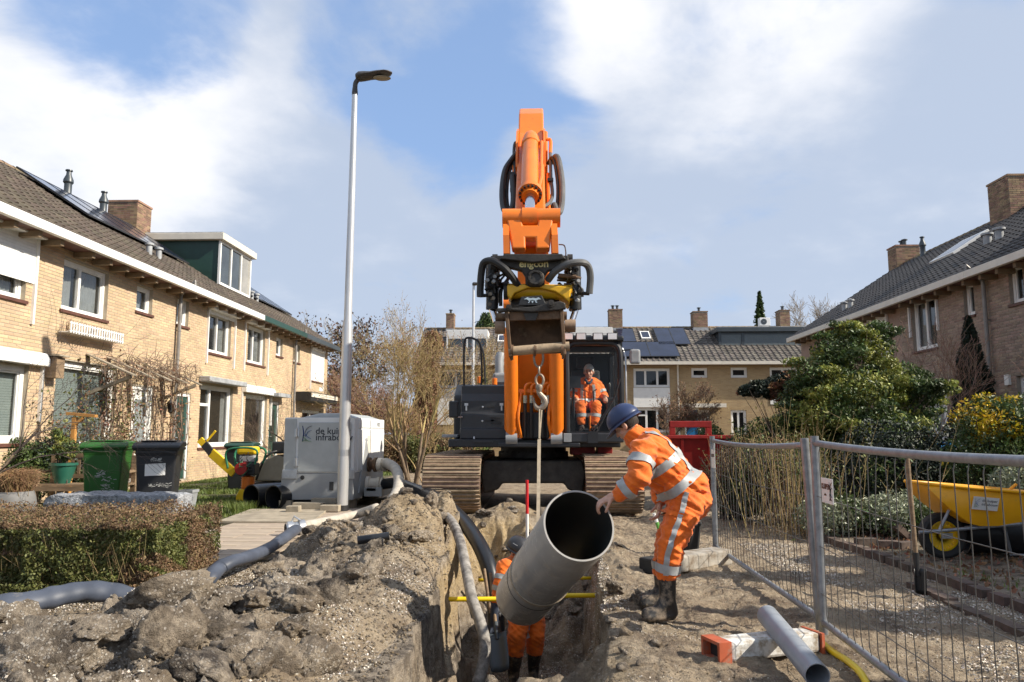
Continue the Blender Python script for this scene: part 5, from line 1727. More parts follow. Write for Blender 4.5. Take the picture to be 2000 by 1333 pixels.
# yellow gear housing
plate([(990, 557), (1026, 556), (1064, 556), (1112, 560), (1115, 568), (1113, 592), (1100, 580), (1084, 570), (1055, 563), (1030, 563), (1005, 573), (998, 585), (991, 578)], TY - .10, .42).build('gear_housing', M_yel, tr_, bevel=.012)
m = MB(); m.cyl(P(986, 569, TY + .02), P(1117, 572, TY + .02), .075, n=18); m.build('worm_housing', M_yel, tr_, auto=.6)
m = MB(); m.cyl(P(984, 569, TY + .02), P(992, 569, TY + .02), .085, n=18); m.build('housing_cap', M_dark, tr_, auto=.6)
m = MB(); q = P(1045, 592, TY + .05)
m.lathe([(.001, .05), (.17, .05), (.235, .02), (.245, -.06), (.245, -.10), (.001, -.10)], q, axis=(0, -.45, .9), n=40); rot_ = m.build('rotor', M_dark, tr_, auto=.5)
plate([(1012, 597), (1018, 580), (1058, 577), (1066, 593), (1062, 597)], TY - .19, .03).build('emblem_plate', M_dark, tr_, bevel=.006)
em = MB()
def esh(pl): 
 w = [P(a, b, TY - .1935) for a, b in pl]; o = w[0]
 em.prism([((q - o).x, (q - o).z) for q in w], o, (1, 0, 0), (0, 0, 1), (0, .002, 0))
esh([(1023, 585), (1030, 581), (1036, 583), (1041, 582), (1047, 583), (1052, 581), (1057, 585), (1052, 585), (1047, 588), (1040, 586), (1033, 588), (1029, 585)])
esh([(1031, 592), (1034, 588), (1036, 588), (1033, 592)]); esh([(1044, 588), (1046, 588), (1050, 591), (1047, 592)]); esh([(1038, 588), (1042, 588), (1041, 592), (1039, 592)])
em.build('emblem', M_emblem, tr_)
# tilt cylinders and the clutter of hydraulics on both sides
r_ = random.Random(12)
for sx in (-1, 1):
 cxp = 963 if sx < 0 else 1122
 a, b = P(cxp, 512, TY + .08), P(cxp + sx * 2, 605, TY + .1)
 m = MB(); m.lathe([(.001, 0), (.06, 0), (.06, (b - a).length), (.03, (b - a).length)], a, axis=(b - a), n=16); tc_ = m.build('tilt_cylinder', M_blk, tr_, auto=.5)
 c_ = P(cxp - sx * 6, 630, TY + .05)
 m = MB(); m.cyl(b, c_, .032, n=12); m.build('cylinder_rod', M_chrome, tc_, auto=.6)
 plate([(cxp - 14, 512), (cxp - 6, 522), (cxp + 8, 522), (cxp + 12, 512), (cxp + 12, 575), (cxp + 6, 612), (cxp - 10, 604), (cxp - 16, 560)], TY + .16, .12).build('hydraulic_block', M_dark, tr_, bevel=.015)
 for k in range(13):
  y_ = TY + r_.uniform(-.1, .14)
  q0 = P(cxp + r_.uniform(-18, 16), r_.uniform(518, 600), y_)
  q2 = P(cxp - sx * r_.uniform(5, 42), r_.uniform(520, 590), y_ + .1)
  q1 = (q0 + q2) / 2 + Vector((sx * r_.uniform(0, .08), -.05, r_.uniform(-.07, .05)))
  m = MB(); m.tube(spline([q0, q1, q2], 5), r_.choice((.011, .014, .018)), 7); m.build('hydraulic_hose', M_hose, tr_, auto=.6)
 for k in range(7):
  q0 = P(cxp + r_.uniform(-14, 14), r_.uniform(525, 600), TY - .08)
  m = MB(); m.cyl(q0, q0 + Vector((r_.uniform(-.03, .03), -.05, 0)), .018, n=6); m.build('hose_fitting', r_.choice((M_steel, M_greym, M_steel)), tr_)
m = MB(); m.tube(spline([P(1014, 563, TY - .05), P(1003, 545, TY - .12), P(985, 524, TY - .16), P(962, 510, TY - .14), P(945, 514, TY - .08), P(940, 535, TY - .05), P(938, 565, TY - .03), P(938, 580, TY - .03)], 7), .035, 10)
m.build('arched_hose', M_hose, tr_, auto=.6)
m = MB(); m.tube(spline([P(1070, 548, TY - .05), P(1085, 530, TY - .12), P(1110, 516, TY - .16), P(1135, 513, TY - .14), P(1148, 520, TY - .08), P(1153, 540, TY - .05), P(1151, 574, TY - .03)], 7), .035, 10)
m.build('arched_hose', M_hoseg, tr_, auto=.6)
for (q0, q1) in (((938, 578), (962, 577)), ((1151, 574), (1128, 573))):
 m = MB(); m.cyl(P(*q0, TY - .03), P(*q1, TY + .0), .018, n=8); m.build('hose_stub', M_hose, tr_)
m = MB(); m.tube([P(1090, 538, TY - .1), P(1125, 541, TY - .1)], .02, 8); m.cyl(P(1124, 542, TY - .1), P(1135, 545, TY - .1), .018, n=6); m.build('rusty_bar', M_rust, tr_)
# ---- quick coupler with lifting bar under the rotator
cp_ = plate([(970, 602), (1010, 601), (1040, 599), (1094, 588), (1104, 592), (1106, 603), (1092, 606), (1040, 610), (1000, 607), (972, 611)], TY - .24, .06).build('coupler_plate', M_steel, ex, bevel=.01)
for pq, rr in (((994, 601), .028), (( 1076, 594), .036)):
 a = P(*pq, TY - .245); m = MB(); m.lathe([(rr, 0), (rr, .02), (rr * .5, .022), (rr * .5, .04), (.001, .04)], a, axis=(0, -1, 0), n=12); m.build('plate_bolt', M_steel, cp_, auto=.5)
for (pl_) in ([(985, 608), (993, 608), (1000, 695), (994, 697)], [(1093, 604), (1101, 606), (1106, 692), (1100, 694)]):
 plate(pl_, TY - .22, .42).build('coupler_side', M_rust, cp_, bevel=.006)
plate([(994, 608), (1094, 605), (1100, 690), (999, 692)], TY + .05, .03).build('coupler_back', M_rust, cp_)
plate([(994, 609), (1094, 606), (1095, 623), (995, 627)], TY - .2, .05).build('coupler_lip', M_rust, cp_, bevel=.006)
plate([(1022, 612), (1052, 611), (1046, 626), (1028, 626)], TY - .215, .012).build('lip_block', M_steel, cp_)
m = MB(); m.cyl(P(993, 687, TY - .18), P(1112, 677, TY - .18), .045, n=18); m.build('lifting_bar', M_mudst, cp_, auto=.6)
for q0, q1, rr in (((1103, 637), (1124, 637), .062), ((967, 640), (986, 640), .062), ((968, 620), (988, 620), .04), ((1098, 618), (1107, 618), .045)):
 m = MB(); m.cyl(P(*q0, TY), P(*q1, TY), rr, n=18); m.build('coupler_pin', M_mudst if q0[1] > 625 else M_rust, cp_, auto=.6)
for pxs in (1000, 1045, 1098):
 a = P(pxs, 683 if pxs > 1050 else 685, TY - .18); m = MB(); m.lathe([(.046, -.012), (.054, -.012), (.054, .012), (.046, .012)], a, axis=(1, 0, -.06), n=18); m.build('bar_collar', M_rust, cp_, auto=.6)
# ---- chain, hook and sling
HY = TY - .17
hk = thing('lifting_hook', 'steel chain link, swivel and crane hook hanging from the excavator coupler', 'hook', P(1050, 800, HY))
M_gal = mat('dusty_steel', (0.28, 0.23, 0.18), 0.5, metal=0.5, var=.25, scale=14, dirt=.2)
def oval(c, rx, rz, r, ang=0.0, n=20):
 pts = []
 for k in range(n):
  a_ = 2 * PI * k / n
  pts.append(Vector(c) + Vector((math.cos(a_) * rx * math.cos(ang), math.cos(a_) * rx * math.sin(ang), math.sin(a_) * rz)))
 return MB().tube(pts, r, 8, closed=True)
oval(P(1052, 699, HY), .043, .088, .011).build('chain_link', M_gal, hk, auto=.6)
oval(P(1053, 724, HY), .02, .04, .010, 1.5).build('chain_link', M_gal, hk, auto=.6)
oval(P(1054, 743, HY), .036, .052, .012).build('chain_link', M_gal, hk, auto=.6)
m = MB(); m.lathe([(.012, .03), (.03, .02), (.034, 0), (.024, -.03), (.02, -.05)], P(1053, 757, HY), n=14); m.build('swivel', M_gal, hk, auto=.6)
pts = spline([P(1052, 760, HY), P(1052, 766, HY), P(1056, 772, HY), P(1063, 780, HY), P(1064, 790, HY), P(1056, 798, HY), P(1048, 796, HY), P(1044, 788, HY), P(1042, 777, HY)], 6)
n_ = len(pts)
m = MB(); m.tube(pts, [.017 + .011 * math.sin(PI * min(1, k / n_ * 1.15)) - (.012 * max(0, k / n_ - .75) / .25) for k in range(n_)], 10); m.build('hook', M_gal, hk, auto=.6)
# the pipe being lowered
PA, PB = P(1131, 1026, 5.2), P(1022, 1166, 6.95)
pax = (PB - PA).normalized()
PR = .247
M_pvc = mat('grey_pvc', (0.36, 0.345, 0.32), 0.27, var=.12, scale=2.5, dirt=.42, dirtcol=(0.30, 0.25, 0.18), dscale=7, spec=.5)
pl_len = (PB - PA).length
bp = thing('sewer_pipe', 'large grey plastic pipe hanging tilted over the trench', 'pipe', PB - Vector((0, 0, PR)))
m = MB(); m.lathe([(PR - .014, 0), (PR - .002, 0), (PR, .004), (PR, pl_len), (PR - .014, pl_len)], PA, axis=pax, n=72, closed=True)
po = m.build('pipe_wall', M_pvc, bp, auto=.5)
m = MB(); m.lathe([(PR - .0145, .006), (PR - .0145, pl_len - .006)], PA, axis=pax, n=72); m.build('bore_shade', mat('dark_bore_shade', (.035, .037, .036), .5, var=.1), bp, smooth=True)  # dark inner sleeve: shade inside the bore as colour, the plastic is grey throughout
m = MB(); m.lathe([(PR + .0005, 0), (PR + .0035, .002), (PR + .0035, .008), (PR + .0005, .01)], PA + pax * pl_len * .70, axis=pax, n=72); m.build('insertion_line', M_dark, bp)
# sling from the hook around the pipe
M_sling = mat('dusty_webbing', (0.40, 0.33, 0.24), 0.95, var=.15, scale=20)
sl = thing('lifting_sling', 'beige webbing sling running from the hook round the pipe', 'sling', P(1056, 990, 6.3))
sa = P(1054, 797, HY)
tt = .62
sc = PA + pax * pl_len * tt
up = (Vector((0, 0, 1)) - pax * pax.z).normalized()
se = sc + up * (PR + .004)
m = MB()
q1 = sa + (se - sa) * .25
m.beam(sa, q1, .012, .03, up=(0, 1, 0)); m.beam(q1, se, .03, .009, up=(0, 1, 0)); m.beam(sa + Vector((.02, 0, -.02)), q1 + Vector((0.0, 0, -.05)), .012, .03, up=(0, 1, 0))
m.build('strap', M_sling, sl)
m = MB(); m.lathe([(PR + .001, -.022), (PR + .008, -.02), (PR + .008, .02), (PR + .001, .022)], sc, axis=pax, n=60); m.build('choke_loop', M_sling, sl, auto=.6)
# ================================================================== PEOPLE
M_hv = mat('hi_vis_orange', (0.82, 0.155, 0.006), 0.8, var=.16, scale=9, bump=.3, bscale=260, dirt=.26, dirtcol=(0.45, 0.13, 0.03), dscale=5, sheen=.2)
M_hvt = mat('hi_vis_orange_trousers', (0.80, 0.15, 0.006), 0.8, var=.18, scale=9, bump=.3, bscale=260, dirt=.34, dirtcol=(0.38, 0.12, 0.04), dscale=5, sheen=.2)
M_refl = mat('reflective_tape', (0.37, 0.38, 0.38), 0.5, var=.12, scale=20, metal=.15, dirt=.12, dirtcol=(0.35, 0.33, 0.3))
M_skin = mat('skin', (0.56, 0.31, 0.22), 0.5, var=.14, scale=14)
M_hair = mat('dark_hair', (0.022, 0.014, 0.010), 0.7, var=.4, scale=40, bump=.6, bscale=160, stretch=(1, 1, .3))
M_hairg = mat('grey_hair', (0.50, 0.49, 0.47), 0.8, var=.2, scale=40)
M_boot = mat('muddy_boot_leather', (0.022, 0.020, 0.019), 0.5, var=.3, scale=8, dirt=.56, dirtcol=(0.27, 0.21, 0.15), dscale=13, bump=.2, bscale=60)
M_navy = mat('navy_helmet_shell', (0.022, 0.038, 0.105), 0.42, var=.18, scale=5, dirt=.14, dirtcol=(.13, .13, .15), dscale=14)
M_blkh = mat('black_helmet_shell', (0.03, 0.03, 0.033), 0.35, var=.2, scale=12, dirt=.25, dirtcol=(.35, .35, .36), dscale=18)
M_glove = mat('dark_blue_sleeve', (0.03, 0.04, 0.065), 0.9, var=.25, dirt=.25)
M_eye = mat('dark_eye', (0.02, 0.015, 0.01), 0.3)
M_knee = mat('black_knee_pad', (0.02, 0.02, 0.02), 0.8)
CLS = {'hv': M_hv, 'tr': M_hvt, 'skin': M_skin, 'boot': M_boot, 'hair': M_hair, 'glove': M_glove, 'knee': M_knee, 'hairg': M_hairg}
def capsule(mb, p0, r0, p1, r1, n=14, sq=None):
 p0, p1 = Vector(p0), Vector(p1)
 d = p1 - p0
 L = max(d.length, 1e-4)
 d.normalize()
 prof = []
 for k in range(6): 
  a = -PI / 2 + PI / 2 * k / 5
  prof.append((max(r0 * math.cos(a), 1e-4), r0 * math.sin(a)))
 for k in range(6):
  a = PI / 2 * k / 5
  prof.append((max(r1 * math.cos(a), 1e-4), L + r1 * math.sin(a)))
 mb.lathe(prof, p0, axis=d, n=n)
def ellip(mb, c, u, v, w, n=16):
 """ellipsoid with half-axis vectors u, v, w"""
 vs, fs = [], []
 m = 10
 for i in range(m + 1):
  t = -PI / 2 + PI * i / m
  for k in range(n):
   a = 2 * PI * k / n
   vs.append(Vector(c) + u * (math.cos(t) * math.cos(a)) + v * (math.cos(t) * math.sin(a)) + w * math.sin(t))
 for i in range(m):
  for k in range(n):
   l = (k + 1) % n
   fs.append((i * n + k, i * n + l, (i + 1) * n + l, (i + 1) * n + k))
 mb.add(vs, fs)
class Person:
 def __init__(s): s.mb, s.prims = MB(), []
 def seg(s, cls, *pr):          # chain of (point, radius)
  for (a, ra), (b, rb) in zip(pr[:-1], pr[1:]):
   capsule(s.mb, a, ra, b, rb)
   s.prims.append((Vector(a), ra, Vector(b), rb, cls))
 def ell(s, cls, c, u, v, w):
  u, v, w = Vector(u), Vector(v), Vector(w)
  ellip(s.mb, c, u, v, w)
  r = min(u.length, v.length, w.length)
  s.prims.append((Vector(c), r, Vector(c) + w * .01, r, cls))
 def head(s, c, fw, up, k=1.0, skin='skin'):
  fw = Vector(fw).normalized(); up = (Vector(up) - fw * Vector(up).dot(fw)).normalized(); rt = fw.cross(up)
  s.hc, s.hf, s.hu, s.hr, s.hk = Vector(c), fw, up, rt, k
  c = Vector(c)
  q = lambda f, u, r: c + (fw * f + up * u + rt * r) * k
  s.ell(skin, q(-.01, .03, 0), fw * .098 * k, rt * .077 * k, up * .098 * k)
  s.ell(skin, q(.025, -.045, 0), fw * .062 * k, rt * .058 * k, up * .075 * k)
  s.seg(skin, (q(.05, -.085, 0), .026 * k), (q(.066, -.088, 0), .02 * k))             # chin
  s.seg(skin, (q(.082, .012, 0), .010 * k), (q(.104, -.028, 0), .014 * k))            # nose
  s.seg(skin, (q(.075, .028, -.03), .014 * k), (q(.075, .028, .03), .014 * k))        # brow
  s.seg(skin, (q(.066, -.02, -.035), .02 * k), (q(.05, -.03, -.05), .018 * k)); s.seg(skin, (q(.066, -.02, .035), .02 * k), (q(.05, -.03, .05), .018 * k))
  for sx in (-1, 1): s.ell(skin, q(-.012, -.005, sx * .078), fw * .02 * k, rt * .010 * k, up * .034 * k)
  s.seg(skin, (q(.083, -.056, -.018), .009 * k), (q(.083, -.056, .018), .009 * k))    # lips
 def hand(s, wrist, palm, fdir, ndir, curl=.9, k=1.0, cls='skin'):
  """palm centre, finger direction, palm normal (towards the object)"""
  fd = Vector(fdir).normalized(); nd = (Vector(ndir) - fd * Vector(ndir).dot(fd)).normalized(); sd = fd.cross(nd)
  palm, wrist = Vector(palm), Vector(wrist)
  s.seg(cls, (wrist, .029 * k), (palm - fd * .025 * k, .03 * k))
  s.ell(cls, palm, fd * .05 * k, sd * .044 * k, nd * .018 * k)
  for i, ln_ in enumerate((.075, .085, .08, .062)):
   b = palm + fd * .042 * k + sd * (.031 - .0205 * i) * k
   d1 = (fd * math.cos(curl * .5) + nd * math.sin(curl * .5)); d2 = fd * math.cos(curl * 1.3) + nd * math.sin(curl * 1.3); d3 = fd * math.cos(curl * 1.9) + nd * math.sin(curl * 1.9)
   p1 = b + d1 * ln_ * .5 * k; p2 = p1 + d2 * ln_ * .34 * k; p3 = p2 + d3 * ln_ * .26 * k
   s.seg(cls, (b, .0105 * k), (p1, .0098 * k), (p2, .009 * k), (p3, .008 * k))
  b = palm - fd * .02 * k + sd * .04 * k
  s.seg(cls, (b, .013 * k), (b + (fd * .6 + sd * .55 + nd * .3) * .045 * k, .0115 * k), (b + (fd * 1.05 + sd * .5 + nd * .75) * .062 * k, .0095 * k))
 def finish(s, name, label, voxel, base, wr=.006, cat='person'):
  root = thing(name, label, cat, base)
  tmp = bpy.data.objects.new('tmp', s.mb.mesh('tmp'))
  COL.objects.link(tmp)
  md = tmp.modifiers.new('r', 'REMESH'); md.mode = 'VOXEL'; md.voxel_size = voxel; md.adaptivity = 0
  sm = tmp.modifiers.new('s', 'SMOOTH'); sm.factor = .5; sm.iterations = 3
  dg = bpy.context.evaluated_depsgraph_get()
  me = bpy.data.meshes.new_from_object(tmp.evaluated_get(dg))
  bpy.data.objects.remove(tmp)
  me.name = 'body'
  n = len(me.vertices)
  co = np.empty(n * 3, np.float32); me.vertices.foreach_get('co', co); co = co.reshape(-1, 3).astype(float)
  no = np.empty(n * 3, np.float32); me.vertices.foreach_get('normal', no); no = no.reshape(-1, 3)
  names = sorted(CLS)
  best = np.full(n, 1e9); cl = np.zeros(n, int)
  for a, ra, b, rb, c in s.prims:
   a_, b_ = np.array(a), np.array(b)
   d = b_ - a_
   t = np.clip(((co - a_) @ d) / max(d @ d, 1e-9), 0, 1)
   ds = np.linalg.norm(co - (a_ + t[:, None] * d), axis=1) - (ra + (rb - ra) * t)
   up = ds < best
   best[up] = ds[up]; cl[up] = names.index(c)
  cloth = np.isin(cl, [names.index('hv'), names.index('tr')])
  # folds of the cloth: stretched ridges
  idx = np.nonzero(cloth)[0]
  for i in idx:
   p = co[i]
   q = Vector((p[0] * 9, p[1] * 9, p[2] * 15))
   w = mnoise.noise(q)
   w2 = mnoise.noise(Vector((p[0] * 5 + 3, p[1] * 5, p[2] * 22 + p[0] * 14)))
   f = (1 - abs(w) * 2.2) * wr + mnoise.noise(q * 2.3) * wr * .5 + (1 - abs(w2) * 3) * wr * .8
   co[i] += no[i] * f
  me.vertices.foreach_set('co', co.astype(np.float32).ravel())
  me.materials.clear()
  for k in names: me.materials.append(CLS[k])
  vi = np.empty(len(me.loops), np.int32); me.loops.foreach_get('vertex_index', vi)
  ls = np.empty(len(me.polygons), np.int32); me.polygons.foreach_get('loop_start', ls)
  me.polygons.foreach_set('material_index', cl[vi[ls]].astype(np.int32))
  me.polygons.foreach_set('use_smooth', np.ones(len(me.polygons), bool))
  me.update()
  s.body = link('body', me, None, root)
  s.root = root
  s.bvh = BVHTree.FromPolygons([tuple(p) for p in co], [tuple(p.vertices) for p in me.polygons])
  return root
 def ring(s, c, ax, width, rmax, m=None, name='reflective_band', off=.0075, n=40, a0=0.0, a1=2 * PI):
  """a band of tape round the limb at c, square to ax"""
  c, ax = Vector(c), Vector(ax).normalized()
  u = ax.orthogonal().normalized(); v = ax.cross(u)
  rows = []
  for j in range(3):
   cc = c + ax * width * (j / 2 - .5)
   row = []
   for k in range(n):
    a = a0 + (a1 - a0) * k / n
    d = u * math.cos(a) + v * math.sin(a)
    h = s.bvh.ray_cast(cc + d * rmax, -d, rmax)
    row.append((cc + d * ((h[0] - cc).dot(d) + off)) if h[0] is not None else None)
   rad = [(p - cc).length for p in row if p is not None]
   md = sorted(rad)[len(rad) // 2] if rad else .1
   row = [(p if p is not None else cc + (u * math.cos(a0 + (a1 - a0) * k / n) + v * math.sin(a0 + (a1 - a0) * k / n)) * md) for k, p in enumerate(row)]
   rows.append(row)
  mb = MB()
  vs = [p for r in rows for p in r]
  mb.add(vs, [(j * n + k, j * n + (k + 1) % n, (j + 1) * n + (k + 1) % n, (j + 1) * n + k) for j in range(2) for k in range(n)])
  return mb.build(name, m or M_refl, s.root, smooth=True)
 def strap(s, pts, width, side, m=None, name='reflective_strap', off=.0075, n=10):
  """tape along a path on the surface; points are cast from outside along 'side'"""
  P_ = spline(pts, n)
  rows = [[], [], []]
  for i, p in enumerate(P_):
   t = (P_[min(i + 1, len(P_) - 1)] - P_[max(i - 1, 0)]).normalized()
   sv = Vector(side).normalized()
   b = t.cross(sv).normalized()
   for j in range(3):
    q = p + b * width * (j / 2 - .5)
    h = s.bvh.ray_cast(q + sv * .45, -sv, .9)
    if h[0] is None:
     nn = s.bvh.find_nearest(q); h = (nn[0], nn[1])
    rows[j].append(h[0] + (h[1] if h[1].dot(sv) > 0 else sv) * off)
  mb = MB()
  L_ = len(P_)
  mb.add([p for r in rows for p in r], [(j * L_ + k, j * L_ + k + 1, (j + 1) * L_ + k + 1, (j + 1) * L_ + k) for j in range(2) for k in range(L_ - 1)])
  return mb.build(name, m or M_refl, s.root, smooth=True)
 def helmet(s, m, brim=True, lift=.035, peak=.05):
  k = s.hk
  c = s.hc + s.hu * lift * k - s.hf * .008 * k
  mb = MB()
  n, mm = 32, 12
  vs, fs = [], []
  for i in range(mm + 1):
   t = PI / 2 * i / mm
   for j in range(n):
    a = 2 * PI * j / n
    rr = math.cos(t)
    ridge = 1 + .03 * math.exp(-((math.sin(a)) / .16) ** 2) * (math.sin(t) ** .5)
    vs.append(c + (s.hf * math.cos(a) * .135 * rr + s.hr * math.sin(a) * .112 * rr) * k + s.hu * (math.sin(t) ** .9) * .125 * k * ridge)
  for i in range(mm):
   for j in range(n):
    l = (j + 1) % n
    fs.append((i * n + j, i * n + l, (i + 1) * n + l, (i + 1) * n + j))
  mb.add(vs, fs)
  h = mb.build('helmet', m, s.root, smooth=True)
  md = h.modifiers.new('thick', 'SOLIDIFY'); md.thickness = .004
  b = MB()
  vs = []
  for (e, dz) in ((1.0, .004), (1.02, -.006), (1.09, -.016), (1.10, -.021), (1.0, -.008)):
   for j in range(n):
    a = 2 * PI * j / n
    pk = peak * max(0, math.cos(a)) ** 2.5 if e > 1.05 else 0
    vs.append(c + (s.hf * math.cos(a) * (.135 * e + pk) + s.hr * math.sin(a) * .112 * e) * k + s.hu * (dz - pk * .35) * k)
  b.add(vs, [(i * n + j, i * n + (j + 1) % n, (i + 1) * n + (j + 1) % n, (i + 1) * n + j) for i in range(4) for j in range(n)])
  b.build('helmet_brim', m, h, smooth=True)
  return h
 def hair(s, m, low=-.05, front=.2, scale=1.06):
  """cap of hair over the back and top of the skull"""
  k = s.hk
  mb = MB(); n, mm = 28, 10
  vs, fs = [], []
  c = s.hc + s.hu * .03 * k - s.hf * .01 * k
  for i in range(mm + 1):
   for j in range(n):
    a = 2 * PI * j / n
    bot = -.75 + .95 * max(0, math.cos(a)) ** .6 if math.cos(a) > 0 else -.75
    t = bot + (PI / 2 - bot) * i / mm
    rr = scale + .03 * math.sin(j * 5.3 + i * 2.1) * (1 - i / mm)
    vs.append(c + (s.hf * math.cos(a) * .098 + s.hr * math.sin(a) * .079) * rr * k * math.cos(t) + s.hu * math.sin(t) * .1 * rr * k)
  for i in range(mm):
   for j in range(n):
    l = (j + 1) % n
    fs.append((i * n + j, i * n + l, (i + 1) * n + l, (i + 1) * n + j))
  mb.add(vs, fs)
  return mb.build('hair', m, s.root, smooth=True)
 def eyes(s):
  k = s.hk
  for sx in (-1, 1):
   mb = MB(); ellip(mb, s.hc + (s.hf * .078 + s.hu * .006 + s.hr * sx * .031) * k, s.hf * .011 * k, s.hr * .013 * k, s.hu * .0075 * k, 10)
   mb.build('eye', M_eye, s.root, smooth=True)
   mb = MB(); mb.tube([s.hc + (s.hf * .09 + s.hu * .03 + s.hr * sx * q) * k for q in (.014, .03, .046)], .004 * k, 6)
   mb.build('eyebrow', M_hair, s.root)
  mb = MB(); mb.tube([s.hc + (s.hf * f + s.hu * -.056 + s.hr * q) * k for q, f in ((-.022, .088), (0, .0935), (.022, .088))], .0022 * k, 5)
  mb.build('mouth', M_red, s.root)
# ---------------------------------------------------------------- worker guiding the pipe
w = Person()
pel, bel, che = P(1341, 968, 5.42), P(1308, 930, 5.42), P(1277, 890, 5.42)
w.ell('hv', pel + Vector((0, 0, .03)), (.15, 0, .03), (0, .175, 0), (-.02, 0, .14))
w.seg('hv', (pel, .145), (bel, .15), (che, .155))
w.seg('hv', (P(1300, 915, 5.34), .13), (P(1272, 885, 5.32), .13)); w.seg('hv', (P(1300, 915, 5.52), .13), (P(1272, 885, 5.53), .13))
shl, shr = P(1257, 880, 5.22), P(1262, 876, 5.62)
w.seg('hv', (shl, .088), (che, .14), (shr, .088))
w.seg('hv', (P(1264, 866, 5.42), .11), (P(1245, 858, 5.42), .075))
w.seg('hv', (P(1246, 862, 5.42), .079), (P(1238, 853, 5.42), .077))         # collar
# jacket hem
w.seg('hv', (P(1325, 952, 5.3), .10), (P(1358, 945, 5.33), .085)); w.seg('hv', (P(1325, 952, 5.52), .10), (P(1358, 945, 5.52), .085))
w.seg('skin', (P(1244, 858, 5.42), .058), (P(1230, 842, 5.42), .055))
w.head(P(1223, 831, 5.42), (-.72, .42, -.55), (-.35, .05, .9), .93)
# near (left) arm reaching to the pipe rim
hp = P(1186, 975, 5.17)
w.seg('hv', (shl, .088), (P(1250, 910, 5.14), .076), (P(1247, 934, 5.10), .07)); w.seg('hv', (P(1247, 934, 5.10), .071), (P(1228, 951, 5.12), .063), (P(1212, 963, 5.15), .055))
w.seg('skin', (P(1214, 962, 5.15), .036), (P(1200, 969, 5.16), .031))
w.hand(P(1203, 968, 5.16), P(1186, 975, 5.17), (-.9, 0.05, -.42), (-.3, .25, -.92), curl=.85, k=1.0)
# far arm hanging
w.seg('hv', (shr, .085), (P(1288, 920, 5.72), .07), (P(1290, 948, 5.68), .062)); w.seg('hv', (P(1290, 948, 5.68), .062), (P(1288, 975, 5.58), .05))
w.hand(P(1288, 976, 5.58), P(1288, 990, 5.56), (-.1, -.05, -1), (-1, 0, 0), curl=.8, cls='skin')
# legs
w.ell('tr', P(1346, 978, 5.42), (.15, 0, 0), (0, .175, 0), (0, 0, .13))
w.seg('tr', (P(1342, 985, 5.31), .122), (P(1325, 1022, 5.26), .102), (P(1311, 1062, 5.22), .086)); w.seg('tr', (P(1311, 1062, 5.22), .086), (P(1308, 1095, 5.23), .074), (P(1304, 1120, 5.24), .068), (P(1303, 1130, 5.24), .06))
w.seg('tr', (P(1340, 983, 5.53), .115), (P(1320, 1020, 5.56), .096), (P(1304, 1056, 5.58), .082)); w.seg('tr', (P(1304, 1056, 5.58), .082), (P(1298, 1090, 5.6), .07), (P(1294, 1112, 5.6), .063))
for (ax_, ay_, hx_, tx_) in ((1303, 5.24, 1307, 1264), (1293, 5.62, 1296, 1258)):
 gz = .03
 an = P(ax_, 1130, ay_); an2 = Vector((an.x, ay_, .16))
 heel = Vector((P(hx_, 1180, ay_).x + .012, ay_ + .01, gz + .055)); toe = Vector((P(tx_, 1180, ay_).x, ay_ - .03, gz + .045))
 an.z = .30
 w.seg('boot', (an, .06), (an2, .054), (heel, .05)); w.seg('boot', (heel, .05), (heel.lerp(toe, .55), .052), (toe, .045)); w.seg('boot', (an2, .054), (heel.lerp(toe, .55), .05))
 w.seg('boot', (heel + Vector((.0, .02, -.02)), .034), (toe + Vector((0, .02, -.015)), .034)); w.seg('boot', (heel + Vector((.0, -.02, -.02)), .034), (toe + Vector((0, -.02, -.015)), .034))
w.finish('person', 'person in orange work suit and navy helmet bending to guide the pipe', .0062, (.95, 5.42, 0), wr=.010)
tax = (che - pel).normalized()
w.ring(pel.lerp(che, .30), tax, .062, .42)
w.ring(pel.lerp(che, .78), (tax + Vector((-.25, 0, .45))).normalized(), .062, .42)
w.strap([P(1254, 856, 5.36), P(1278, 862, 5.36), P(1306, 880, 5.36), P(1330, 903, 5.36), P(1350, 925, 5.36)], .06, (.28, -.75, .6))
w.ring(shl.lerp(P(1247, 934, 5.10), .52), shl - P(1247, 934, 5.1), .058, .125)
w.ring(P(1225, 953, 5.125), P(1247, 934, 5.1) - P(1212, 963, 5.15), .052, .11)
w.ring(P(1305, 1108, 5.235), P(1307, 1095, 5.23) - P(1304, 1120, 5.24), .058, .13)
w.ring(P(1296, 1104, 5.6), (0.05, 0, 1), .055, .12)
w.strap([P(1341, 962, 5.2), P(1330, 1000, 5.2), P(1315, 1045, 5.15), P(1304, 1085, 5.15), P(1302, 1125, 5.15)], .032, (.05, -1, .05))
m = MB()
pk = [P(1316, 1000, 5.135), P(1348, 1008, 5.15), P(1346, 1014, 5.148), P(1314, 1007, 5.13)]
w.strap([P(1304, 1001, 5.1), P(1322, 1004, 5.1), P(1346, 1010, 5.1)], .035, (0, -1, .1), M_hvt, 'pocket_flap', .007)
w.helmet(M_navy); w.hair(M_hair)
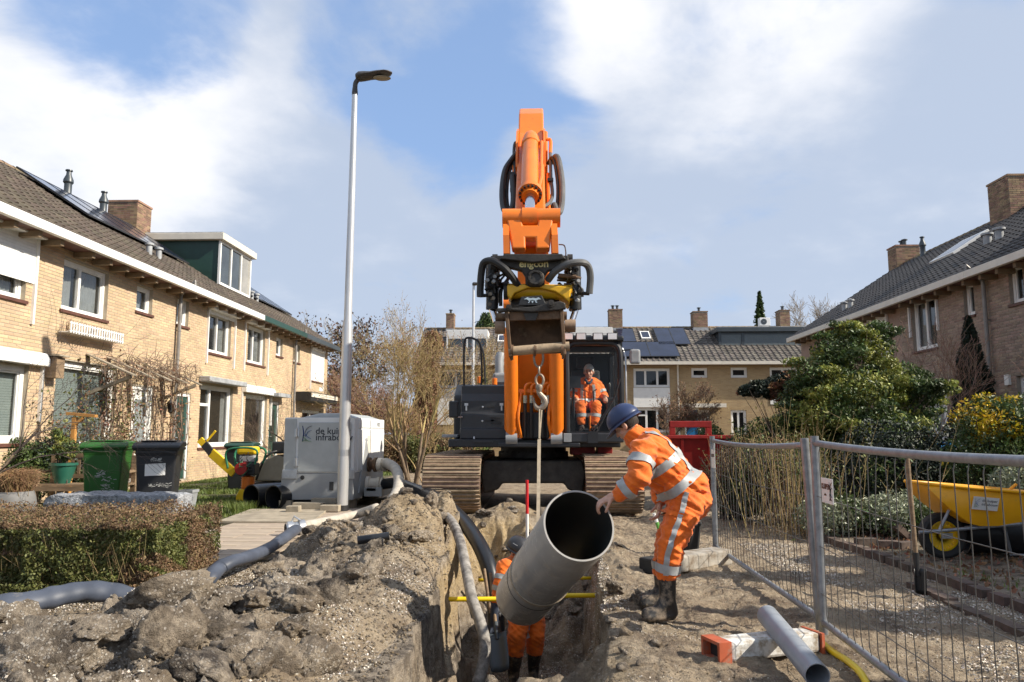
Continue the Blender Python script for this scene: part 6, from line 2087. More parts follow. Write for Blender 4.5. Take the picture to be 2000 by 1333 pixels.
# ---------------------------------------------------------------- operator in the cab
w = Person()
w.ell('tr', P(1149, 792, 12.95), (.19, 0, 0), (0, .15, 0), (0, 0, .12))
w.seg('hv', (P(1149, 786, 12.98), .17), (P(1149, 765, 12.98), .185), (P(1149, 757, 12.98), .155)); w.seg('hv', (P(1140, 780, 12.9), .14), (P(1140, 762, 12.92), .14)); w.seg('hv', (P(1158, 780, 12.9), .14), (P(1158, 762, 12.92), .14))
for sx, ex_, hx_ in ((-1, 1119, 1127), (1, 1180, 1182)):
 sh = P(1149 + sx * 19, 752, 12.98)
 w.seg('hv', (sh, .085), (P(1149 + sx * 8, 750, 12.97), .11)); el = P(ex_ + sx * 0, 776, 12.9)
 w.seg('hv', (sh, .083), (el, .07)); ha = P(hx_, 782 if sx < 0 else 777, 12.63)
 w.seg('hv', (el, .068), (el.lerp(ha, .8), .052)); w.seg('skin', (el.lerp(ha, .8), .036), (ha, .034))
 w.hand(el.lerp(ha, .85), ha, (0, -.7, -.6), (0, .4, -.8), curl=1.1)
 kn, an_ = P(1149 + sx * 15, 793, 12.48), P(1149 + sx * 13, 825, 12.42)
 w.seg('tr', (P(1149 + sx * 9, 794, 12.9), .115), (kn, .092)); w.seg('tr', (kn, .09), (an_, .07))
 w.seg('boot', (an_, .06), (P(1149 + sx * 13, 836, 12.42), .052), (P(1149 + sx * 14, 840, 12.25), .045))
w.seg('skin', (P(1150, 748, 12.95), .06), (P(1150, 735, 12.93), .055))
w.head(P(1150, 727, 12.9), (-.12, -1, -.12), (0, 0, 1), 1.06)
w.seg('hv', (P(1143, 747, 12.9), .05), (P(1138, 755, 12.86), .045)); w.seg('hv', (P(1157, 747, 12.9), .05), (P(1162, 755, 12.86), .045))
w.finish('person', 'grey-haired operator in orange work clothes seated in the excavator cab', .0095, P(1149, 840, 12.6), wr=.006)
w.ring(P(1149, 783, 12.95), (0, 0, 1), .055, .4)
for sx in (-1, 1):
 kn, an_ = P(1149 + sx * 15, 793, 12.48), P(1149 + sx * 13, 825, 12.42)
 w.ring(kn.lerp(an_, .62), an_ - kn, .055, .16)
 sh = P(1149 + sx * 19, 752, 12.98); el = P(1119 if sx < 0 else 1180, 776, 12.9)
 w.ring(sh.lerp(el, .62), el - sh, .05, .13)
 w.strap([P(1149 + sx * 11, 750, 12.7), P(1149 + sx * 12, 765, 12.7), P(1149 + sx * 12, 780, 12.7)], .045, (0, -1, .1))
w.hair(M_hairg, scale=1.05); w.eyes()
m = MB(); m.tube(spline([P(1143, 741, 12.83), P(1150, 750, 12.76), P(1157, 741, 12.83)], 5), .02, 8); m.build('dark_collar', M_glove, w.root, smooth=True)
# ---------------------------------------------------------------- worker down in the trench
w = Person()
GZ = -1.36
Yw = 8.35
pel, che = P(1030, 1188, Yw), P(1006, 1118, Yw - .02)
w.seg('hv', (pel, .16), (pel.lerp(che, .5), .165), (che, .165))
sl_, sr_ = P(986, 1108, Yw - .12), P(1026, 1104, Yw + .16)
w.seg('hv', (sl_, .085), (che + Vector((0, 0, .05)), .13), (sr_, .085))
w.seg('skin', (P(1008, 1100, Yw), .058), (P(1011, 1086, Yw - .02), .055)); w.seg('hv', (P(1006, 1106, Yw), .085), (P(1009, 1096, Yw), .078))
w.head(P(1012, 1078, Yw - .03), (.72, -.55, -.35), (.1, -.1, 1), 1.02)
el = P(977, 1145, Yw - .2); ha = P(966, 1186, Yw - .25)
w.seg('hv', (sl_, .085), (el, .072)); w.seg('hv', (el, .07), (el.lerp(ha, .65), .056)); w.seg('glove', (el.lerp(ha, .55), .05), (ha, .042), (P(965, 1225, Yw - .25), .045))
w.hand(ha, P(965, 1232, Yw - .26), (0, -.1, -1), (.6, -.6, 0), curl=1.0, cls='glove')
el2 = P(1040, 1140, Yw - .02); w.seg('hv', (sr_, .083), (el2, .07), (P(1046, 1172, Yw - .2), .058)); w.hand(P(1047, 1176, Yw - .2), P(1048, 1184, Yw - .24), (0, -.3, -.9), (-.8, 0, 0), curl=1.0)
for hx_, kx, ky_, fx, yy in ((1018, 1010, 1240, 1003, Yw - .12), (1042, 1046, 1242, 1042, Yw + .08)):
 kn = P(kx, ky_, yy - .12); ft = P(fx, 1300, yy); ft.z = GZ + .06
 hp_ = P(hx_, 1196, yy)
 w.seg('tr', (hp_, .125), (kn, .10)); w.seg('tr', (kn, .1), (kn.lerp(ft, .35), .085)); pass
 sh_ = kn.lerp(ft, .4); w.seg('boot', (sh_, .08), (ft + Vector((0, .02, .1)), .066), (ft + Vector((0, .03, .0)), .055)); w.seg('boot', (ft, .055), (ft + Vector((.0, -.17, -.012)), .045))
w.finish('person', 'person in orange suit and black helmet standing in the trench behind the pipe', .0085, P(1025, 1300, Yw), wr=.007)
w.ring(el.lerp(ha, .15), ha - el, .05, .12); w.ring(sl_.lerp(el, .6), el - sl_, .05, .12)
w.ring(pel.lerp(che, .35), che - pel, .055, .4)
w.strap([P(992, 1095, Yw - .4), P(996, 1125, Yw - .4), P(1004, 1170, Yw - .4)], .05, (-.3, -1, .2))
w.strap([P(1052, 1200, Yw - .4), P(1056, 1235, Yw - .4), P(1058, 1255, Yw - .4)], .03, (.5, -1, .1))
w.helmet(M_blkh); w.hair(M_hair); w.eyes()
m = MB()
h_ = w.hc + w.hu * .08
for k in range(5):
 a_ = k * 1.25
 m.tube(spline([w.hc + w.hu * (.085 + .02 * math.sin(a_)) + (w.hf * math.cos(a_ + q) * .125 + w.hr * math.sin(a_ + q) * .106) for q in (0, .25, .5)], 4), .004, 5)
m.build('helmet_stickers', M_refl, w.root)
# ================================================================== STREET AND SITE THINGS
def gz(x, y): return float(ground_z(x, y))
M_polew = mat('galvanised_pole', (0.60, 0.60, 0.60), 0.35, metal=.55, var=.06, scale=2)
M_lampd = mat('lamp_housing', (0.055, 0.05, 0.048), 0.45, var=.2)
M_wood = mat('weathered_wood', (0.22, 0.15, 0.09), 0.8, var=.3, scale=3, stretch=(1, 1, 8), bump=.2, bscale=30)
M_woodo = mat('orange_stained_wood', (0.50, 0.24, 0.06), 0.7, var=.2, scale=4, stretch=(1, 1, .2))
M_woodg = mat('grey_timber', (0.31, 0.265, 0.20), 0.9, var=.25, scale=5, bump=.2)
M_conc = mat('concrete', (0.33, 0.30, 0.255), 0.9, var=.25, scale=7, bump=.4, bscale=50, dirt=.6, dirtcol=(.2, .155, .11), dscale=9)
M_concw = mat('white_painted_concrete', (0.66, 0.65, 0.62), 0.85, var=.15, scale=6, bump=.3, bscale=40, dirt=.66, dirtcol=(.30, .24, .17), dscale=13)
M_gal = mat('galvanised_tube', (0.25, 0.265, 0.285), 0.42, metal=.5, var=.2, scale=18, dirt=.12, dirtcol=(.16, .13, .11), dscale=20)
M_wire = mat('fence_wire', (0.11, 0.105, 0.10), 0.5, metal=.6, var=.2)
M_pumpw = mat('white_enclosure', (0.72, 0.73, 0.73), 0.42, var=.05, scale=2, dirt=.12, dirtcol=(.5, .48, .44), dscale=4)
M_pumpg = mat('grey_enclosure_base', (0.30, 0.31, 0.315), 0.5, var=.1, scale=3, dirt=.2, dirtcol=(.22, .2, .17), dscale=4)
M_pumpgd = mat('grey_enclosure_lid', (0.40, 0.42, 0.42), 0.45, var=.06)
M_text = mat('dark_print', (0.03, 0.035, 0.045), 0.6)
M_logo1 = mat('navy_print', (0.01, 0.03, 0.12), 0.5)
M_logo2 = mat('blue_print', (0.01, 0.12, 0.35), 0.5)
M_logo3 = mat('green_print', (0.10, 0.30, 0.05), 0.5)
M_bing = mat('green_bin_plastic', (0.018, 0.10, 0.014), 0.45, var=.12, scale=3, dirt=.1, dirtcol=(.08, .12, .06))
M_bink = mat('grey_bin_plastic', (0.02, 0.021, 0.024), 0.42, var=.15, scale=3, dirt=.12, dirtcol=(.1, .1, .1))
M_scuff = mat('white_scuff_print', (0.38, 0.38, 0.36), 0.8)
M_stone = mat('rough_grey_stone', (0.30, 0.31, 0.33), 0.95, var=.45, scale=26, bump=.9, bscale=60, bdist=.03, dirt=.2, dirtcol=(.16, .14, .11), dscale=9)
M_pot = mat('grey_pot', (0.17, 0.165, 0.16), 0.7, var=.12)
M_potg = mat('green_pot_glaze', (0.02, 0.11, 0.075), 0.4, var=.12)
M_yp = mat('yellow_plastic', (0.78, 0.50, 0.01), 0.45, var=.08, dirt=.14, dirtcol=(.3, .2, .05))
M_ypipe = mat('yellow_gas_pipe', (0.80, 0.56, 0.01), 0.4, var=.06, dirt=.1)
M_bpipe = mat('black_pe_pipe', (0.018, 0.019, 0.022), 0.35, var=.2, dirt=.14, dirtcol=(.16, .14, .12))
M_flat = mat('blue_grey_hose', (0.06, 0.07, 0.095), 0.5, var=.2, scale=5, spec=.35, dirt=.3, dirtcol=(.33, .28, .21), dscale=6)
M_pale = mat('dusty_pale_hose', (0.42, 0.38, 0.32), 0.8, var=.15, scale=8, dirt=.2)
M_blkhose = mat('black_suction_hose', (0.016, 0.018, 0.022), 0.35, var=.15, scale=5, dirt=.2, dirtcol=(.25, .21, .16), dscale=6)
M_graymud = mat('mud_splashed_hose', (0.27, 0.25, 0.225), 0.8, var=.35, scale=14, dirt=.62, dirtcol=(.07, .06, .055), dscale=5)
M_rubber = mat('black_rubber', (0.017, 0.017, 0.017), 0.75, var=.25, dirt=.2, dirtcol=(.14, .12, .1))
M_orp = mat('orange_plastic_cap', (0.42, 0.09, 0.035), 0.7, var=.2, dirt=.55, dirtcol=(.26, .18, .13), dscale=16)
M_wby = mat('wheelbarrow_yellow', (0.80, 0.37, 0.005), 0.4, var=.08, scale=3, dirt=.32, dirtcol=(.45, .25, .05), dscale=7)
M_brkb = mat('brown_paver', (0.10, 0.072, 0.056), 0.9, var=.3, isl=.15, scale=8, bump=.3, dirt=.25, dirtcol=(.3, .25, .18))
M_cherry = mat('red_white_staff_red', (0.55, 0.01, 0.015), 0.5)
M_beige = mat('beige_housing', (0.33, 0.30, 0.24), 0.6, var=.1, dirt=.2)
M_grn = mat('green_plastic', (0.02, 0.16, 0.08), 0.5)
# ---- street lamps
b = PZ(668, 1001); b.z = 0
top = P(693, 184, b.y)
lamp = thing('street_lamp', 'tall galvanised street lamp beside the white pump unit', 'street lamp', b, 'street lamps')
m = MB(); H = top.z
ax = (top - b)
m.lathe([(.001, -.2), (.092, -.2), (.09, 0), (.088, H * .36), (.084, H * .43), (.066, H * .445), (.056, H * .8), (.047, H), (.001, H)], b, axis=ax, n=20)
m.build('pole', M_polew, lamp, auto=.6)
m = MB(); m.lathe([(.089, .9), (.091, .9), (.091, 1.0), (.089, 1.0)], b, axis=ax, n=20); m.build('door_band', M_alu, lamp)
m = MB(); m.lathe([(.095, 0), (.095, .11), (.09, .115)], b, axis=ax, n=20); m.build('base_sleeve', M_dark, lamp)
m = MB(); m.lathe([(.05, -.02), (.052, .02), (.045, .10), (.04, .12)], top, axis=ax, n=14); m.tube(spline([top + Vector((0, 0, .1)), top + Vector((.01, 0, .2)), top + Vector((.06, 0, .27)), top + Vector((.13, 0, .30))], 4), .042, 10)
m.build('spigot', M_lampd, lamp, auto=.6)
def lamp_head(o, parent, L, yaw_=0.0, dr=1):
 prof = [(0, .09, .06), (.08, .12, .09), (.2, .125, .085), (.4, .13, .06), (.6, .15, .05), (.8, .145, .04), (.93, .10, .03), (1.0, .02, .015)]
 vs, fs = [], []; n = 14
 for t, wd, ht in prof:
  for k in range(n):
   a = 2 * PI * k / n
   vs.append(o + Vector((dr * t * L, math.cos(a) * wd, .12 * t * t * .2 + math.sin(a) * ht * (1 if math.sin(a) > 0 else .75) + .05 * t)))
 for i in range(len(prof) - 1):
  for k in range(n): fs.append((i * n + k, i * n + (k + 1) % n, (i + 1) * n + (k + 1) % n, (i + 1) * n + k))
 fs += [tuple(range(n)), tuple(range((len(prof) - 1) * n, len(prof) * n))]
 m = MB(); m.add(vs, fs); hd = m.build('lamp_head', M_lampd, parent, auto=.7)
 m = MB(); m.lathe([(.001, 0), (.09, 0), (.10, .012), (.08, .02)], o + Vector((dr * L * .72, 0, -.018)), axis=(0.03, 0, 1), n=20)
 for i, v in enumerate(m.v): m.v[i] = (o.x + dr * L * .72 + (v[0] - o.x - dr * L * .72) * 1.55, v[1], v[2] - .012)
 m.build('diffuser', M_beige, hd, auto=.6)
lamp_head(top + Vector((.02, 0, .30)), lamp, .62)
b = PZ(922, 893); b = Vector((P(923, 880, 30).x, 30, 0)); top = P(925, 558, 30)
lamp = thing('street_lamp', 'distant white street lamp behind the excavator', 'street lamp', b, 'street lamps')
m = MB(); m.lathe([(.001, -.1), (.10, -.1), (.09, top.z * .45), (.06, top.z * .47), (.05, top.z), (.001, top.z)], b, n=14); m.build('pole', M_polew, lamp, auto=.6)
lamp_head(top + Vector((-.05, 0, .04)), lamp, .5)
# ---- pump unit
Yp = 12.65
px0, px1 = P(551, 980, Yp).x, P(689, 980, Yp).x
pz1 = P(600, 816, Yp).z
yp1 = Yp + 2.45
pu = thing('pump_unit', 'white and grey enclosed pump set standing on timber blocks beside the lamp', 'pump', ((px0 + px1) / 2, Yp + 1.2, 0))
zb_, zm = .16, .60
m = MB(); m.bx(px0 - .03, px1 + .0, Yp, yp1, zb_, zm); m.build('base', M_pumpg, pu, bevel=.012)
m = MB(); m.bx(px0, px1, Yp + .01, yp1 - .01, zm + .002, pz1); bd = m.build('enclosure', M_pumpw, pu, bevel=.008)
m = MB(); m.prism([(px0 + .25, 0), (px1 - .02, 0), (px1 - .25, .075), (px0 + .55, .075)], (0, Yp + .12, pz1 + .001), (1, 0, 0), (0, 0, 1), (0, 2.0, 0)); m.build('roof_hump', M_pumpgd, pu, bevel=.02)
m = MB(); m.bx(px0 + .24, px1 - .06, Yp - .012, Yp + .005, zm + .02, pz1 - .08); dr_ = m.build('front_door', M_pumpgd, pu, bevel=.008)
m = MB(); m.bx(px0 + .0, px0 + .20, Yp - .004, Yp + .005, zm + .02, pz1 - .02); m.build('corner_panel', M_pumpgd, pu, bevel=.006)
for zz in (zm + .12, pz1 - .32):
 m = MB(); m.bx(px0 + .18, px0 + .26, Yp - .028, Yp - .013, zz, zz + .13); m.cyl((px0 + .22, Yp - .03, zz - .01), (px0 + .22, Yp - .03, zz + .14), .014, n=8); m.build('hinge', M_alu, dr_)
m = MB(); m.bx(px0 - .01, px0 + .24, Yp - .02, Yp - .001, zm - .09, zm + .06); hb = m.build('corner_bracket', M_alu, pu, bevel=.004)
m = MB(); m.bx(px1 - .12, px1 + .02, Yp - .02, Yp - .001, zm - .09, zm + .06); m.build('corner_bracket', M_alu, pu, bevel=.004)
for k in range(4):
 m = MB(); m.lathe([(.011, 0), (.011, .01), (.001, .012)], (px0 + .03 + .06 * k, Yp - .02, zm - .05), axis=(0, -1, 0), n=8); m.build('bolt', M_alu, hb)
m = MB(); m.lathe([(.035, 0), (.035, .012), (.02, .013), (.018, .02), (.001, .02)], (px0 + .33, Yp - .001, zm - .07), axis=(0, -1, 0), n=16); m.build('socket', M_dark, pu, auto=.6)
m = MB(); m.bx(px1 - .40, px1 - .33, Yp - .006, Yp - .001, zm - .28, zm - .14); m.build('drain_plate', M_dark, pu)
m = MB(); m.bx(px1 - .115, px1 - .075, Yp - .02, Yp - .013, zm + .5, zm + .66); m.build('door_handle', M_dark, dr_)
# the side facing the street
m = MB(); m.bx(px1 - .005, px1 + .012, Yp + .25, yp1 - .05, zm + .03, pz1 - .20); m.build('side_panel', M_pumpw, pu, bevel=.006)
m = MB(); m.bx(px1 - .005, px1 + .010, Yp + .25, yp1 - .05, pz1 - .17, pz1 - .03); m.build('side_panel', M_pumpw, pu, bevel=.006)
m = MB(); m.bx(px1 + .0125, px1 + .016, Yp + .95, Yp + 1.2, zm + .30, zm + .62); m.build('level_window', M_cream, pu, bevel=.004)
m = MB(); m.prism([(Yp + .35, zm - .35), (Yp + .8, zm + .55), (Yp + .84, zm + .55), (Yp + 1.5, zm - .35)], (px1 + .001, 0, 0), (0, 1, 0), (0, 0, 1), (.02, 0, 0)); m.build('gusset', M_pumpg, pu)
m = MB(); m.bx(px1 + .021, px1 + .34, Yp + .7, yp1, zb_, zb_ + .16); m.build('skid_tray', M_pumpgd, pu, bevel=.01)
text_mesh('lettering', 'WELLPOINT', .07, frame((px1 + .0135, Yp + .75, pz1 - .40), (0, 1, 0), (0, 0, 1)), M_pumpg, pu)
text_mesh('lettering', 'W212', .10, frame((px1 + .0115, Yp + 1.75, pz1 - .135), (0, 1, 0), (0, 0, 1)), M_text, pu)
text_mesh('lettering', 'de kuiper', .155, frame(P(616, 848, Yp - .014), (1, 0, 0), (0, 0, 1)), M_text, pu, bold=.002)
text_mesh('lettering', 'infrabouw', .155, frame(P(616, 860.5, Yp - .014), (1, 0, 0), (0, 0, 1)), M_text, pu, bold=.002)
def logo(parent, T, wd, mats=(M_logo1, M_logo2, M_logo3)):
 """the three-stroke mark; T(x, y) maps a unit square to the surface"""
 for pts, mm in ((((.05, 0), (.16, .35), (.2, .5), (.16, .72), (.06, 1.0)), 0), (((1.0, 1.0), (.55, .85), (.35, .62), (.3, .3)), 0), (((1.0, .72), (.62, .62), (.42, .4), (.3, .3)), 1),
     (((.02, .0), (.3, .12), (.42, .0)), 2), (((.05, .35), (.3, .2), (.6, .05), (.95, .0)), 2), (((.3, .5), (.55, .3), (.9, .18)), 1)):
  q = spline([T(a, b_) for a, b_ in pts], 5)
  m = MB(); m.tube(q, [wd * (.5 + .6 * math.sin(PI * (k + 1) / (len(q) + 1))) for k in range(len(q))], 6, flat=.15)
  m.build('logo_stroke', mats[mm], parent)
logo(pu, lambda x, y: P(590 + 19 * x, 863 - 31 * y, Yp - .014), .016)
# couplings and hoses of the pump
q0 = Vector((px1 + .012, 13.65, P(720, 908, 13.6).z)); q1 = q0 + Vector((.5, -.1, 0))
m = MB(); m.lathe([(.09, 0), (.13, .01), (.13, .05), (.09, .06), (.09, .12), (.13, .125), (.13, .17), (.09, .18)], q0, axis=(1, -.1, 0), n=20); m.build('flange', M_rust, pu, auto=.5)
m = MB(); m.lathe([(.105, .18), (.12, .2), (.12, .27), (.10, .28), (.115, .29), (.115, .33), (.09, .34)], q0, axis=(1, -.1, 0), n=20); m.build('coupling', M_cream, pu, auto=.5)
h_ = thing('discharge_hose', 'grey ribbed hose arching from the pump coupling down into the soil', 'hose', P(762, 985, 10.6))
pts = spline([q0 + Vector((.33, -.03, 0)), P(755, 905, 13.2), P(771, 915, 12.8), P(779, 935, 12.3), P(777, 958, 11.7), P(766, 980, 11.0), P(756, 992, 10.2), P(752, 1000, 9.6)], 9)
m = MB(); m.tube(pts, [.085 + .003 * (i % 2) for i in range(len(pts))], 14); m.build('hose_wall', M_pale, h_, smooth=True)
q0 = Vector((px1 + .012, 13.5, P(720, 946, 13.5).z))
m = MB(); m.lathe([(.10, 0), (.14, .02), (.14, .08), (.11, .09), (.11, .2), (.13, .21), (.13, .26), (.10, .27), (.12, .28), (.12, .32), (.08, .33)], q0, axis=(1, 0, 0), n=20); m.build('coupling', M_cream, pu, auto=.5)
m = MB(); m.bx(px1 + .05, px1 + .25, 13.35, 13.65, zb_ + .165, q0.z - .13); m.build('valve_foot', M_rust, pu, bevel=.02)
for xx in (px0 + .08, px1 - .15):
 for yy in (Yp + .2, yp1 - .4):
  m = MB(); m.bx(xx - .1, xx + .1, yy - .3, yy + .3, .0, zb_ - .002); m.build('support_block', M_woodg, pu)
hs_ = thing('suction_hose', 'thick black hose curving from the pump down into the trench', 'hose', P(965, 1250, 8.7))
pts = spline([q0 + Vector((.3, 0, 0)), P(775, 944, 13.2), P(806, 955, 12.4), P(850, 972, 11.4), P(893, 1006, 10.4), P(925, 1046, 9.6), P(948, 1090, 9.15), P(962, 1140, 8.95), P(968, 1200, 8.8), P(970, 1262, 8.7)], 9)
m = MB(); m.tube(pts, .095, 14); m.build('hose_wall', M_blkhose, hs_, smooth=True)
hs_ = thing('suction_hose', 'mud-splashed pale hose hanging down the left trench wall', 'hose', P(945, 1290, 7.1))
pts = spline([P(868, 1005, 9.7), P(884, 1022, 9.1), P(897, 1052, 8.55), P(906, 1090, 8.1), P(914, 1130, 7.75), P(922, 1170, 7.5), P(936, 1210, 7.35), P(946, 1250, 7.2), P(945, 1290, 7.05), P(932, 1340, 6.9)], 9)
m = MB(); m.tube(pts, [.054 + .002 * (i % 2) for i in range(len(pts))], 12); m.build('hose_wall', M_graymud, hs_, smooth=True)
hs_ = thing('layflat_hose', 'blue-grey layflat hose winding round the hedge and over the soil', 'hose', PZ(500, 1080, .1))
def og(px, py, z, lift=.075):
 p = PZ(px, py, z); p.z = max(p.z, top_z(p.x, p.y) + lift * .6); return p
pts = [PZ(578, 1034, .12), PZ(552, 1053, .11), PZ(520, 1074, .11), PZ(482, 1089, .15), PZ(450, 1098, .17), PZ(424, 1113, .13), PZ(406, 1133, .11), P(385, 1150, 6.35), P(345, 1165, 5.8), P(300, 1176, 5.42), P(262, 1168, 5.32), P(215, 1158, 5.28), P(165, 1155, 5.2), P(115, 1164, 5.1), P(70, 1174, 5.0), P(20, 1180, 4.9), P(-60, 1195, 4.8)]
pts = spline(pts, 8)
m = MB(); m.tube(pts, [.074 + .003 * math.sin(i * .37) + .003 * math.sin(i * .9) for i in range(len(pts))], 14, flat=.74); m.build('hose_wall', M_flat, hs_, smooth=True)
pts = spline([og(578, 1033, .1), og(600, 1026, .1), og(630, 1020, .1), og(668, 1012, .1), og(700, 1004, .12), P(735, 992, 10.6)], 7)
m = MB(); m.tube(pts, .068, 12, flat=.85); m.build('pale_section', M_pale, hs_, smooth=True)
p = og(577, 1033, .1); m = MB(); m.lathe([(.075, -.12), (.095, -.1), (.095, -.03), (.08, -.02), (.08, .03), (.1, .04), (.1, .11), (.08, .12)], p, axis=(.8, .5, .05), n=16); m.tube([p + Vector((-.05, 0, .08)), p + Vector((-.02, 0, .15)), p + Vector((.06, 0, .1))], .012, 6); m.build('hose_joint', M_alu, hs_, auto=.5)
st_ = thing('pipe_stub', 'short black pipe end poking from the soil near the hose joint', 'pipe', og(638, 1035, .15))
a = P(628, 1030, 8.7); m = MB(); m.lathe([(.045, 0), (.062, 0), (.062, .3), (.045, .3)], a, axis=(.75, .5, -.45), n=20, closed=True); m.build('pipe_wall', M_bpipe, st_, auto=.5)
st_ = thing('pipe_stub', 'small dark pipe piece lying half buried on the soil heap', 'pipe', P(715, 1075, 7.4))
a = P(698, 1080, 7.35); a.z = top_z(a.x, a.y) + .03; m = MB(); m.lathe([(.028, 0), (.04, 0), (.04, .3), (.028, .3)], a, axis=(1, .15, .12), n=16, closed=True); m.build('pipe_wall', M_bpipe, st_, auto=.5)
# ---- wheelie bins
def bin_(name, label, c, yaw, body, h=1.06, w=.56, d=.62, lidm=None):
 o = thing(name, label, 'bin', c, 'wheelie bins')
 T = Matrix.Translation(c) @ Matrix.Rotation(yaw, 4, 'Z')
 m = MB(T)
 vs, fs = [], []
 lev = [(0.03, .78), (.12, .80), (h * .82, .96), (h * .86, 1.0), (h * .90, 1.0)]
 for z, k in lev: vs += [(-w / 2 * k, -d / 2 * k, z), (w / 2 * k, -d / 2 * k, z), (w / 2 * k, d / 2 * k, z), (-w / 2 * k, d / 2 * k, z)]
 for i in range(len(lev) - 1):
  for k in range(4): fs.append((i * 4 + k, i * 4 + (k + 1) % 4, i * 4 + 4 + (k + 1) % 4, i * 4 + 4 + k))
 fs.append((3, 2, 1, 0)); fs.append(tuple(range(16, 20)))
 m.add(vs, fs); bo = m.build('body', body, o, bevel=.025, seg=3)
 m = MB(T); m.bx(-w / 2 - .025, w / 2 + .025, -d / 2 - .02, d / 2 + .02, h * .885, h * .92); m.build('rim', body, bo, bevel=.012)
 m = MB(T)
 nx = 9
 pr = [(-d / 2 - .045, h * .90), (-d / 2 - .05, h * .945), (-d / 2 + .05, h * .985), (0, h * 1.0), (d / 2 - .05, h * .99), (d / 2 + .03, h * .93)]
 m.prism(pr, (-w / 2 - .04, 0, 0), (0, 1, 0), (0, 0, 1), (w + .08, 0, 0)); m.build('lid', lidm or body, o, bevel=.025, seg=3)
 m = MB(T); m.bx(-w / 2 + .05, w / 2 - .05, -d / 2 + .1, d / 2 - .1, h * 1.0 - .004, h * 1.0 + .012); m.build('lid_panel', lidm or body, o, bevel=.01)
 m = MB(T); m.cyl((-w / 2 + .02, d / 2 + .06, h * .93), (w / 2 - .02, d / 2 + .06, h * .93), .016, n=10); m.build('handle', body, o)
 for sx in (-1, 1):
  m = MB(T); m.lathe([(.02, -.025), (.1, -.025), (.1, .025), (.02, .025)], (sx * (w / 2 - .02), d / 2 - .06, .1), axis=(1, 0, 0), n=18); m.build('wheel', M_rubber, o, auto=.5)
 return o, T, w, d, h
o, T, w_, d_, h_b = bin_('wheelie_bin', 'green wheelie bin numbered 25 next to the garden bench', Vector((P(211, 900, 11.35).x, 11.35, 0)), .28, M_bing, h=1.15)
fr = T @ frame((0, -.278, .55), (1, 0, 0), (0, -.10, 1))
def on(T, x, z, d=.62, h=1.06, out=.004):     # point on the sloping front of a bin
 k = .80 + (.96 - .80) * (z - .12) / (h * .82 - .12)
 return T @ Vector((x, -d / 2 * k - out, z))
text_mesh('number', '25', .07, T @ frame((.06, -.262, .24), (1, 0, 0), (0, -.07, 1)), M_scuff, o)
rr = random.Random(8)
def scuffs(o, T, boxes, n, mm):
 m = MB()
 for i in range(n):
  bx_ = rr.choice(boxes); x, z = rr.uniform(bx_[0], bx_[1]), rr.uniform(bx_[2], bx_[3])
  a, L = rr.uniform(-.5, .5), rr.uniform(.01, .05)
  p, q = on(T, x, z, out=.003), on(T, x + math.cos(a) * L, z + math.sin(a) * L, out=.003)
  m.beam(p, q, .0015, rr.uniform(.002, .009))
 m.build('scuff_marks', mm, o)['kind'] = 'stuff'
scuffs(o, T, [(-.10, .02, .62, .72), (-.02, .16, .45, .62), (.0, .16, .25, .45)], 120, M_scuff)
o, T, w_, d_, h_b = bin_('wheelie_bin', 'dark grey wheelie bin with white sticker on its front', Vector((P(312, 900, 11.0).x, 11.0, 0)), .30, M_bink, h=1.15)
m = MB(); m.add([on(T, -.14, .66), on(T, .13, .67), on(T, .13, .84), on(T, -.14, .83)], [(0, 1, 2, 3)]); m.build('sticker', M_white, o)
scuffs(o, T, [(-.09, .2, .5, .56), (-.02, .2, .3, .44), (.0, .22, .12, .3)], 130, M_scuff)
scuffs(o, T, [(-.08, .05, .86, .92)], 30, M_scuff)
bin_('wheelie_bin', 'dark green bin by the facade behind the rammer', Vector((P(473, 900, 17).x, 17, 0)), .1, M_bink, lidm=M_dgreen)
c = P(1868, 900, 12.2); bin_('wheelie_bin', 'dark bin with blue lid half hidden behind the shrubs', Vector((c.x, 12.2, 0)), -.2, M_bink, lidm=M_blue, h=1.12)
# ---- bench, pots, stone ledge, posts in the left garden
bc_ = P(140, 950, 12.3)
bn = thing('garden_bench', 'weathered wooden garden bench behind the stone ledge', 'bench', (bc_.x, 12.3, 0))
bx0, bx1 = P(68, 950, 12.1).x, P(175, 950, 12.1).x + .55
for k in range(4):
 m = MB(); m.bx(bx0 + .02, bx1, 12.05 + k * .11, 12.15 + k * .11, .42, .45); m.build('seat_slat', M_wood, bn)
for (x, y, z) in ((bx0 + .03, 12.07, .62), (bx1 - .05, 12.07, .62), (bx0 + .03, 12.52, .9), (bx1 - .05, 12.52, .9)):
 m = MB(); m.bx(x - .04, x + .04, y - .04, y + .04, 0, z); m.build('leg', M_wood, bn)
for x in (bx0 + .03, bx1 - .05):
 m = MB(); m.bx(x - .045, x + .045, 12.0, 12.48, .622, .66); m.build('armrest', M_wood, bn)
for z in (.52, .86):
 m = MB(); m.bx(bx0 + .07, bx1 - .09, 12.5, 12.535, z, z + .07); m.build('back_rail', M_wood, bn)
for k in range(12):
 x = bx0 + .12 + k * (bx1 - bx0 - .25) / 11
 m = MB(); m.bx(x - .025, x + .025, 12.51, 12.528, .592, .858); m.build('back_slat', M_wood, bn)
m = MB(); m.bx(bx0 + .07, bx1 - .09, 12.03, 12.048, .34, .418); m.build('apron', M_wood, bn)
def pot(name, label, c, r0, r1, h, mm, n=28, square=False):
 o = thing(name, label, 'plant pot', c)
 m = MB()
 m.lathe([(.001, 0), (r0, 0), (r0 + (r1 - r0) * .6, h * .5), (r1, h - .04), (r1 + .02, h - .04), (r1 + .02, h), (r1 - .01, h), (r1 - .03, h - .06), (.001, h - .06)], c, n=4 if square else n)
 m.build('pot_body', mm, o, auto=.5)
 return o
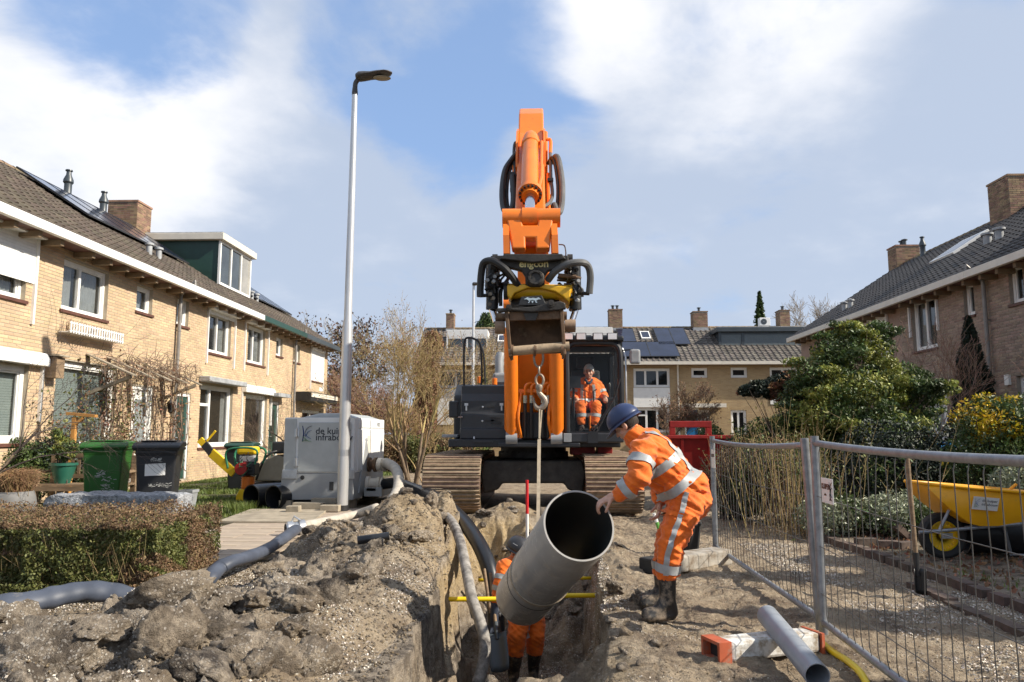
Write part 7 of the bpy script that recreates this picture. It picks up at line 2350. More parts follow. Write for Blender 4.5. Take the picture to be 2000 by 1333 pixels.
c = P(122, 945, 12.25); pot_green = pot('plant_pot', 'green glazed pot standing on the garden bench', Vector((c.x, 12.25, .452)), .11, .19, .33, M_potg)
c = P(22, 1000, 9.7); pot_grey = thing('plant_pot', 'round grey pot of brown grass at the left edge', 'plant pot', (c.x, 9.7, 0))
m = MB(); m.lathe([(.001, 0), (.17, 0), (.26, .14), (.285, .3), (.26, .43), (.235, .5), (.215, .5), (.22, .44), (.001, .44)], (c.x, 9.7, .02), n=32); m.build('pot_body', M_pot, pot_grey, smooth=True)
pg = Vector((c.x, 9.7, .5))
c = P(367, 980, 11.9); pot('plant_pot', 'small square grey planter right of the dark bin', Vector((c.x, 11.9, 0)), .10, .15, .38, M_greym, square=True)
c = P(371, 905, 20); o = thing('bucket', 'small yellow bucket on the lawn by the facade', 'bucket', (c.x, 20, c.z - .2))
m = MB(); m.lathe([(.001, 0), (.11, 0), (.15, .34), (.16, .34), (.16, .36), (.14, .36), (.1, .03), (.001, .03)], (c.x, 20, c.z - .2), n=20); m.build('bucket_body', M_yp, o, auto=.5)
m = MB(); m.lathe([(.13, 0), (.13, c.z - .2)], (c.x, 20, 0), n=10); m.build('stand', M_wood, o)
# rough stone ledge
a, b2 = P(88, 1000, 9.55), P(345, 1000, 9.55)
bm = bmesh.new(); bmesh.ops.create_cube(bm, size=1); bmesh.ops.subdivide_edges(bm, edges=bm.edges[:], cuts=22, use_grid_fill=True)
for v in bm.verts:
 p = v.co.copy()
 q = Vector((p.x * (b2.x - a.x), p.y * .55, p.z * .42))
 r_ = 1 - .10 * (abs(p.x) * 2) ** 6 * 1.0
 q.z *= r_; q.y *= 1 - .12 * (abs(p.x) * 2) ** 4
 q += Vector((mnoise.noise(q * 7), mnoise.noise(q * 7 + Vector((9, 0, 0))), mnoise.noise(q * 7 + Vector((0, 9, 0))))) * .03
 q += Vector((mnoise.noise(q * 26), mnoise.noise(q * 26 + Vector((9, 0, 0))), mnoise.noise(q * 26 + Vector((0, 9, 0))))) * .016
 v.co = q + Vector(((a.x + b2.x) / 2, 9.75, .28))
me = bpy.data.meshes.new('stone_ledge'); bm.to_mesh(me); bm.free(); me.polygons.foreach_set('use_smooth', [True] * len(me.polygons))
tag(link('stone_ledge', me, M_stone), 'low rough grey stone ledge in front of the wheelie bins', 'stone ledge')
o = thing('bird_table', 'orange-stained wooden T-post standing in the garden', 'post', (P(145, 880, 12.9).x, 12.9, 0))
m = MB(); m.beam(P(139, 870, 12.9) * 1.0 + Vector((0, 0, -.9)), P(147, 815, 12.9), .07, .07); m.build('post', M_woodo, o)
m = MB(); m.beam(P(132, 808, 12.9), P(188, 813, 12.9), .09, .05); m.build('cross_bar', M_woodo, o)
m = MB(); m.beam(P(146, 830, 12.88), P(163, 817, 12.88), .05, .04); m.build('brace', M_woodo, o)
# bird box, lantern and porch on the facade
o = thing('bird_box', 'brown wooden nest box mounted beside the ground-floor window', 'bird box', PX(105, 715, XL + .12))
a, b2 = PX(96, 738, XL + .1), PX(115, 700, XL + .1)
m = MB(); m.bx(XL + .009, XL + .22, a.y, b2.y, a.z, b2.z); m.build('box', M_wood, o); m = MB(); m.beam((XL + .13, a.y - .04, b2.z + .03), (XL + .13, b2.y + .04, b2.z + .03), .32, .03); m.build('lid', M_woodg, o)
o = thing('porch_canopy', 'small weathered timber porch roof overgrown with vine', 'porch', PX(280, 760, XL))
u0, u1 = PX(243, 750, XL + .8).y, PX(312, 750, XL).y
for k in range(5):
 y = u0 + (u1 - u0) * k / 4
 m = MB(); m.beam((XL + .01, y, 2.85), (XL + 1.0, y, 2.42), .16, .025); m.build('roof_board', M_woodg, o)
for y in (u0 + .05, u1 - .05):
 m = MB(); m.beam((XL + .02, y, 2.05), (XL + .9, y, 2.40), .07, .07); m.build('bracket', M_woodg, o)
o = thing('wall_lantern', 'dark wall lantern beside the green front door', 'lantern', PX(333, 795, XL + .15))
c = PX(333, 795, XL + .15); m = MB(); m.lathe([(.02, -.16), (.06, -.12), (.085, .06), (.11, .07), (.03, .17), (.001, .19)], c, n=6); m.build('lantern_body', M_dark, o); m = MB(); m.tube(spline([c + Vector((0, 0, .17)), c + Vector((-.05, 0, .24)), (XL + .01, c.y, c.z + .1)], 4), .012, 6); m.build('arm', M_dark, o)
# ---- rammer, plate compactor, black pipes, slabs, timber
rc = Vector((P(478, 950, 14.0).x, 14.0, 0))
o = thing('tamping_rammer', 'yellow tamping rammer with green and red engine on the grass', 'rammer', rc)
m = MB(); m.prism([(-.16, .03), (.55, .03), (.62, .09), (.16, .24), (-.10, .24), (-.16, .12)], rc + Vector((.05, -.12, 0)), (1, 0, 0), (0, 0, 1), (0, .26, 0)); m.build('foot', M_yp, o, bevel=.015)
m = MB()
prof = []
for k in range(7): prof += [(.13, .25 + k * .033), (.105, .266 + k * .033)]
m.lathe([(.001, .25)] + prof + [(.001, .49)], rc + Vector((.06, 0, 0)), n=20); m.build('bellows', M_or, o, smooth=True)
m = MB(); m.bx(rc.x - .1, rc.x + .22, 13.86, 14.14, .49, .72); m.build('crankcase', M_dark, o, bevel=.03)
m = MB(); m.lathe([(.001, -.1), (.11, -.1), (.11, .1), (.001, .1)], rc + Vector((0, -.14, .62)), axis=(0, 1, 0), n=18); m.build('recoil_starter', M_red, o, auto=.5)
m = MB(); m.bx(rc.x - .1, rc.x + .2, 13.9, 14.12, .725, .86); m.build('engine', M_greym, o, bevel=.03)
m = MB(); m.bx(rc.x - .14, rc.x + .22, 13.88, 14.14, .87, 1.02); m.build('fuel_tank', M_yp, o, bevel=.05, seg=3)
for sx in (-1, 1):
 m = MB(); m.tube(spline([rc + Vector((.25, sx * .2, .7)), rc + Vector((.28, sx * .22, .95)), rc + Vector((.0, sx * .24, 1.0)), rc + Vector((-.28, sx * .22, .93)), rc + Vector((-.26, sx * .18, .62))], 5), .02, 8); m.build('guide_frame', M_grn, o, auto=.6)
rr = random.Random(3)
for k in range(8):
 q0, q2 = rc + Vector((rr.uniform(-.12, .2), -.17, rr.uniform(.5, .8))), rc + Vector((rr.uniform(-.12, .2), -.17, rr.uniform(.55, .95)))
 m = MB(); m.tube(spline([q0, (q0 + q2) / 2 + Vector((0, -.07, -.04)), q2], 4), .009, 6); m.build('cable', rr.choice((M_yp, M_dark, M_grn)), o)
m = MB(); m.beam(P(412, 884, 14.0), P(458, 925, 13.95), .05, .17); m.build('shaft_guard', M_yp, o, bevel=.01)
m = MB(); m.beam(P(396, 864, 14.0), P(414, 886, 14.0), .055, .14); m.build('shaft_clamp', M_dark, o, bevel=.01)
m = MB(); m.beam(P(390, 868, 14.0), P(399, 859, 14.0), .06, .12); m.tube([P(404, 862, 14.0), P(421, 842, 14.0)], .022, 8); m.build('shaft_end', M_yp, o)
o = thing('plate_compactor', 'beige plate compactor partly hidden behind the pump unit', 'compactor', (P(530, 940, 15).x, 15, 0))
a, b2 = P(500, 948, 15), P(556, 905, 15)
m = MB(); m.prism([(a.x, .32), (b2.x + .1, .32), (b2.x + .1, .75), (b2.x - .1, .85), (a.x + .12, .72), (a.x, .55)], (0, 14.9, 0), (1, 0, 0), (0, 0, 1), (0, .5, 0)); m.build('housing', M_beige, o, bevel=.03)
m = MB(); m.bx(a.x - .05, b2.x + .1, 14.8, 15.5, .02, .3); m.build('base_plate', M_dark, o, bevel=.03)
m = MB(); m.bx(b2.x - .22, b2.x + .1, 14.85, 15.2, .86, 1.1); m.build('engine', M_dark, o, bevel=.03)
m = MB(); m.tube(spline([(a.x + .05, 14.85, .35), P(515, 900, 14.8), P(530, 885, 14.8), P(545, 880, 14.9)], 5), .022, 8); m.build('handle_bar', M_dark, o, auto=.6)
for i, (pq, yy, ang) in enumerate((((490, 974), 12.75, .50), ((534, 973), 12.55, .50))):
 a = P(*pq, yy); a.z = .205
 o = thing('black_pipe', ('black plastic pipe lying open-ended beside the rammer', 'black plastic pipe against the foot of the pump unit')[i], 'pipe', (a.x, a.y, 0), 'black pipes by the pump')
 m = MB(); m.lathe([(.185, 0), (.2, 0), (.2, 1.3), (.185, 1.3)], a, axis=(math.sin(ang), math.cos(ang), 0), n=36, closed=True); m.build('pipe_wall', M_bpipe, o, auto=.5)
o = thing('road_plate', 'grey board laid flat on the pavement in front of the pump', 'board', PZ(520, 1005))
q = [PZ(425, 1018, .05), PZ(610, 1019, .05), PZ(640, 995, .05), PZ(490, 994, .05)]
m = MB(); m.add([Vector((p.x, p.y, .012)) for p in q] + [Vector((p.x, p.y, .05)) for p in q], [(3, 2, 1, 0), (4, 5, 6, 7), (0, 1, 5, 4), (1, 2, 6, 5), (2, 3, 7, 6), (3, 0, 4, 7)]); m.build('board', M_woodg, o, bevel=.005)
for i, (pq, dx, dz) in enumerate((((603, 1000), .5, .10), ((634, 997), .42, .2), ((573, 1006), .2, .11), ((645, 1003), .3, .1))):
 p = PZ(*pq); 
 o = tag(MB().box((p.x, p.y, dz / 2 + .05 if i < 2 else dz / 2 + .03), (dx, .16, dz if i != 1 else .1)).build('timber_block', M_woodg, bevel=.008), ('sawn timber block lying on the board by the pump', 'timber block lying nearest the lamp foot', 'small timber offcut at the edge of the board', 'short timber block under the lamp side of the board')[i], 'timber', 'timber blocks by the pump')
# pavement slabs of the left footpath
pv = MB()
for i in range(7):
 for j in range(16):
  x, y = -4.15 + i * .31, 7.55 + j * .31
  if heap_h(x + .15, y + .15) > -.02: continue
rs_ = random.Random(2)
paving = thing('footpath', 'sand-dusted concrete slab footpath beside the pump unit', 'footpath', (-3.4, 10, 0)); paving['kind'] = 'structure'
sl_me = MB().box((0, 0, 0), (.296, .296, .05)).mesh('slab'); M_slab = mat('sandy_paving_slab', (0.36, 0.29, 0.225), .9, var=.12, scale=2, isl=.04, dirt=.6, dirtcol=(.42, .34, .25), dscale=2.2, bump=.25, bscale=40)
sl_me.materials.append(M_slab)
for i in range(8):
 for j in range(17):
  x, y = -4.1 + i * .3, 7.75 + j * .3
  if heap_h(x, y) > -.03 and heap_h(x - .1, y) > -.03: continue
  place(link('slab', sl_me, None, paving), Matrix.Translation((x, y, -.002 + rs_.uniform(-.004, .004))) @ Matrix.Rotation(rs_.uniform(-.012, .012), 4, 'X') @ Matrix.Rotation(rs_.uniform(-.015, .015), 4, 'Z'))
# ---- trench: gas pipes, staff, spade
for i, (a, b2, r) in enumerate(((P(905, 1170, 7.75), P(1153, 1164, 7.95), .024), (P(960, 1133, 9.35), P(1132, 1130, 9.5), .02))):
 o = thing('gas_pipe', ('yellow gas pipe crossing the trench in front of the worker', 'yellow gas pipe crossing the trench farther back')[i], 'pipe', a)
 m = MB(); m.tube(spline([a - (b2 - a) * .15, a.lerp(b2, .33) + Vector((0, 0, -.01)), a.lerp(b2, .66) + Vector((0, 0, .008)), b2 + (b2 - a) * .15], 5), r, 12); m.build('pipe_wall', M_ypipe, o, smooth=True)
a = P(1029.5, 938, 9.7); o = thing('survey_staff', 'red and white ranging rod standing in the trench', 'staff', (a.x, 9.7, -1.34))
for z0, z1, mm, nm in ((a.z - .42, a.z, M_cherry, 'red_section'), (a.z - .84, a.z - .42, M_white, 'white_section'), (a.z - 1.26, a.z - .84, M_cherry, 'red_section'), (-1.36, a.z - 1.26, M_white, 'white_section')):
 m = MB(); m.cyl((a.x, 9.7, z0 + .001), (a.x, 9.7, z1), .02, n=12); m.build(nm, mm, o, auto=.6)
def spade(label, top, low, bladem, name='spade', bw=.19, bl=.3, n_=(0, -1, 0)):
 top, low = Vector(top), Vector(low)
 o = thing(name, label, 'spade', low)
 d = (low - top).normalized()
 m = MB(); m.tube([top, low], .017, 10); m.build('handle', M_wood, o, auto=.6)
 s_ = d.cross(Vector(n_)).normalized(); nn = s_.cross(d)
 m = MB(); vs, fs = [], []
 for i in range(7):
  t = i / 6
  wd = bw / 2 * (1 if t < .75 else 1 - (t - .75) * .6)
  for k in range(5):
   u = k / 4 - .5
   vs.append(low + d * (t * bl) + s_ * (u * 2 * wd) + nn * (.05 * (u * 2) ** 2 - .02 * t))
 fs = [(i * 5 + k, i * 5 + k + 1, i * 5 + 6 + k, i * 5 + 5 + k) for i in range(6) for k in range(4)]
 m.add(vs, fs); b = m.build('blade', bladem, o, smooth=True); b.modifiers.new('t', 'SOLIDIFY').thickness = .004
 m = MB(); m.cyl(low - d * .12, low + d * .06, .024, .018, n=10); m.build('socket', bladem, o)
 return o
spade('wooden-handled spade with grey blade held by the worker in the trench', P(958, 1120, 8.35), P(970, 1238, 7.95), M_dgrey, bw=.2, bl=.38)
spade('spade with tan handle leaning against the left trench wall', P(946, 1112, 8.9), P(961, 1220, 8.5), M_steel)
spade('long-handled spade stuck in the ground behind the right fence panel', P(1772, 893, 6.2), P(1791, 1110, 6.2), M_dark, bw=.09, bl=.2)
# ---- fence panels on their feet
def fence(label, base, vecs, H, npost, nw, sag=.0, lean=(0, 0), sign=None, z0=.08):
 """base = start point on the ground, vecs = vector along the panel"""
 A = Vector(base); D = Vector(vecs)
 o = thing('site_fence', label, 'fence', A + D * .5, 'temporary mesh fence panels')
 up = [Vector((lean[0], 0, H)), Vector((lean[1], 0, H))]
 R_ = .021
 bot = [A + D * t + Vector((0, 0, z0)) for t in (0, 1)]
 topp = [bot[k] + up[k] + Vector((0, 0, -z0)) for k in (0, 1)]
 for k in (0, 1):
  m = MB(); m.cyl(bot[k] + Vector((0, 0, -z0 * .9)), topp[k] + Vector((0, 0, .045)), .028, n=14); m.build('post', M_gal, o, auto=.6)
 N = 16
 tp = [topp[0].lerp(topp[1], t / N) - Vector((0, 0, sag * 4 * (t / N) * (1 - t / N))) for t in range(N + 1)]
 m = MB(); m.tube(tp, R_, 12); m.build('top_rail', M_gal, o, smooth=True)
 bt = [bot[0].lerp(bot[1], t / N) for t in range(N + 1)]
 m = MB(); m.tube(bt, R_, 12); m.build('bottom_rail', M_gal, o, smooth=True)
 nrm = Vector((D.y, -D.x, 0)).normalized()
 rr = random.Random(int(abs(A.x * 100)))
 for k in range(1, nw):
  t = k / nw
  a, b = bot[0].lerp(bot[1], t), tp[0].lerp(tp[-1], t) - Vector((0, 0, sag * 4 * t * (1 - t)))
  j = [rr.gauss(0, .006) for _ in range(4)]
  dd = D.normalized()
  m = MB(); m.tube([a, a.lerp(b, .06) + nrm * .012, a.lerp(b, .35) + dd * j[0] + nrm * (.012 + j[2]), a.lerp(b, .68) + dd * j[1] + nrm * (.012 + j[3]), a.lerp(b, .95) + nrm * .012, b], .0026, 5)
  m.build('vertical_wire', M_wire, o)
 for f in (.16, .42, .70, .93)[:3]:
  m = MB(); m.tube([bot[0].lerp(bot[1], t / N).lerp(tp[t], f) + nrm * (.008 + rr.gauss(0, .004)) for t in range(N + 1)], .0025, 5); m.build('horizontal_wire', M_wire, o)
 return o, bot, topp
FA, FB = PZ(1398, 1083), PZ(1602, 1232)
fa, bo_, to_ = fence('mesh fence panel behind the bending worker, farther from the camera', FA, (FB - FA), 1.19, 2, 30, .03, (0, -.045))
q = Vector((FA.x + .03, FA.y - .1, 1.0))
def sign_plate(o, c, w_, h_, dirv, tilt=0.0):
 d = Vector(dirv).normalized(); u = Matrix.Rotation(tilt, 3, d.cross(Vector((0, 0, 1)))) @ Vector((0, 0, 1))
 M = frame(c, d, u)
 m = MB(M); m.box((0, 0, 0), (w_, h_, .004)); s = m.build('sign_plate', M_white, o, bevel=.001)
 return M, s
Dn = (FB - FA).normalized()
M_, s_ = sign_plate(fa, FA + Dn * .16 + Vector((-.03, 0, 1.0)), .17, .19, Dn)
text_mesh('lettering', 'KUIPER', .045, M_ @ Matrix.Translation((-.075, .02, .003)), M_sill, s_)
FC = PZ(1609, 1241); FD = Vector((1.62, 1.35, 0))
fb_, bo_, to_ = fence('mesh fence panel in front of the wheelbarrow, cut off by the right edge', FC, (FD - FC), 1.205, 2, 32, .035, (0, 0))
Dn = (FD - FC).normalized()
M_, s_ = sign_plate(fb_, FC + Dn * .30 + Vector((-.03, 0, .92)), .21, .15, Dn, -.05)
text_mesh('lettering', 'KUIPER', .045, M_ @ Matrix.Translation((-.095, .01, .003)), M_sill, s_, bold=.001)
text_mesh('lettering', 'infra', .022, M_ @ Matrix.Translation((-.05, -.03, .003)), M_sill, s_)
logo(s_, lambda x, y: M_ @ Vector((.045 + .05 * x, -.055 + .11 * y, .003)), .004, (M_sill, M_dark, M_sill))
# far foot: bare concrete, near foot: white with orange caps
o = thing('fence_block', 'bare concrete fence foot behind the worker', 'fence foot', (P(1330, 1110, 7.2).x, 7.2, 0), 'fence feet')
a, b2 = P(1285, 1112, 7.2), P(1420, 1100, 7.6)
m = MB(); m.beam((a.x, 7.2, .06), (b2.x, 7.75, .06), .24, .15); m.build('block', M_conc, o, bevel=.02)
m = MB(); m.beam((a.x - .11, 7.12, .058), (a.x - .005, 7.198, .058), .22, .14); m.build('rubber_end', M_rubber, o, bevel=.015)
o = thing('fence_block', 'white-painted fence foot with orange end caps under the panel joint', 'fence foot', (P(1470, 1270, 4.6).x, 4.6, 0), 'fence feet')
a, b2 = P(1412, 1285, 4.52), P(1585, 1270, 4.74)
m = MB(); m.beam((a.x, 4.52, .045), (b2.x, 4.74, .045), .16, .11); m.build('block', M_concw, o, bevel=.018)
d_ = Vector((b2.x - a.x, .22, 0)).normalized()
for c, sg in ((Vector((a.x, 4.52, .046)), -1), (Vector((b2.x, 4.74, .04)), 1)):
 m = MB(); e = c + d_ * sg * .09
 pl = [(-.105, -.066), (.105, -.066), (.105, .066), (-.105, .066)]
 s2 = Vector((-d_.y, d_.x, 0))
 for (x0, x1, z0_, z1_) in ((-.092, -.072, -.06, .06), (.072, .092, -.06, .06), (-.072, .072, .042, .06), (-.072, .072, -.06, -.042)):
  m.prism([(x0, z0_), (x1, z0_), (x1, z1_), (x0, z1_)], c + d_ * sg * .002, s2, (0, 0, 1), d_ * sg * (.08 if sg < 0 else .02))
 m.build('end_cap', M_orp, o)
 m = MB(); m.prism([(-.071, -.041), (.071, -.041), (.071, .041), (-.071, .041)], c + d_ * sg * .003, s2, (0, 0, 1), d_ * sg * .03); m.build('cap_inside', M_dark, o)
# ---- loose pipe, yellow hose, bucket
a, b2 = P(1499, 1206, 4.80), P(1596, 1305, 3.95)
a.z = .062 + .105; b2.z = .075
o = thing('drain_pipe', 'grey plastic drain pipe lying across the white fence foot', 'pipe', (b2.x, b2.y, 0))
m = MB(); L3 = (b2 - a).length; m.lathe([(.058, 0), (.0625, 0), (.0625, L3), (.058, L3)], a, axis=(b2 - a), n=40, closed=True); m.build('pipe_wall', mat('light_grey_pvc', (.25, .27, .30), .35, var=.1, dirt=.22, dirtcol=(.3, .25, .18)), o, auto=.5)
o = thing('yellow_hose', 'yellow hose curving along the ground under the fence', 'hose', PZ(1650, 1290))
pts = []
for pq in ((1530, 1222), (1553, 1231), (1590, 1243), (1625, 1262), (1655, 1288), (1680, 1312), (1702, 1337), (1730, 1375)):
 p = PZ(*pq, .03); p.z = gz(p.x, p.y) + .022; pts.append(p)
m = MB(); m.tube(spline(pts, 7), .019, 12); m.build('hose_wall', M_ypipe, o, smooth=True)
c = PZ(1342, 1080); c = Vector((c.x + .02, c.y + .05, gz(c.x, c.y)))
o = thing('bucket', 'black builders bucket with tools behind the worker', 'bucket', c)
m = MB(); m.lathe([(.001, 0), (.11, 0), (.145, .29), (.155, .29), (.155, .31), (.135, .31), (.10, .03), (.001, .03)], c, n=24); m.build('bucket_body', M_rubber, o, auto=.5)
for k, (dx, mm) in enumerate(((-.05, M_dark), (.04, M_alu), (.08, M_dark))):
 m = MB(); m.tube([c + Vector((dx * .5, 0, .1)), c + Vector((dx * 1.4, .03 * k, .48 - .05 * k))], .02, 8); m.build('tool_handle', mm, o)
m = MB(); m.tube(spline([c + Vector((-.15, 0, .3)), c + Vector((-.06, -.1, .38)), c + Vector((.08, -.1, .38)), c + Vector((.15, 0, .3))], 5), .006, 6); m.build('bail', M_alu, o)
o = thing('marker_stick', 'green and white marker stick standing behind the bending worker', 'stick', PZ(1290, 1050))
a, b2 = P(1277, 1003, 8.3), P(1296, 1060, 8.3); m = MB(); m.tube([a, a.lerp(b2, .3)], .02, 10); m.build('white_tip', M_white, o); m = MB(); m.tube([a.lerp(b2, .3), b2 + (b2 - a) * .25], .02, 10); m.build('green_shaft', M_logo3, o)
# ---- wheelbarrow
WY = 7.55
o = thing('wheelbarrow', 'yellow builders wheelbarrow behind the right fence panel', 'wheelbarrow', P(1840, 1088, WY))
wc = P(1840, 1046, WY); wr_ = .218
m = MB(); m.lathe([(wr_ - .075, -.045), (wr_ - .03, -.055), (wr_ - .005, -.04), (wr_, 0), (wr_ - .005, .04), (wr_ - .03, .055), (wr_ - .075, .045)], wc, axis=(0, 1, 0), n=40, closed=True); wl_ = m.build('wheel', M_rubber, o, auto=.5)
m = MB(); m.lathe([(wr_ - .075, -.035), (wr_ - .088, -.038), (wr_ - .088, .038), (wr_ - .075, .035)], wc, axis=(0, 1, 0), n=32, closed=True); m.lathe([(.001, -.045), (.035, -.045), (.035, .045), (.001, .045)], wc, axis=(0, 1, 0), n=16)
for k in range(20):
 a_ = 2 * PI * k / 20; dv = Vector((math.cos(a_), 0, math.sin(a_))); m.beam(wc + dv * .03, wc + dv * (wr_ - .085), .03, .012, up=(0, 1, 0))
m.build('rim', M_yp, wl_)
m = MB(); m.bx(wc.x - .04, wc.x + .06, WY - .08, WY - .066, wc.z - .02, wc.z + .03); m.build('axle_bracket', M_alu, o)
tl, tr2 = P(1797, 945, WY - .3), P(2015, 963, WY - .3)
pr = [(1797, 944), (1803, 957), (1832, 985), (1862, 1008), (1880, 1020), (1900, 1025), (1960, 1025), (2005, 1010), (2030, 966)]
pp = [P(a_, b_, WY - .1) for a_, b_ in pr]
vs, fs = [], []
n_ = len(pp)
hw = [.20, .24, .25, .24, .23, .22, .22, .24, .3]
zt = [P(1797 + (2030 - 1797) * k / 8, 944 + 20 * k / 8, WY - .1).z for k in range(9)]
# side walls: bottom line pp, flared top line
topw = [.20, .27, .31, .33, .335, .335, .335, .33, .30]
for k in range(n_):
 x = pp[k].x; tx = pp[0].x + (pp[-1].x - pp[0].x) * k / (n_ - 1)
 vs += [(tx, WY - topw[k], zt[k]), (x, WY - hw[k], pp[k].z), (x, WY + hw[k], pp[k].z), (tx, WY + topw[k], zt[k])]
for k in range(n_ - 1):
 for j in range(3): fs.append((k * 4 + j, k * 4 + j + 1, k * 4 + 5 + j, k * 4 + 4 + j))
fs += [(3, 2, 1, 0), ((n_ - 1) * 4, (n_ - 1) * 4 + 1, (n_ - 1) * 4 + 2, (n_ - 1) * 4 + 3)]
m = MB(); m.add(vs, fs); ty = m.build('tray', M_wby, o, auto=.7); ty.modifiers.new('t', 'SOLIDIFY').thickness = .006
rim = [Vector(vs[k * 4]) for k in range(n_)] + [Vector(vs[k * 4 + 3]) for k in range(n_ - 1, -1, -1)]
m = MB(); m.tube(rim, .016, 8, closed=True); m.build('tray_rim', M_wby, ty, smooth=True)
for sy in (-1, 1):
 y_ = WY + sy * .16
 m = MB(); m.tube([(P(1795, 1040, y_).x, y_ * 1, P(1795, 1040, y_).z), (P(1850, 1036, y_).x, y_, P(1850, 1036, y_).z + 0.0), (P(2020, 1018, y_).x, y_ + sy * .08, P(2020, 1018, y_).z), (P(2160, 990, y_).x, y_ + sy * .12, P(2160, 985, y_).z)], .017, 8); m.build('handle_tube', M_gal, o, auto=.6)
 m = MB(); m.tube([P(1833, 1040, y_), P(1857, 990, y_)], .015, 8); m.build('brace', M_gal, o)
 m = MB(); m.tube([P(1960, 1024, y_), P(1975, 1084, y_ + .1), P(2005, 1084, y_ + .1), P(2030, 1017, y_)], .016, 8); m.build('leg', M_gal, o, auto=.6)
c = P(1886, 976, WY - .33)
def tside(x, z):   # outer face of the tray's near side
 k = 3.7
 return Vector((x, 0, z))
a0 = Vector(vs[3 * 4]).lerp(Vector(vs[4 * 4]), .4); b0 = Vector(vs[3 * 4 + 1]).lerp(Vector(vs[4 * 4 + 1]), .4)
uu = (Vector(vs[5 * 4]) - Vector(vs[3 * 4])).normalized(); vv = (a0 - b0); vv = (vv - uu * vv.dot(uu)).normalized()
nw_ = uu.cross(vv)
if nw_.y > 0: nw_ = -nw_
M_ = frame(a0.lerp(b0, .42) + nw_ * .02, uu, vv)
m = MB(M_); m.box((.07, 0, 0), (.23, .125, .003)); sp_ = m.build('sticker', M_white, ty)
text_mesh('lettering', 'de kuiper', .036, M_ @ Matrix.Translation((.035, .018, .002)), M_text, sp_); text_mesh('lettering', 'infrabouw', .036, M_ @ Matrix.Translation((.035, -.018, .002)), M_text, sp_)
logo(sp_, lambda x, y: M_ @ Vector((-.03 + .05 * x, -.04 + .085 * y, .002)), .003)
m = MB(); m.tube([P(1965, 962, WY + .1), P(1985, 946, WY + .1)], .014, 8); m.build('tool_in_tray', M_wby, ty)
o = thing('black_pipe', 'thick black pipe lying on the ground behind the wheelbarrow wheel', 'pipe', P(1940, 1095, 8.1))
a = P(1883, 1066, 8.0); a.z = .27; m = MB(); m.lathe([(.19, 0), (.205, 0), (.205, 2.4), (.19, 2.4)], a, axis=(1, -.12, 0), n=32, closed=True); m.build('pipe_wall', M_bpipe, o, auto=.5)
# ---- kerbs and loose bricks on the right
kb = thing('kerb', 'dark brick kerb edging the garden bed on the right', 'kerb', (3.45, 6, 0)); kb['kind'] = 'structure'
ks = MB().box((0, 0, 0), (.10, .205, .2)).mesh('kerb_stone'); ks.materials.append(M_brkb)
kr = random.Random(6)
path = spline([(3.42, 2.2, 0), (3.45, 4, 0), (3.46, 6, 0), (3.44, 8, 0), (3.40, 9.0, 0), (3.5, 10.2, 0), (3.9, 12.0, 0), (4.2, 14.5, 0)], 30)
acc = 0
for a, b2 in zip(path[:-1], path[1:]):
 acc += (b2 - a).length
 if acc >= .212:
  acc = 0; d = (b2 - a)
  place(link('kerb_stone', ks, None, kb), Matrix.Translation((a.x + kr.gauss(0, .003), a.y, -.03 + kr.gauss(0, .004))) @ Matrix.Rotation(-math.atan2(d.x, d.y) + kr.gauss(0, .015), 4, 'Z') @ Matrix.Rotation(kr.gauss(0, .02), 4, 'Y'))
for k in range(17):
 y = 3.0 + k * .215
 place(link('kerb_stone', ks, None, kb), Matrix.Translation((3.08 + .02 * math.sin(y * 2) + kr.gauss(0, .01), y, -.06 + kr.gauss(0, .006))) @ Matrix.Rotation(kr.gauss(0, .02), 4, 'Z'))
bst = MB().box((0, 0, 0), (.21, .1, .07)).mesh('loose_brick'); bst.materials.append(M_brkb)
lb = 'bricks left on the garden bed'
for i, (px_, py_, z_, rz, rx, lab) in enumerate(((1690, 1060, .04, .1, 0, 'dark paver lying at the left end of the loose pavers'), (1735, 1064, .04, -.1, 0, 'dark paver at the front of the loose pavers'), (1718, 1043, .11, .3, 0, 'pale paver on top of the loose pavers'),
          (1762, 1050, .10, .2, .7, 'paver leaning on the loose pavers'), (1745, 1046, .11, 1.2, 0, 'paver lying crosswise on the loose pavers'), (1768, 1066, .04, .4, 0, 'paver at the right end of the loose pavers'))):
 p = PZ(px_, py_, .08); oo = link('loose_brick', bst, None); oo.location = (p.x, p.y, gz(p.x, p.y) + z_); oo.rotation_euler = (0, rx, rz)
 tag(oo, lab, 'paver', lb)
# ---- red skip behind the fence
a, b2 = P(1308, 930, 17.0), P(1412, 852, 17.0)
o = thing('skip_container', 'red steel skip with lifting frame in front of the blue door', 'skip', (a.x + 1, 17.6, 0))
m = MB(); m.prism([(17.0, b2.z), (17.15, .06), (18.6, .06), (18.8, b2.z)], (a.x, 0, 0), (0, 1, 0), (0, 0, 1), (2.4, 0, 0)); m.build('skip_body', M_red, o, bevel=.02)
m = MB(); m.bx(a.x - .03, a.x + 2.43, 16.96, 17.05, b2.z - .06, b2.z + .02); m.build('top_rail', M_red, o, bevel=.01)
for k in range(4):
 x = a.x + .3 + k * .6; m = MB(); m.beam((x, 16.985, b2.z - .07), (x, 17.125, .1), .06, .03, up=(0, 1, 0)); m.build('rib', M_red, o)
fx0, fx1 = P(1306, 830, 17.2).x, P(1386, 830, 17.2).x; fz = P(1340, 823, 17.2).z
for x in (fx0 + .06, fx1 - .05):
 m = MB(); m.bx(x - .06, x + .06, 17.06, 17.2, b2.z + .021, fz); m.build('frame_post', M_red, o, bevel=.01)
m = MB(); m.bx(fx0 + .0, fx1 + .01, 17.055, 17.205, fz - .14, fz); m.build('frame_beam', M_red, o, bevel=.01)
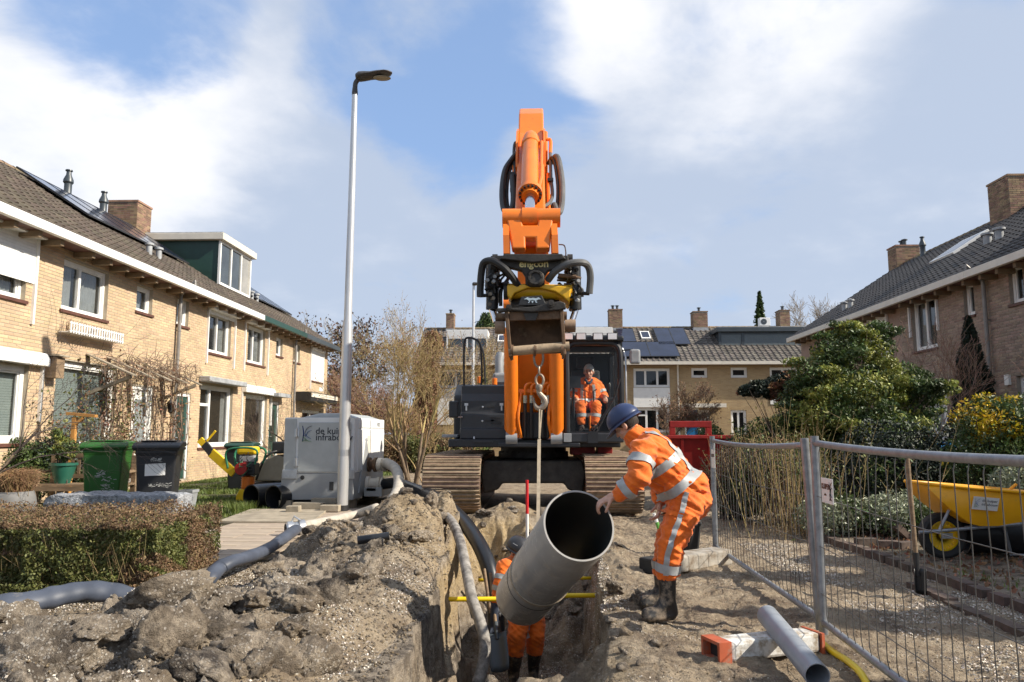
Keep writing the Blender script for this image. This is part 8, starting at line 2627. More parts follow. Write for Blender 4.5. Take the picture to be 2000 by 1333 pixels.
# ================================================================== VEGETATION
M_lgreen = mat('hedge_leaf_green', (0.125, 0.14, 0.04), .6, var=.3, scale=3, isl=.4, trans=.25)
M_lbrown = mat('hedge_leaf_brown', (0.185, 0.125, 0.062), .7, var=.3, scale=3, isl=.4, trans=.2)
M_twig = mat('twig_brown', (0.17, 0.12, 0.08), .85, var=.3, isl=.25)
M_twigr = mat('twig_reddish', (0.26, 0.165, 0.115), .85, var=.25, isl=.25)
M_twigy = mat('twig_yellowish', (0.33, 0.25, 0.11), .85, var=.25, isl=.25)
M_twigd = mat('twig_dark', (0.075, 0.055, 0.045), .85, var=.3, isl=.2)
M_bark = mat('bark', (0.16, 0.115, 0.075), .9, var=.35, scale=12, bump=.5, bscale=40)
M_needle = mat('conifer_needles', (0.06, 0.10, 0.026), .55, var=.35, scale=2, isl=.45, trans=.15)
M_needley = mat('conifer_tips', (0.23, 0.26, 0.055), .55, var=.3, scale=2, isl=.4, trans=.2)
M_dneedle = mat('dark_conifer_needles', (0.012, 0.024, 0.012), .6, var=.3, scale=2, isl=.4)
M_cypr = mat('cypress_green', (0.07, 0.11, 0.02), .6, var=.3, isl=.4)
M_yflow = mat('yellow_leaves', (0.50, 0.38, 0.02), .6, var=.25, isl=.35, trans=.25)
M_pleaf = mat('pale_leaves', (0.26, 0.29, 0.19), .45, var=.3, isl=.4, trans=.15)
M_bleaf = mat('dry_leaves', (0.24, 0.135, 0.07), .8, var=.3, isl=.4, trans=.2)
M_seed = mat('seed_clusters', (0.095, 0.06, 0.045), .9, var=.3, isl=.4)
M_grass = mat('grass_blades', (0.115, 0.16, 0.03), .6, var=.3, isl=.45, trans=.25)
M_drygr = mat('dry_grass', (0.30, 0.19, 0.09), .8, var=.25, isl=.3)
def leaf_mesh(name, C, size, seed, asp=.5, up=0.0, fold=True):
 """C (n,3) leaf centres; random rhombic leaves"""
 rs = np.random.RandomState(seed)
 n = len(C)
 u = rs.normal(size=(n, 3)); u[:, 2] += up; u /= np.linalg.norm(u, axis=1)[:, None]
 w = np.cross(u, rs.normal(size=(n, 3))); w /= np.linalg.norm(w, axis=1)[:, None] + 1e-9
 s = size * rs.uniform(.6, 1.35, n)[:, None]
 k = np.cross(u, w) * s * .25
 V = np.stack([C - u * s, C + w * s * asp + k, C + u * s, C - w * s * asp + k], 1).reshape(-1, 3)
 F = np.arange(n * 4).reshape(-1, 4)
 return np_mesh(name, V, F)
def seg_mesh(name, S, sides=4):
 """S (n,8): p0 p1 r0 r1 -> tapered prisms"""
 S = np.asarray(S, float)
 a, b, r0, r1 = S[:, 0:3], S[:, 3:6], S[:, 6], S[:, 7]
 t = b - a; t /= np.linalg.norm(t, axis=1)[:, None] + 1e-9
 ref = np.where(np.abs(t[:, 2:3]) > .9, np.array([[1., 0, 0]]), np.array([[0, 0, 1.]]))
 u = np.cross(t, ref); u /= np.linalg.norm(u, axis=1)[:, None] + 1e-9
 v = np.cross(t, u)
 n = len(S)
 V = np.empty((n, 2 * sides, 3))
 for k in range(sides):
  q = 2 * PI * k / sides
  d = u * math.cos(q) + v * math.sin(q)
  V[:, k] = a + d * r0[:, None]; V[:, sides + k] = b + d * r1[:, None]
 f = np.array([[k, (k + 1) % sides, sides + (k + 1) % sides, sides + k] for k in range(sides)])
 F = (f[None] + (np.arange(n) * 2 * sides)[:, None, None]).reshape(-1, 4)
 return np_mesh(name, V.reshape(-1, 3), F, smooth=True)
def grow(seed, base, direction, length, radius, depth, kids=(3, 5), angle=(.35, .8), ratio=(.55, .8), up=.15, wob=.18, nseg=4, minr=.0015, tip=.35):
 """bare branching structure; returns segments and twig end points"""
 rg = random.Random(seed)
 S, E = [], []
 def rec(p, d, L, r, dep):
  pts = [p]
  q = Vector(p); dd = Vector(d)
  for i in range(nseg):
   dd = (dd + Vector((rg.gauss(0, wob), rg.gauss(0, wob), rg.gauss(0, wob) + up * .5))).normalized()
   q2 = q + dd * (L / nseg)
   ra, rb = r * (1 - (1 - tip) * i / nseg), r * (1 - (1 - tip) * (i + 1) / nseg)
   S.append((*q, *q2, max(ra, minr), max(rb, minr)))
   q = q2; pts.append(q)
  if dep == 0:
   E.append(q.copy()); return
  for k in range(rg.randint(*kids)):
   t = rg.uniform(.3, 1.0)
   i = min(int(t * nseg), nseg - 1)
   o = pts[i].lerp(pts[i + 1], t * nseg - i)
   ax = Vector((rg.gauss(0, 1), rg.gauss(0, 1), rg.gauss(0, 1)))
   ax = (ax - dd * ax.dot(dd)).normalized()
   an = rg.uniform(*angle)
   nd = (dd * math.cos(an) + ax * math.sin(an) + Vector((0, 0, up))).normalized()
   rec(o, nd, L * rg.uniform(*ratio), max(r * (1 - (1 - tip) * t) * .62, minr), dep - 1)
 rec(Vector(base), Vector(direction).normalized(), length, radius, depth)
 return S, E
def bare_tree(name, label, cat, stems, mt, leaf=None, crown_name='crown', group=None, base=None, trunk_cut=.03, sides=4):
 S, E = [], []
 for st_ in stems:
  a, b = grow(**st_); S += a; E += b
 S = np.array(S)
 base = base or stems[0]['base']
 o = thing(name, label, cat, base, group)
 big = S[:, 6] > trunk_cut
 if big.any(): link('trunk', seg_mesh('trunk', S[big], 8), M_bark, o)
 link(crown_name, seg_mesh(crown_name, S[~big], sides), mt, o)
 if leaf:
  n, size, mm, seed, spread = leaf
  rs = np.random.RandomState(seed)
  E = np.array([tuple(e) for e in E])
  C = E[rs.randint(len(E), size=n)] + rs.normal(size=(n, 3)) * spread
  link('leaves', leaf_mesh('leaves', C, size, seed), mm, o)
 return o, E
def puff(seed, centres, n, fill=.5):
 """points in a set of ellipsoids (cx,cy,cz,rx,ry,rz), denser towards the surface"""
 rs = np.random.RandomState(seed)
 C = np.array(centres, float)
 vol = C[:, 3] * C[:, 4] * C[:, 5]
 k = rs.choice(len(C), size=n, p=vol ** .7 / (vol ** .7).sum())
 d = rs.normal(size=(n, 3)); d /= np.linalg.norm(d, axis=1)[:, None]
 r = rs.uniform(0, 1, n) ** fill
 return C[k, :3] + d * r[:, None] * C[k, 3:6]
# ---- clipped hedge in the left foreground
hx0, hx1, hy0, hy1, hh_ = -7.0, -2.9, 5.75, 7.45, .55
hd = thing('hedge', 'low clipped hedge, green below and brown on top, left foreground', 'hedge', ((hx0 + hx1) / 2, 6.5, 0))
rs = np.random.RandomState(4)
def hedge_pts(n, seed, zlo=0.05, zhi=1.0):
 rs = np.random.RandomState(seed)
 # mostly on the shell: front face, top, right end
 w = rs.rand(n)
 x = rs.uniform(hx0, hx1, n); y = rs.uniform(hy0, hy1, n); z = rs.uniform(zlo, zhi, n) * hh_
 f = w < .48; t = (w >= .48) & (w < .83); e = (w >= .83) & (w < .95)
 y[f] = hy0 + np.abs(rs.normal(0, .05, f.sum())); z[t] = hh_ - np.abs(rs.normal(0, .035, t.sum())); x[e] = hx1 - np.abs(rs.normal(0, .05, e.sum()))
 lx = .10 * fbm(x * 2.2, y * 2.2 + z * 2, 3, 91) + .06 * fbm(x * 7, z * 7, 3, 92)
 y = y + lx * (y < 6.2) - .05 * (z / hh_ < .25); z = z + (.09 * fbm(x * 2.5, y * 2.5, 3, 93) + .06 * fbm(x * 11, y * 11, 3, 95) + .03 * rs.rand(n) ** 4) * (z > hh_ * .6)
 x = x - .2 * (y - hy0) / (hy1 - hy0) * (x > hx1 - .3)
 return np.stack([x, y, z], 1)
Pt = hedge_pts(105000, 7)
gr = (Pt[:, 2] < hh_ * .97) & (fbm(Pt[:, 0] * 1.8, Pt[:, 2] * 3 + Pt[:, 1], 3, 94) + (Pt[:, 1] < 6.5) * .55 + .0 - .22 * (Pt[:, 0] > -3.2) > 0)
link('green_leaves', leaf_mesh('green_leaves', Pt[gr], .0135, 8), M_lgreen, hd)
link('brown_leaves', leaf_mesh('brown_leaves', Pt[~gr], .012, 9), M_lbrown, hd)
n = 2600
a = np.stack([rs.uniform(hx0, hx1 - .05, n), np.where(rs.rand(n) < .55, hy0 + .06 + np.abs(rs.normal(.1, .09, n)), rs.uniform(hy0, hy1, n)), rs.uniform(0, .2, n)], 1)
a[:, 0] -= .2 * (a[:, 1] - hy0) / (hy1 - hy0) * (a[:, 0] > hx1 - .3)
b = a + np.stack([rs.normal(0, .09, n), rs.normal(0, .06, n) - .01, rs.uniform(.12, .42, n)], 1); b[:, 2] = np.minimum(b[:, 2], hh_ + rs.uniform(-.02, .07, n))
link('stems', seg_mesh('stems', np.concatenate([a, b, np.full((n, 1), .0022), np.full((n, 1), .001)], 1), 3), M_twigy, hd)
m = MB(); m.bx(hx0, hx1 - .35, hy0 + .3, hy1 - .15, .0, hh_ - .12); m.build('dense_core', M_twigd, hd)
# ---- garden plants on the left
def shrub(name, label, centres, n, size, mt, seed, cat='shrub', fill=.45, tips=None, asp=.4, twigs=None):
 c0 = centres[0]
 o = thing(name, label, cat, (c0[0], c0[1], 0))
 C = puff(seed, centres, n, fill)
 C = C[C[:, 2] > .01]
 C[:, :3] += .06 * np.stack([fbm(C[:, 1] * 4, C[:, 2] * 4, 3, 3), fbm(C[:, 0] * 4, C[:, 2] * 4, 3, 4), fbm(C[:, 0] * 4, C[:, 1] * 4, 3, 5)], 1)
 if tips:
  sel = (fbm(C[:, 0] * tips[1] + C[:, 2], C[:, 1] * tips[1] + C[:, 2] * tips[1], 3, seed) > tips[2])
  link('foliage', leaf_mesh('foliage', C[~sel], size, seed, asp), mt, o)
  link('pale_foliage', leaf_mesh('pale_foliage', C[sel], size, seed + 1, asp), tips[0], o)
 else:
  link('foliage', leaf_mesh('foliage', C, size, seed, asp), mt, o)
 rg = random.Random(seed)
 S = []
 for c in centres:
  for k in range(twigs or 5):
   S.append((c0[0] + rg.gauss(0, .08), c0[1] + rg.gauss(0, .08), 0, c[0] + rg.gauss(0, c[3] * .5), c[1] + rg.gauss(0, c[4] * .5), c[2] + rg.uniform(0, c[5] * .7), .014, .003))
 link('branches', seg_mesh('branches', S, 5), M_twigd, o)
 return o
q = P(18, 890, 12.4); q2 = P(70, 892, 12.6)
shrub('evergreen_shrub', 'dark evergreen bush at the left edge above the brown grass', [(q.x - .3, 13.0, .75, .5, .4, .45), (q.x + .1, 13.0, .6, .4, .4, .5)], 9000, .032, M_needle, 21)
shrub('evergreen_shrub', 'dense dark conifer bush left of the green pot', [(q2.x, 13.2, .72, .5, .4, .5), (q2.x + .42, 13.2, .68, .35, .35, .45)], 12000, .028, M_dneedle, 22, tips=(M_needle, 3, .1))
c = pot_green.location
shrub('potted_shrub', 'small conifer growing in the green pot', [(c.x, 12.25, 1.0, .2, .2, .2), (c.x - .1, 12.25, 1.2, .12, .12, .16)], 2600, .024, M_needley, 23, tips=(M_needle, 5, -.05))
rs = np.random.RandomState(5); n = 900
a = np.stack([pg.x + rs.normal(0, .08, n), pg.y + rs.normal(0, .08, n), np.full(n, .46)], 1)
ang = rs.uniform(0, 6.28, n); mid = a + np.stack([np.cos(ang) * .1, np.sin(ang) * .1, rs.uniform(.2, .34, n)], 1); en = mid + np.stack([np.cos(ang) * rs.uniform(.05, .22, n), np.sin(ang) * .14, rs.uniform(-.12, .06, n)], 1)
o = thing('ornamental_grass', 'tuft of brown drooping grass in the round grey pot', 'grass', (pg.x, pg.y, .46))
link('blades', seg_mesh('blades', np.concatenate([np.concatenate([a, mid, np.full((n, 1), .004), np.full((n, 1), .003)], 1), np.concatenate([mid, en, np.full((n, 1), .003), np.full((n, 1), .001)], 1)]), 3), M_drygr, o)
# climber on the facade and vine over the porch
S, C = [], []
rg = random.Random(9)
for k in range(20):
 p = Vector((XL + rg.uniform(.06, .45), rg.uniform(PX(70, 800, XL).y, PX(250, 800, XL).y), 0.1))
 for j in range(rg.randint(7, 13)):
  q = p + Vector((rg.gauss(0, .05), rg.gauss(0, .16), rg.uniform(.12, .28))); q.x = max(q.x, XL + .05)
  S.append((*p, *q, .009 - .0005 * j, .0085 - .0005 * j)); p = q
  for t in range(6): C.append((q.x + rg.gauss(0, .08), q.y + rg.gauss(0, .15), q.z + rg.gauss(0, .14)))
  if p.z > 2.35: break
C = np.array(C); C = np.concatenate([C, C + np.random.RandomState(2).normal(size=C.shape) * .08])
C[:, 0] = np.maximum(C[:, 0], XL + .03)
o = thing('climbing_plant', 'leafy climber with dry and green leaves in front of the blind window', 'climber', (XL + .3, 15, 0))
link('stems', seg_mesh('stems', S, 4), M_twig, o)
sel = np.random.RandomState(3).rand(len(C)) < .68
link('leaves', leaf_mesh('leaves', C[sel], .036, 5), M_lgreen, o); link('dry_leaves', leaf_mesh('dry_leaves', C[~sel], .04, 6), M_bleaf, o)
S, C = [], []
y0, y1 = PX(228, 740, XL + .6).y, PX(345, 740, XL + .3).y
for k in range(420):
 p = Vector((XL + rg.uniform(.1, 1.0), rg.uniform(y0, y1), 2.5 + rg.uniform(-.1, .35)))
 d = Vector((rg.gauss(0, .5), rg.gauss(0, 1), rg.gauss(.1, .5))).normalized()
 L = rg.uniform(.15, .55)
 q = p + d * L * .5 + Vector((0, 0, .04)); r = q + d * L * .5 - Vector((0, 0, .08))
 S += [(*p, *q, .007, .005), (*q, *r, .005, .002)]
for k in range(26):
 p = Vector((XL + rg.uniform(.2, .9), rg.choice((rg.uniform(y0, y0 + .6), rg.uniform(y1 - .9, y1 - .3))), 0.0))
 for j in range(12):
  q = p + Vector((rg.gauss(0, .04), rg.gauss(0, .05), .22)); S.append((*p, *q, .011, .01)); p = q
  for t in range(4): C.append((p.x + rg.gauss(0, .08), p.y + rg.gauss(0, .1), p.z + rg.gauss(0, .1)))
o = thing('porch_vine', 'tangle of bare vine stems over the timber porch', 'vine', (XL + .5, (y0 + y1) / 2, 0))
link('stems', seg_mesh('stems', S, 4), M_twig, o); link('leaves', leaf_mesh('leaves', np.array(C), .035, 15), M_bleaf, o)
# bare branches
q = P(-60, 860, 9.2)
bare_tree('bare_shrub', 'bare branching shrub reaching in from the left edge', 'shrub', [dict(seed=31, base=(q.x, 9.2, 0), direction=(.25, 0, 1), length=1.5, radius=.03, depth=3, kids=(4, 6), up=.05)], M_twigd, trunk_cut=.02)
q = P(600, 880, 19.5)
bare_tree('young_tree', 'thin bare young tree with arching branches before the end house', 'tree', [dict(seed=33, base=(q.x, 19.5, 0), direction=(.05, 0, 1), length=1.9, radius=.035, depth=4, kids=(3, 4), angle=(.5, 1.1), up=.02, wob=.22)], M_twigd, trunk_cut=.02)
q = P(548, 880, 21)
bare_tree('bare_shrub', 'bare twiggy shrub behind the rammer', 'shrub', [dict(seed=34 + k, base=(q.x + .1 * k, 21, 0), direction=(.2 * (k - 1), 0, 1), length=1.2, radius=.02, depth=3, kids=(3, 5), up=.08) for k in range(3)], M_twig)
# willow-like multi-stem tree
q = P(806, 890, 17.5)
bare_tree('coppiced_tree', 'bare multi-stemmed tree with yellowish twigs left of the excavator', 'tree',
   [dict(seed=40 + k, base=(q.x + .1 * math.cos(k * 1.1), 17.5 + .1 * math.sin(k * 1.1), .0), direction=(.42 * math.cos(k * 1.1), .4 * math.sin(k * 1.1), 1.1 - .06 * (k % 3)), length=1.95 + .2 * (k % 3), radius=.05, depth=5, kids=(3, 4), angle=(.3, .75), ratio=(.52, .74), up=.13, wob=.15, nseg=3, minr=.0028) for k in range(6)], M_twigy,
   leaf=(2500, .022, M_twigr, 7, .1))
q = P(845, 890, 19)
bare_tree('bare_shrub', 'bare shrub with fine tawny twigs beside the excavator mirror', 'shrub', [dict(seed=60 + k, base=(q.x + .25 * (k - 2), 19 + .1 * k, 0), direction=(.35 * (k - 2), .1, 1), length=1.1, radius=.02, depth=4, kids=(3, 5), angle=(.25, .7), up=.15, minr=.003) for k in range(5)], M_twigy)
# row of background shrubs
q = P(770, 890, 25); q1 = P(905, 890, 24)
shrub('garden_hedge', 'overgrown brown-green hedge between the pump and the excavator', [(q.x + (q1.x - q.x) * k / 5, 24.5 + .2 * (k % 2), .55, .7, .5, .65 + .1 * (k % 2)) for k in range(6)], 16000, .05, M_lbrown, 51, cat='hedge', tips=(M_lgreen, 1.5, .02))
for k, (px_, Y_, hgt, lab) in enumerate(((655, 33, 4.0, 'reddish bare thicket left of the lamp pole'), (705, 35, 3.6, 'reddish bare thicket right of the lamp pole'), (745, 34, 2.6, 'low reddish thicket left of the multi-stemmed tree'))):
 q = P(px_, 870, Y_)
 bare_tree('thicket', lab, 'thicket', [dict(seed=70 + 10 * k + j, base=(q.x + .45 * (j - 2.5), Y_ + .3 * (j % 3), 0), direction=(.12 * (j - 2.5), 0, 1), length=hgt * .48, radius=.035, depth=4, kids=(4, 6), angle=(.25, .75), ratio=(.5, .75), up=.12, minr=.006) for j in range(6)], M_twigr, leaf=(2500, .05, M_bleaf, 3 + k, .2), group='bare thickets beyond the pump')
q = P(608, 860, 42)
bare_tree('large_tree', 'large tree with brown seed clusters behind the left end house', 'tree', [dict(seed=91 + j, base=(q.x + .9 * (j - 1), 42 + j * .6, 0), direction=(.14 * (j - 1), 0, 1), length=4.3, radius=.18, depth=4, kids=(5, 7), angle=(.35, .9), ratio=(.5, .72), up=.12, minr=.008) for j in range(3)], M_twigy, leaf=(9000, .10, M_seed, 12, .16))
q = P(1578, 640, 62)
bare_tree('far_tree', 'pale bare tree above the far roofs on the right', 'tree', [dict(seed=101, base=(q.x, 62, 0), direction=(0, 0, 1), length=6.5, radius=.25, depth=5, kids=(4, 6), angle=(.3, .7), ratio=(.55, .72), up=.12, minr=.012)], mat('pale_twigs', (.30, .26, .22), .9, var=.2, isl=.2))
def spire(name, label, x, y, z0, z1, r, mt, seed, n=9000, size=.09, trunk=True, tiers=14, asp=.4, gaps=.8):
 o = thing(name, label, 'tree', (x, y, 0))
 rs = np.random.RandomState(seed)
 t = rs.uniform(0, 1, n) ** 1.3
 an = rs.uniform(0, 6.28, n)
 br = .72 + .28 * np.cos(t * tiers * 6.28 + 1.5 * np.sin(an * 3))
 lob = .75 + .25 * np.sin(an * 5 + t * 17)
 rad = r * (1 - t) ** .8 * (br * gaps + (1 - gaps)) * lob * rs.uniform(.35, 1, n) ** .5 + .02
 C = np.stack([x + np.cos(an) * rad, y + np.sin(an) * rad, z0 + (z1 - z0) * t - rad * .25], 1)
 link('crown', leaf_mesh('crown', C, size, seed, asp), mt, o)
 link('trunk', seg_mesh('trunk', [(x, y, 0, x, y, z1 - .1, max(.04, r * .12), .01)], 7), M_bark, o)
 return o
q = P(1484, 600, 60); spire('far_conifer', 'slim green spruce top rising behind the far roofs', q.x, 60, 6.0, P(1484, 570, 60).z, 1.25, M_needle, 111, 9000, .12)
q = P(945, 720, 28); spire('cypress', 'slim bright green cypress behind the excavator rail', q.x, 28, .3, P(945, 688, 28).z, .38, M_cypr, 112, 9000, .045, gaps=.2)
q = P(948, 620, 56)
shrub('far_pine', 'dark pine crown showing above the far white dormer', [(q.x, 56, 9.0, .9, .8, .9), (q.x + .7, 56, 8.4, .7, .7, .6), (q.x - .8, 56, 8.6, .6, .6, .5), (q.x + .1, 56, 9.8, .5, .5, .5)], 3500, .13, M_needle, 113, cat='tree')
# brown climber on the end of the far terrace
q = P(838, 700, 39.5)
shrub('wall_climber', 'brown climber covering the end of the far terrace', [(q.x - .2, 39.4, 2.0, .7, .4, 2.0), (q.x - .1, 39.4, 4.3, .75, .4, 1.6), (q.x + .2, 39.3, 5.9, .6, .4, .8)], 11000, .09, M_bleaf, 114, cat='climber')
# small tree before the far houses
q = P(1290, 880, 29)
bare_tree('small_tree', 'small fine-twigged tree in front of the far white-panelled window', 'tree', [dict(seed=121, base=(q.x, 29, 0), direction=(0, 0, 1), length=1.7, radius=.06, depth=5, kids=(4, 5), angle=(.35, .8), ratio=(.55, .72), up=.15, minr=.005)], M_twig, leaf=(1800, .035, M_bleaf, 9, .08))
q = P(1300, 880, 27); shrub('garden_shrub', 'yellow-flowering low shrub by the red skip', [(q.x + .6, 27, .5, .5, .4, .5)], 1500, .06, M_yflow, 122, tips=(M_lgreen, 2, .0))
q = P(1385, 850, 26); shrub('garden_shrub', 'round evergreen shrub beside the blue door', [(q.x, 26, .9, .55, .5, .7)], 2500, .06, M_needle, 123)
# ---- right-hand gardens
JY = 13.2
cs = []
for (a_, b_, r1, r2, dy) in ((1640, 690, .55, .42, 0), (1700, 675, .5, .4, .3), (1600, 730, .55, .4, -.1), (1665, 760, .8, .45, -.3), (1740, 740, .65, .4, 0), (1790, 765, .5, .33, .1), (1620, 810, .75, .4, -.4), (1700, 830, .8, .4, -.5),
        (1780, 820, .5, .4, 0), (1590, 780, .45, .3, .2), (1660, 645, .3, .25, .2), (1690, 880, .8, .4, -.5), (1600, 870, .6, .4, -.2), (1770, 880, .6, .35, -.1), (1560, 840, .35, .3, .1)):
 p = P(a_, b_, JY + dy); cs.append((p.x, JY + dy, p.z, r1, r1 * .85, r2 * .8))
jr = random.Random(77); c2 = []
for c in cs:
 for k in range(7):
  th, ph = jr.uniform(0, 6.28), jr.uniform(-.6, 1.2)
  r_ = jr.uniform(.14, .28)
  c2.append((c[0] + math.cos(th) * math.cos(ph) * c[3] * .95, c[1] + math.sin(th) * math.cos(ph) * c[4] * .95, c[2] + math.sin(ph) * c[5] * 1.1, r_, r_ * .9, r_ * jr.uniform(.3, .5)))
cs = [(c[0], c[1], c[2], c[3] * .93, c[4] * .93, c[5] * .95) for c in cs] + c2
o = shrub('spreading_conifer', 'large spreading conifer with yellow-green tips behind the fence', cs, 66000, .034, M_needle, 131, cat='tree', tips=(M_needley, 2.6, .10), fill=.42, twigs=1)
link('trunk', seg_mesh('trunk', [(P(1680, 880, JY).x, JY, 0, P(1680, 780, JY).x, JY, 1.9, .12, .06)], 8), M_bark, o)
cs = []
for (a_, b_, r1) in ((1465, 765, .25), (1495, 755, .32), (1530, 745, .35), (1560, 752, .35), (1545, 775, .3), (1510, 770, .2)):
 p = P(a_, b_, 14.5); cs.append((p.x, 14.5, p.z, r1, r1 * .8, r1 * .45))
q = P(1550, 870, 14.5); cs[0], cs[3] = cs[3], cs[0]
o = shrub('layered_pine', 'small pine with flat horizontal branches left of the big conifer', cs, 9000, .04, M_dneedle, 132, cat='tree', tips=(M_bleaf, 2.2, .25), fill=.4)
link('trunk', seg_mesh('trunk', [(q.x, 14.5, 0, P(1548, 780, 14.5).x, 14.5, P(1548, 780, 14.5).z, .09, .06)], 8), M_bark, o)
q = P(1500, 850, 15); shrub('evergreen_shrub', 'leafy evergreen shrub in front of the far red skip end', [(q.x, 15, 1.0, .75, .5, .6), (q.x + .5, 15, 1.25, .55, .5, .5), (q.x - .45, 15, .75, .5, .45, .6)], 15000, .034, M_needle, 133, tips=(M_lgreen, 3, .05))
p = P(1898, 720, 16.4); spire('dark_conifer', 'dark columnar conifer standing against the brown facade', p.x, 16.4, .3, P(1905, 618, 16.4).z, .85, M_dneedle, 134, 26000, .045, tiers=5, gaps=.35)
q = P(1930, 835, 9.8); o = shrub('yellow_shrub', 'yellow-leaved shrub near the right edge behind the wheelbarrow', [(q.x, 9.8, q.z + .05, .45, .4, .38), (q.x + .4, 9.8, q.z + .1, .4, .4, .35), (q.x + .7, 9.7, q.z - .15, .5, .4, .4), (q.x - .15, 9.8, q.z - .35, .45, .4, .35), (q.x + .35, 9.6, q.z - .45, .6, .4, .4)], 15000, .028, M_yflow, 135, tips=(M_needle, 3.2, -.22), fill=.45)
q = P(1965, 945, 8.9); shrub('grey_green_shrub', 'grey-green shrub at the right edge above the barrow tray', [(q.x + .15, 8.9, q.z, .32, .3, .3), (q.x + .4, 8.9, q.z - .15, .4, .3, .35)], 5000, .026, M_pleaf, 136)
q = P(1800, 920, 10.6); shrub('evergreen_shrub', 'dark evergreen mass behind the wheelbarrow', [(q.x + .9, 10.8, .75, 1.1, .5, .7), (q.x - .3, 10.8, .8, .8, .5, .7), (q.x + 2.0, 10.8, .7, .8, .5, .7)], 20000, .034, M_dneedle, 137, tips=(M_needle, 2.5, .12))
q = P(1700, 1000, 9.3); shrub('ground_cover', 'low pale-leaved shrub in front of the big conifer', [(q.x - .3, 9.4, .28, .55, .4, .28), (q.x + .35, 9.3, .3, .5, .4, .3), (q.x + .85, 9.3, .22, .4, .3, .22)], 9000, .026, M_pleaf, 138, tips=(M_needle, 4, .1))
# brown clipped hedge right behind the first fence panel
cs = [(P(1430 + 24 * k, 950, 11.6 - .25 * k).x, 11.6 - .25 * k, .52 + .08 * (k % 3), .5, .42, .62) for k in range(7)]
shrub('garden_hedge', 'brown leafless hedge behind the farther fence panel', cs, 24000, .022, M_lbrown, 139, cat='hedge', tips=(M_needle, 3, .0), twigs=60, asp=.3)
rs = np.random.RandomState(15); n = 85
q = P(1555, 980, 9.6)
S = []
rg = random.Random(44)
for k in range(n):
 p = Vector((q.x + rg.gauss(0, .33), 9.6 + rg.gauss(0, .2), 0))
 d = Vector((rg.gauss(0, .16) + (p.x - q.x) * .35, rg.gauss(0, .1), 1)).normalized(); L = rg.uniform(.7, 1.75)
 m_ = p + d * L * .6; e = m_ + (d + Vector((rg.gauss(0, .12), 0, 0))).normalized() * L * .4
 S += [(*p, *m_, .0042, .003), (*m_, *e, .003, .001)]
 for j in range(3):
  o_ = p.lerp(e, rg.uniform(.45, .95)); f = o_ + Vector((rg.gauss(0, .09), rg.gauss(0, .05), rg.uniform(.05, .16))); S.append((*o_, *f, .0025, .001))
o = thing('tall_dry_stems', 'clump of tall straw-coloured stems behind the leaning fence post', 'shrub', (q.x, 9.6, 0))
link('stems', seg_mesh('stems', S, 4), M_twigy, o)
C = np.array([s[3:6] for s in S if s[7] < .002]) + rs.normal(size=(sum(1 for s in S if s[7] < .002), 3)) * .03
link('leaves', leaf_mesh('leaves', np.concatenate([C, C + rs.normal(size=C.shape) * .12 - [0, 0, .3]]), .022, 16), M_lgreen, o)
q = P(1770, 800, 14.6)
bare_tree('bare_shrub', 'bare reddish twigs in front of the upper right window', 'shrub', [dict(seed=140 + j, base=(q.x + .2 * (j - 1), 14.6, 0), direction=(.25 * (j - .6), 0, 1), length=1.7, radius=.025, depth=4, kids=(3, 4), angle=(.25, .6), ratio=(.55, .75), up=.15, minr=.003) for j in range(4)], M_twigr)
q = P(1985, 850, 12.5)
bare_tree('bare_shrub', 'bare twigs at the right edge before the brown facade', 'shrub', [dict(seed=150 + j, base=(q.x + .3 * (j - .5), 12.5, 0), direction=(-.2 + .25 * j, 0, 1), length=1.3, radius=.02, depth=4, kids=(3, 4), angle=(.3, .7), ratio=(.55, .75), up=.12, minr=.0025) for j in range(2)], M_twigr)
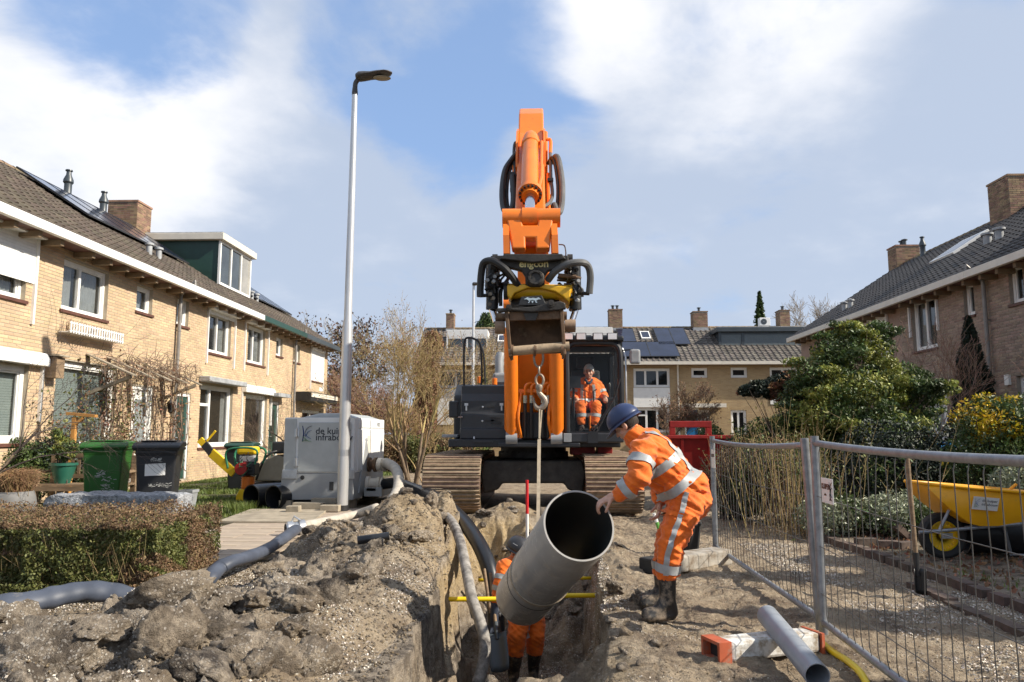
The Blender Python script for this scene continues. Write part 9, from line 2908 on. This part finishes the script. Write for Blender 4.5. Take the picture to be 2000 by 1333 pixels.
# ---- grass and weeds
def blades(name, n, x0, x1, y0, y1, h, seed, parent, mt=M_grass, thr=-.1, zf=None):
 rs = np.random.RandomState(seed)
 x, y = rs.uniform(x0, x1, n), rs.uniform(y0, y1, n)
 k = fbm(x * 1.1, y * 1.1, 3, seed) > thr
 x, y = x[k], y[k]; n = len(x)
 z = ground_z(x, y)
 a = np.stack([x, y, z], 1); an = rs.uniform(0, 6.28, n); hh = h * rs.uniform(.4, 1.2, n)
 b = a + np.stack([np.cos(an) * hh * .5, np.sin(an) * hh * .5, hh], 1)
 w = np.stack([-np.sin(an), np.cos(an), 0 * an], 1) * .004 * (1 + y / 14)[:, None]
 V = np.stack([a - w, a + w, b], 1).reshape(-1, 3)
 o = link(name, np_mesh(name, V, np.arange(n * 3).reshape(-1, 3)), mt, parent)
 o['kind'] = 'stuff'
 return o
blades('grass', 60000, -8.9, -4.4, 9.0, 24, .07, 61, None)
tag(bpy.data.objects['grass'], 'patchy lawn grass in the left front gardens', 'grass')
o = blades('grass', 9000, 3.6, 8, 4, 14, .06, 62, None, thr=.05); tag(o, 'sparse weeds on the right garden beds', 'grass')
q = PZ(420, 1003); o = blades('grass', 3500, q.x - .6, q.x + .5, q.y - .3, q.y + .5, .16, 63, None, thr=-1); tag(o, 'bright green grass tufts beside the board', 'grass')
rs = np.random.RandomState(71); n = 2600
x, y = rs.uniform(3.55, 7, n), rs.uniform(5, 11, n)
C = np.stack([x, y, ground_z(x, y) + .015], 1)
o = link('leaf_litter', leaf_mesh('leaf_litter', C, .03, 72), M_bleaf); tag(o, 'fallen dry leaves on the right garden bed', 'leaves', kind='stuff')
# ---- conifers added out of view past the right edge, to shade the right foreground
for k, (x, y, h) in enumerate(((6.9, 1.2, 4.0), (6.7, 2.9, 4.1), (7.0, 4.5, 4.3), (6.8, 6.0, 4.1))):
 spire('shade_conifer', ('first', 'second', 'third', 'fourth')[k] + ' unseen conifer added for shade beyond the right edge, counted from the camera', x, y, .1, h, 1.15, M_needle, 160 + k, 16000, .075, tiers=6, gaps=.25)['group'] = 'conifers added for shade beyond the right edge'
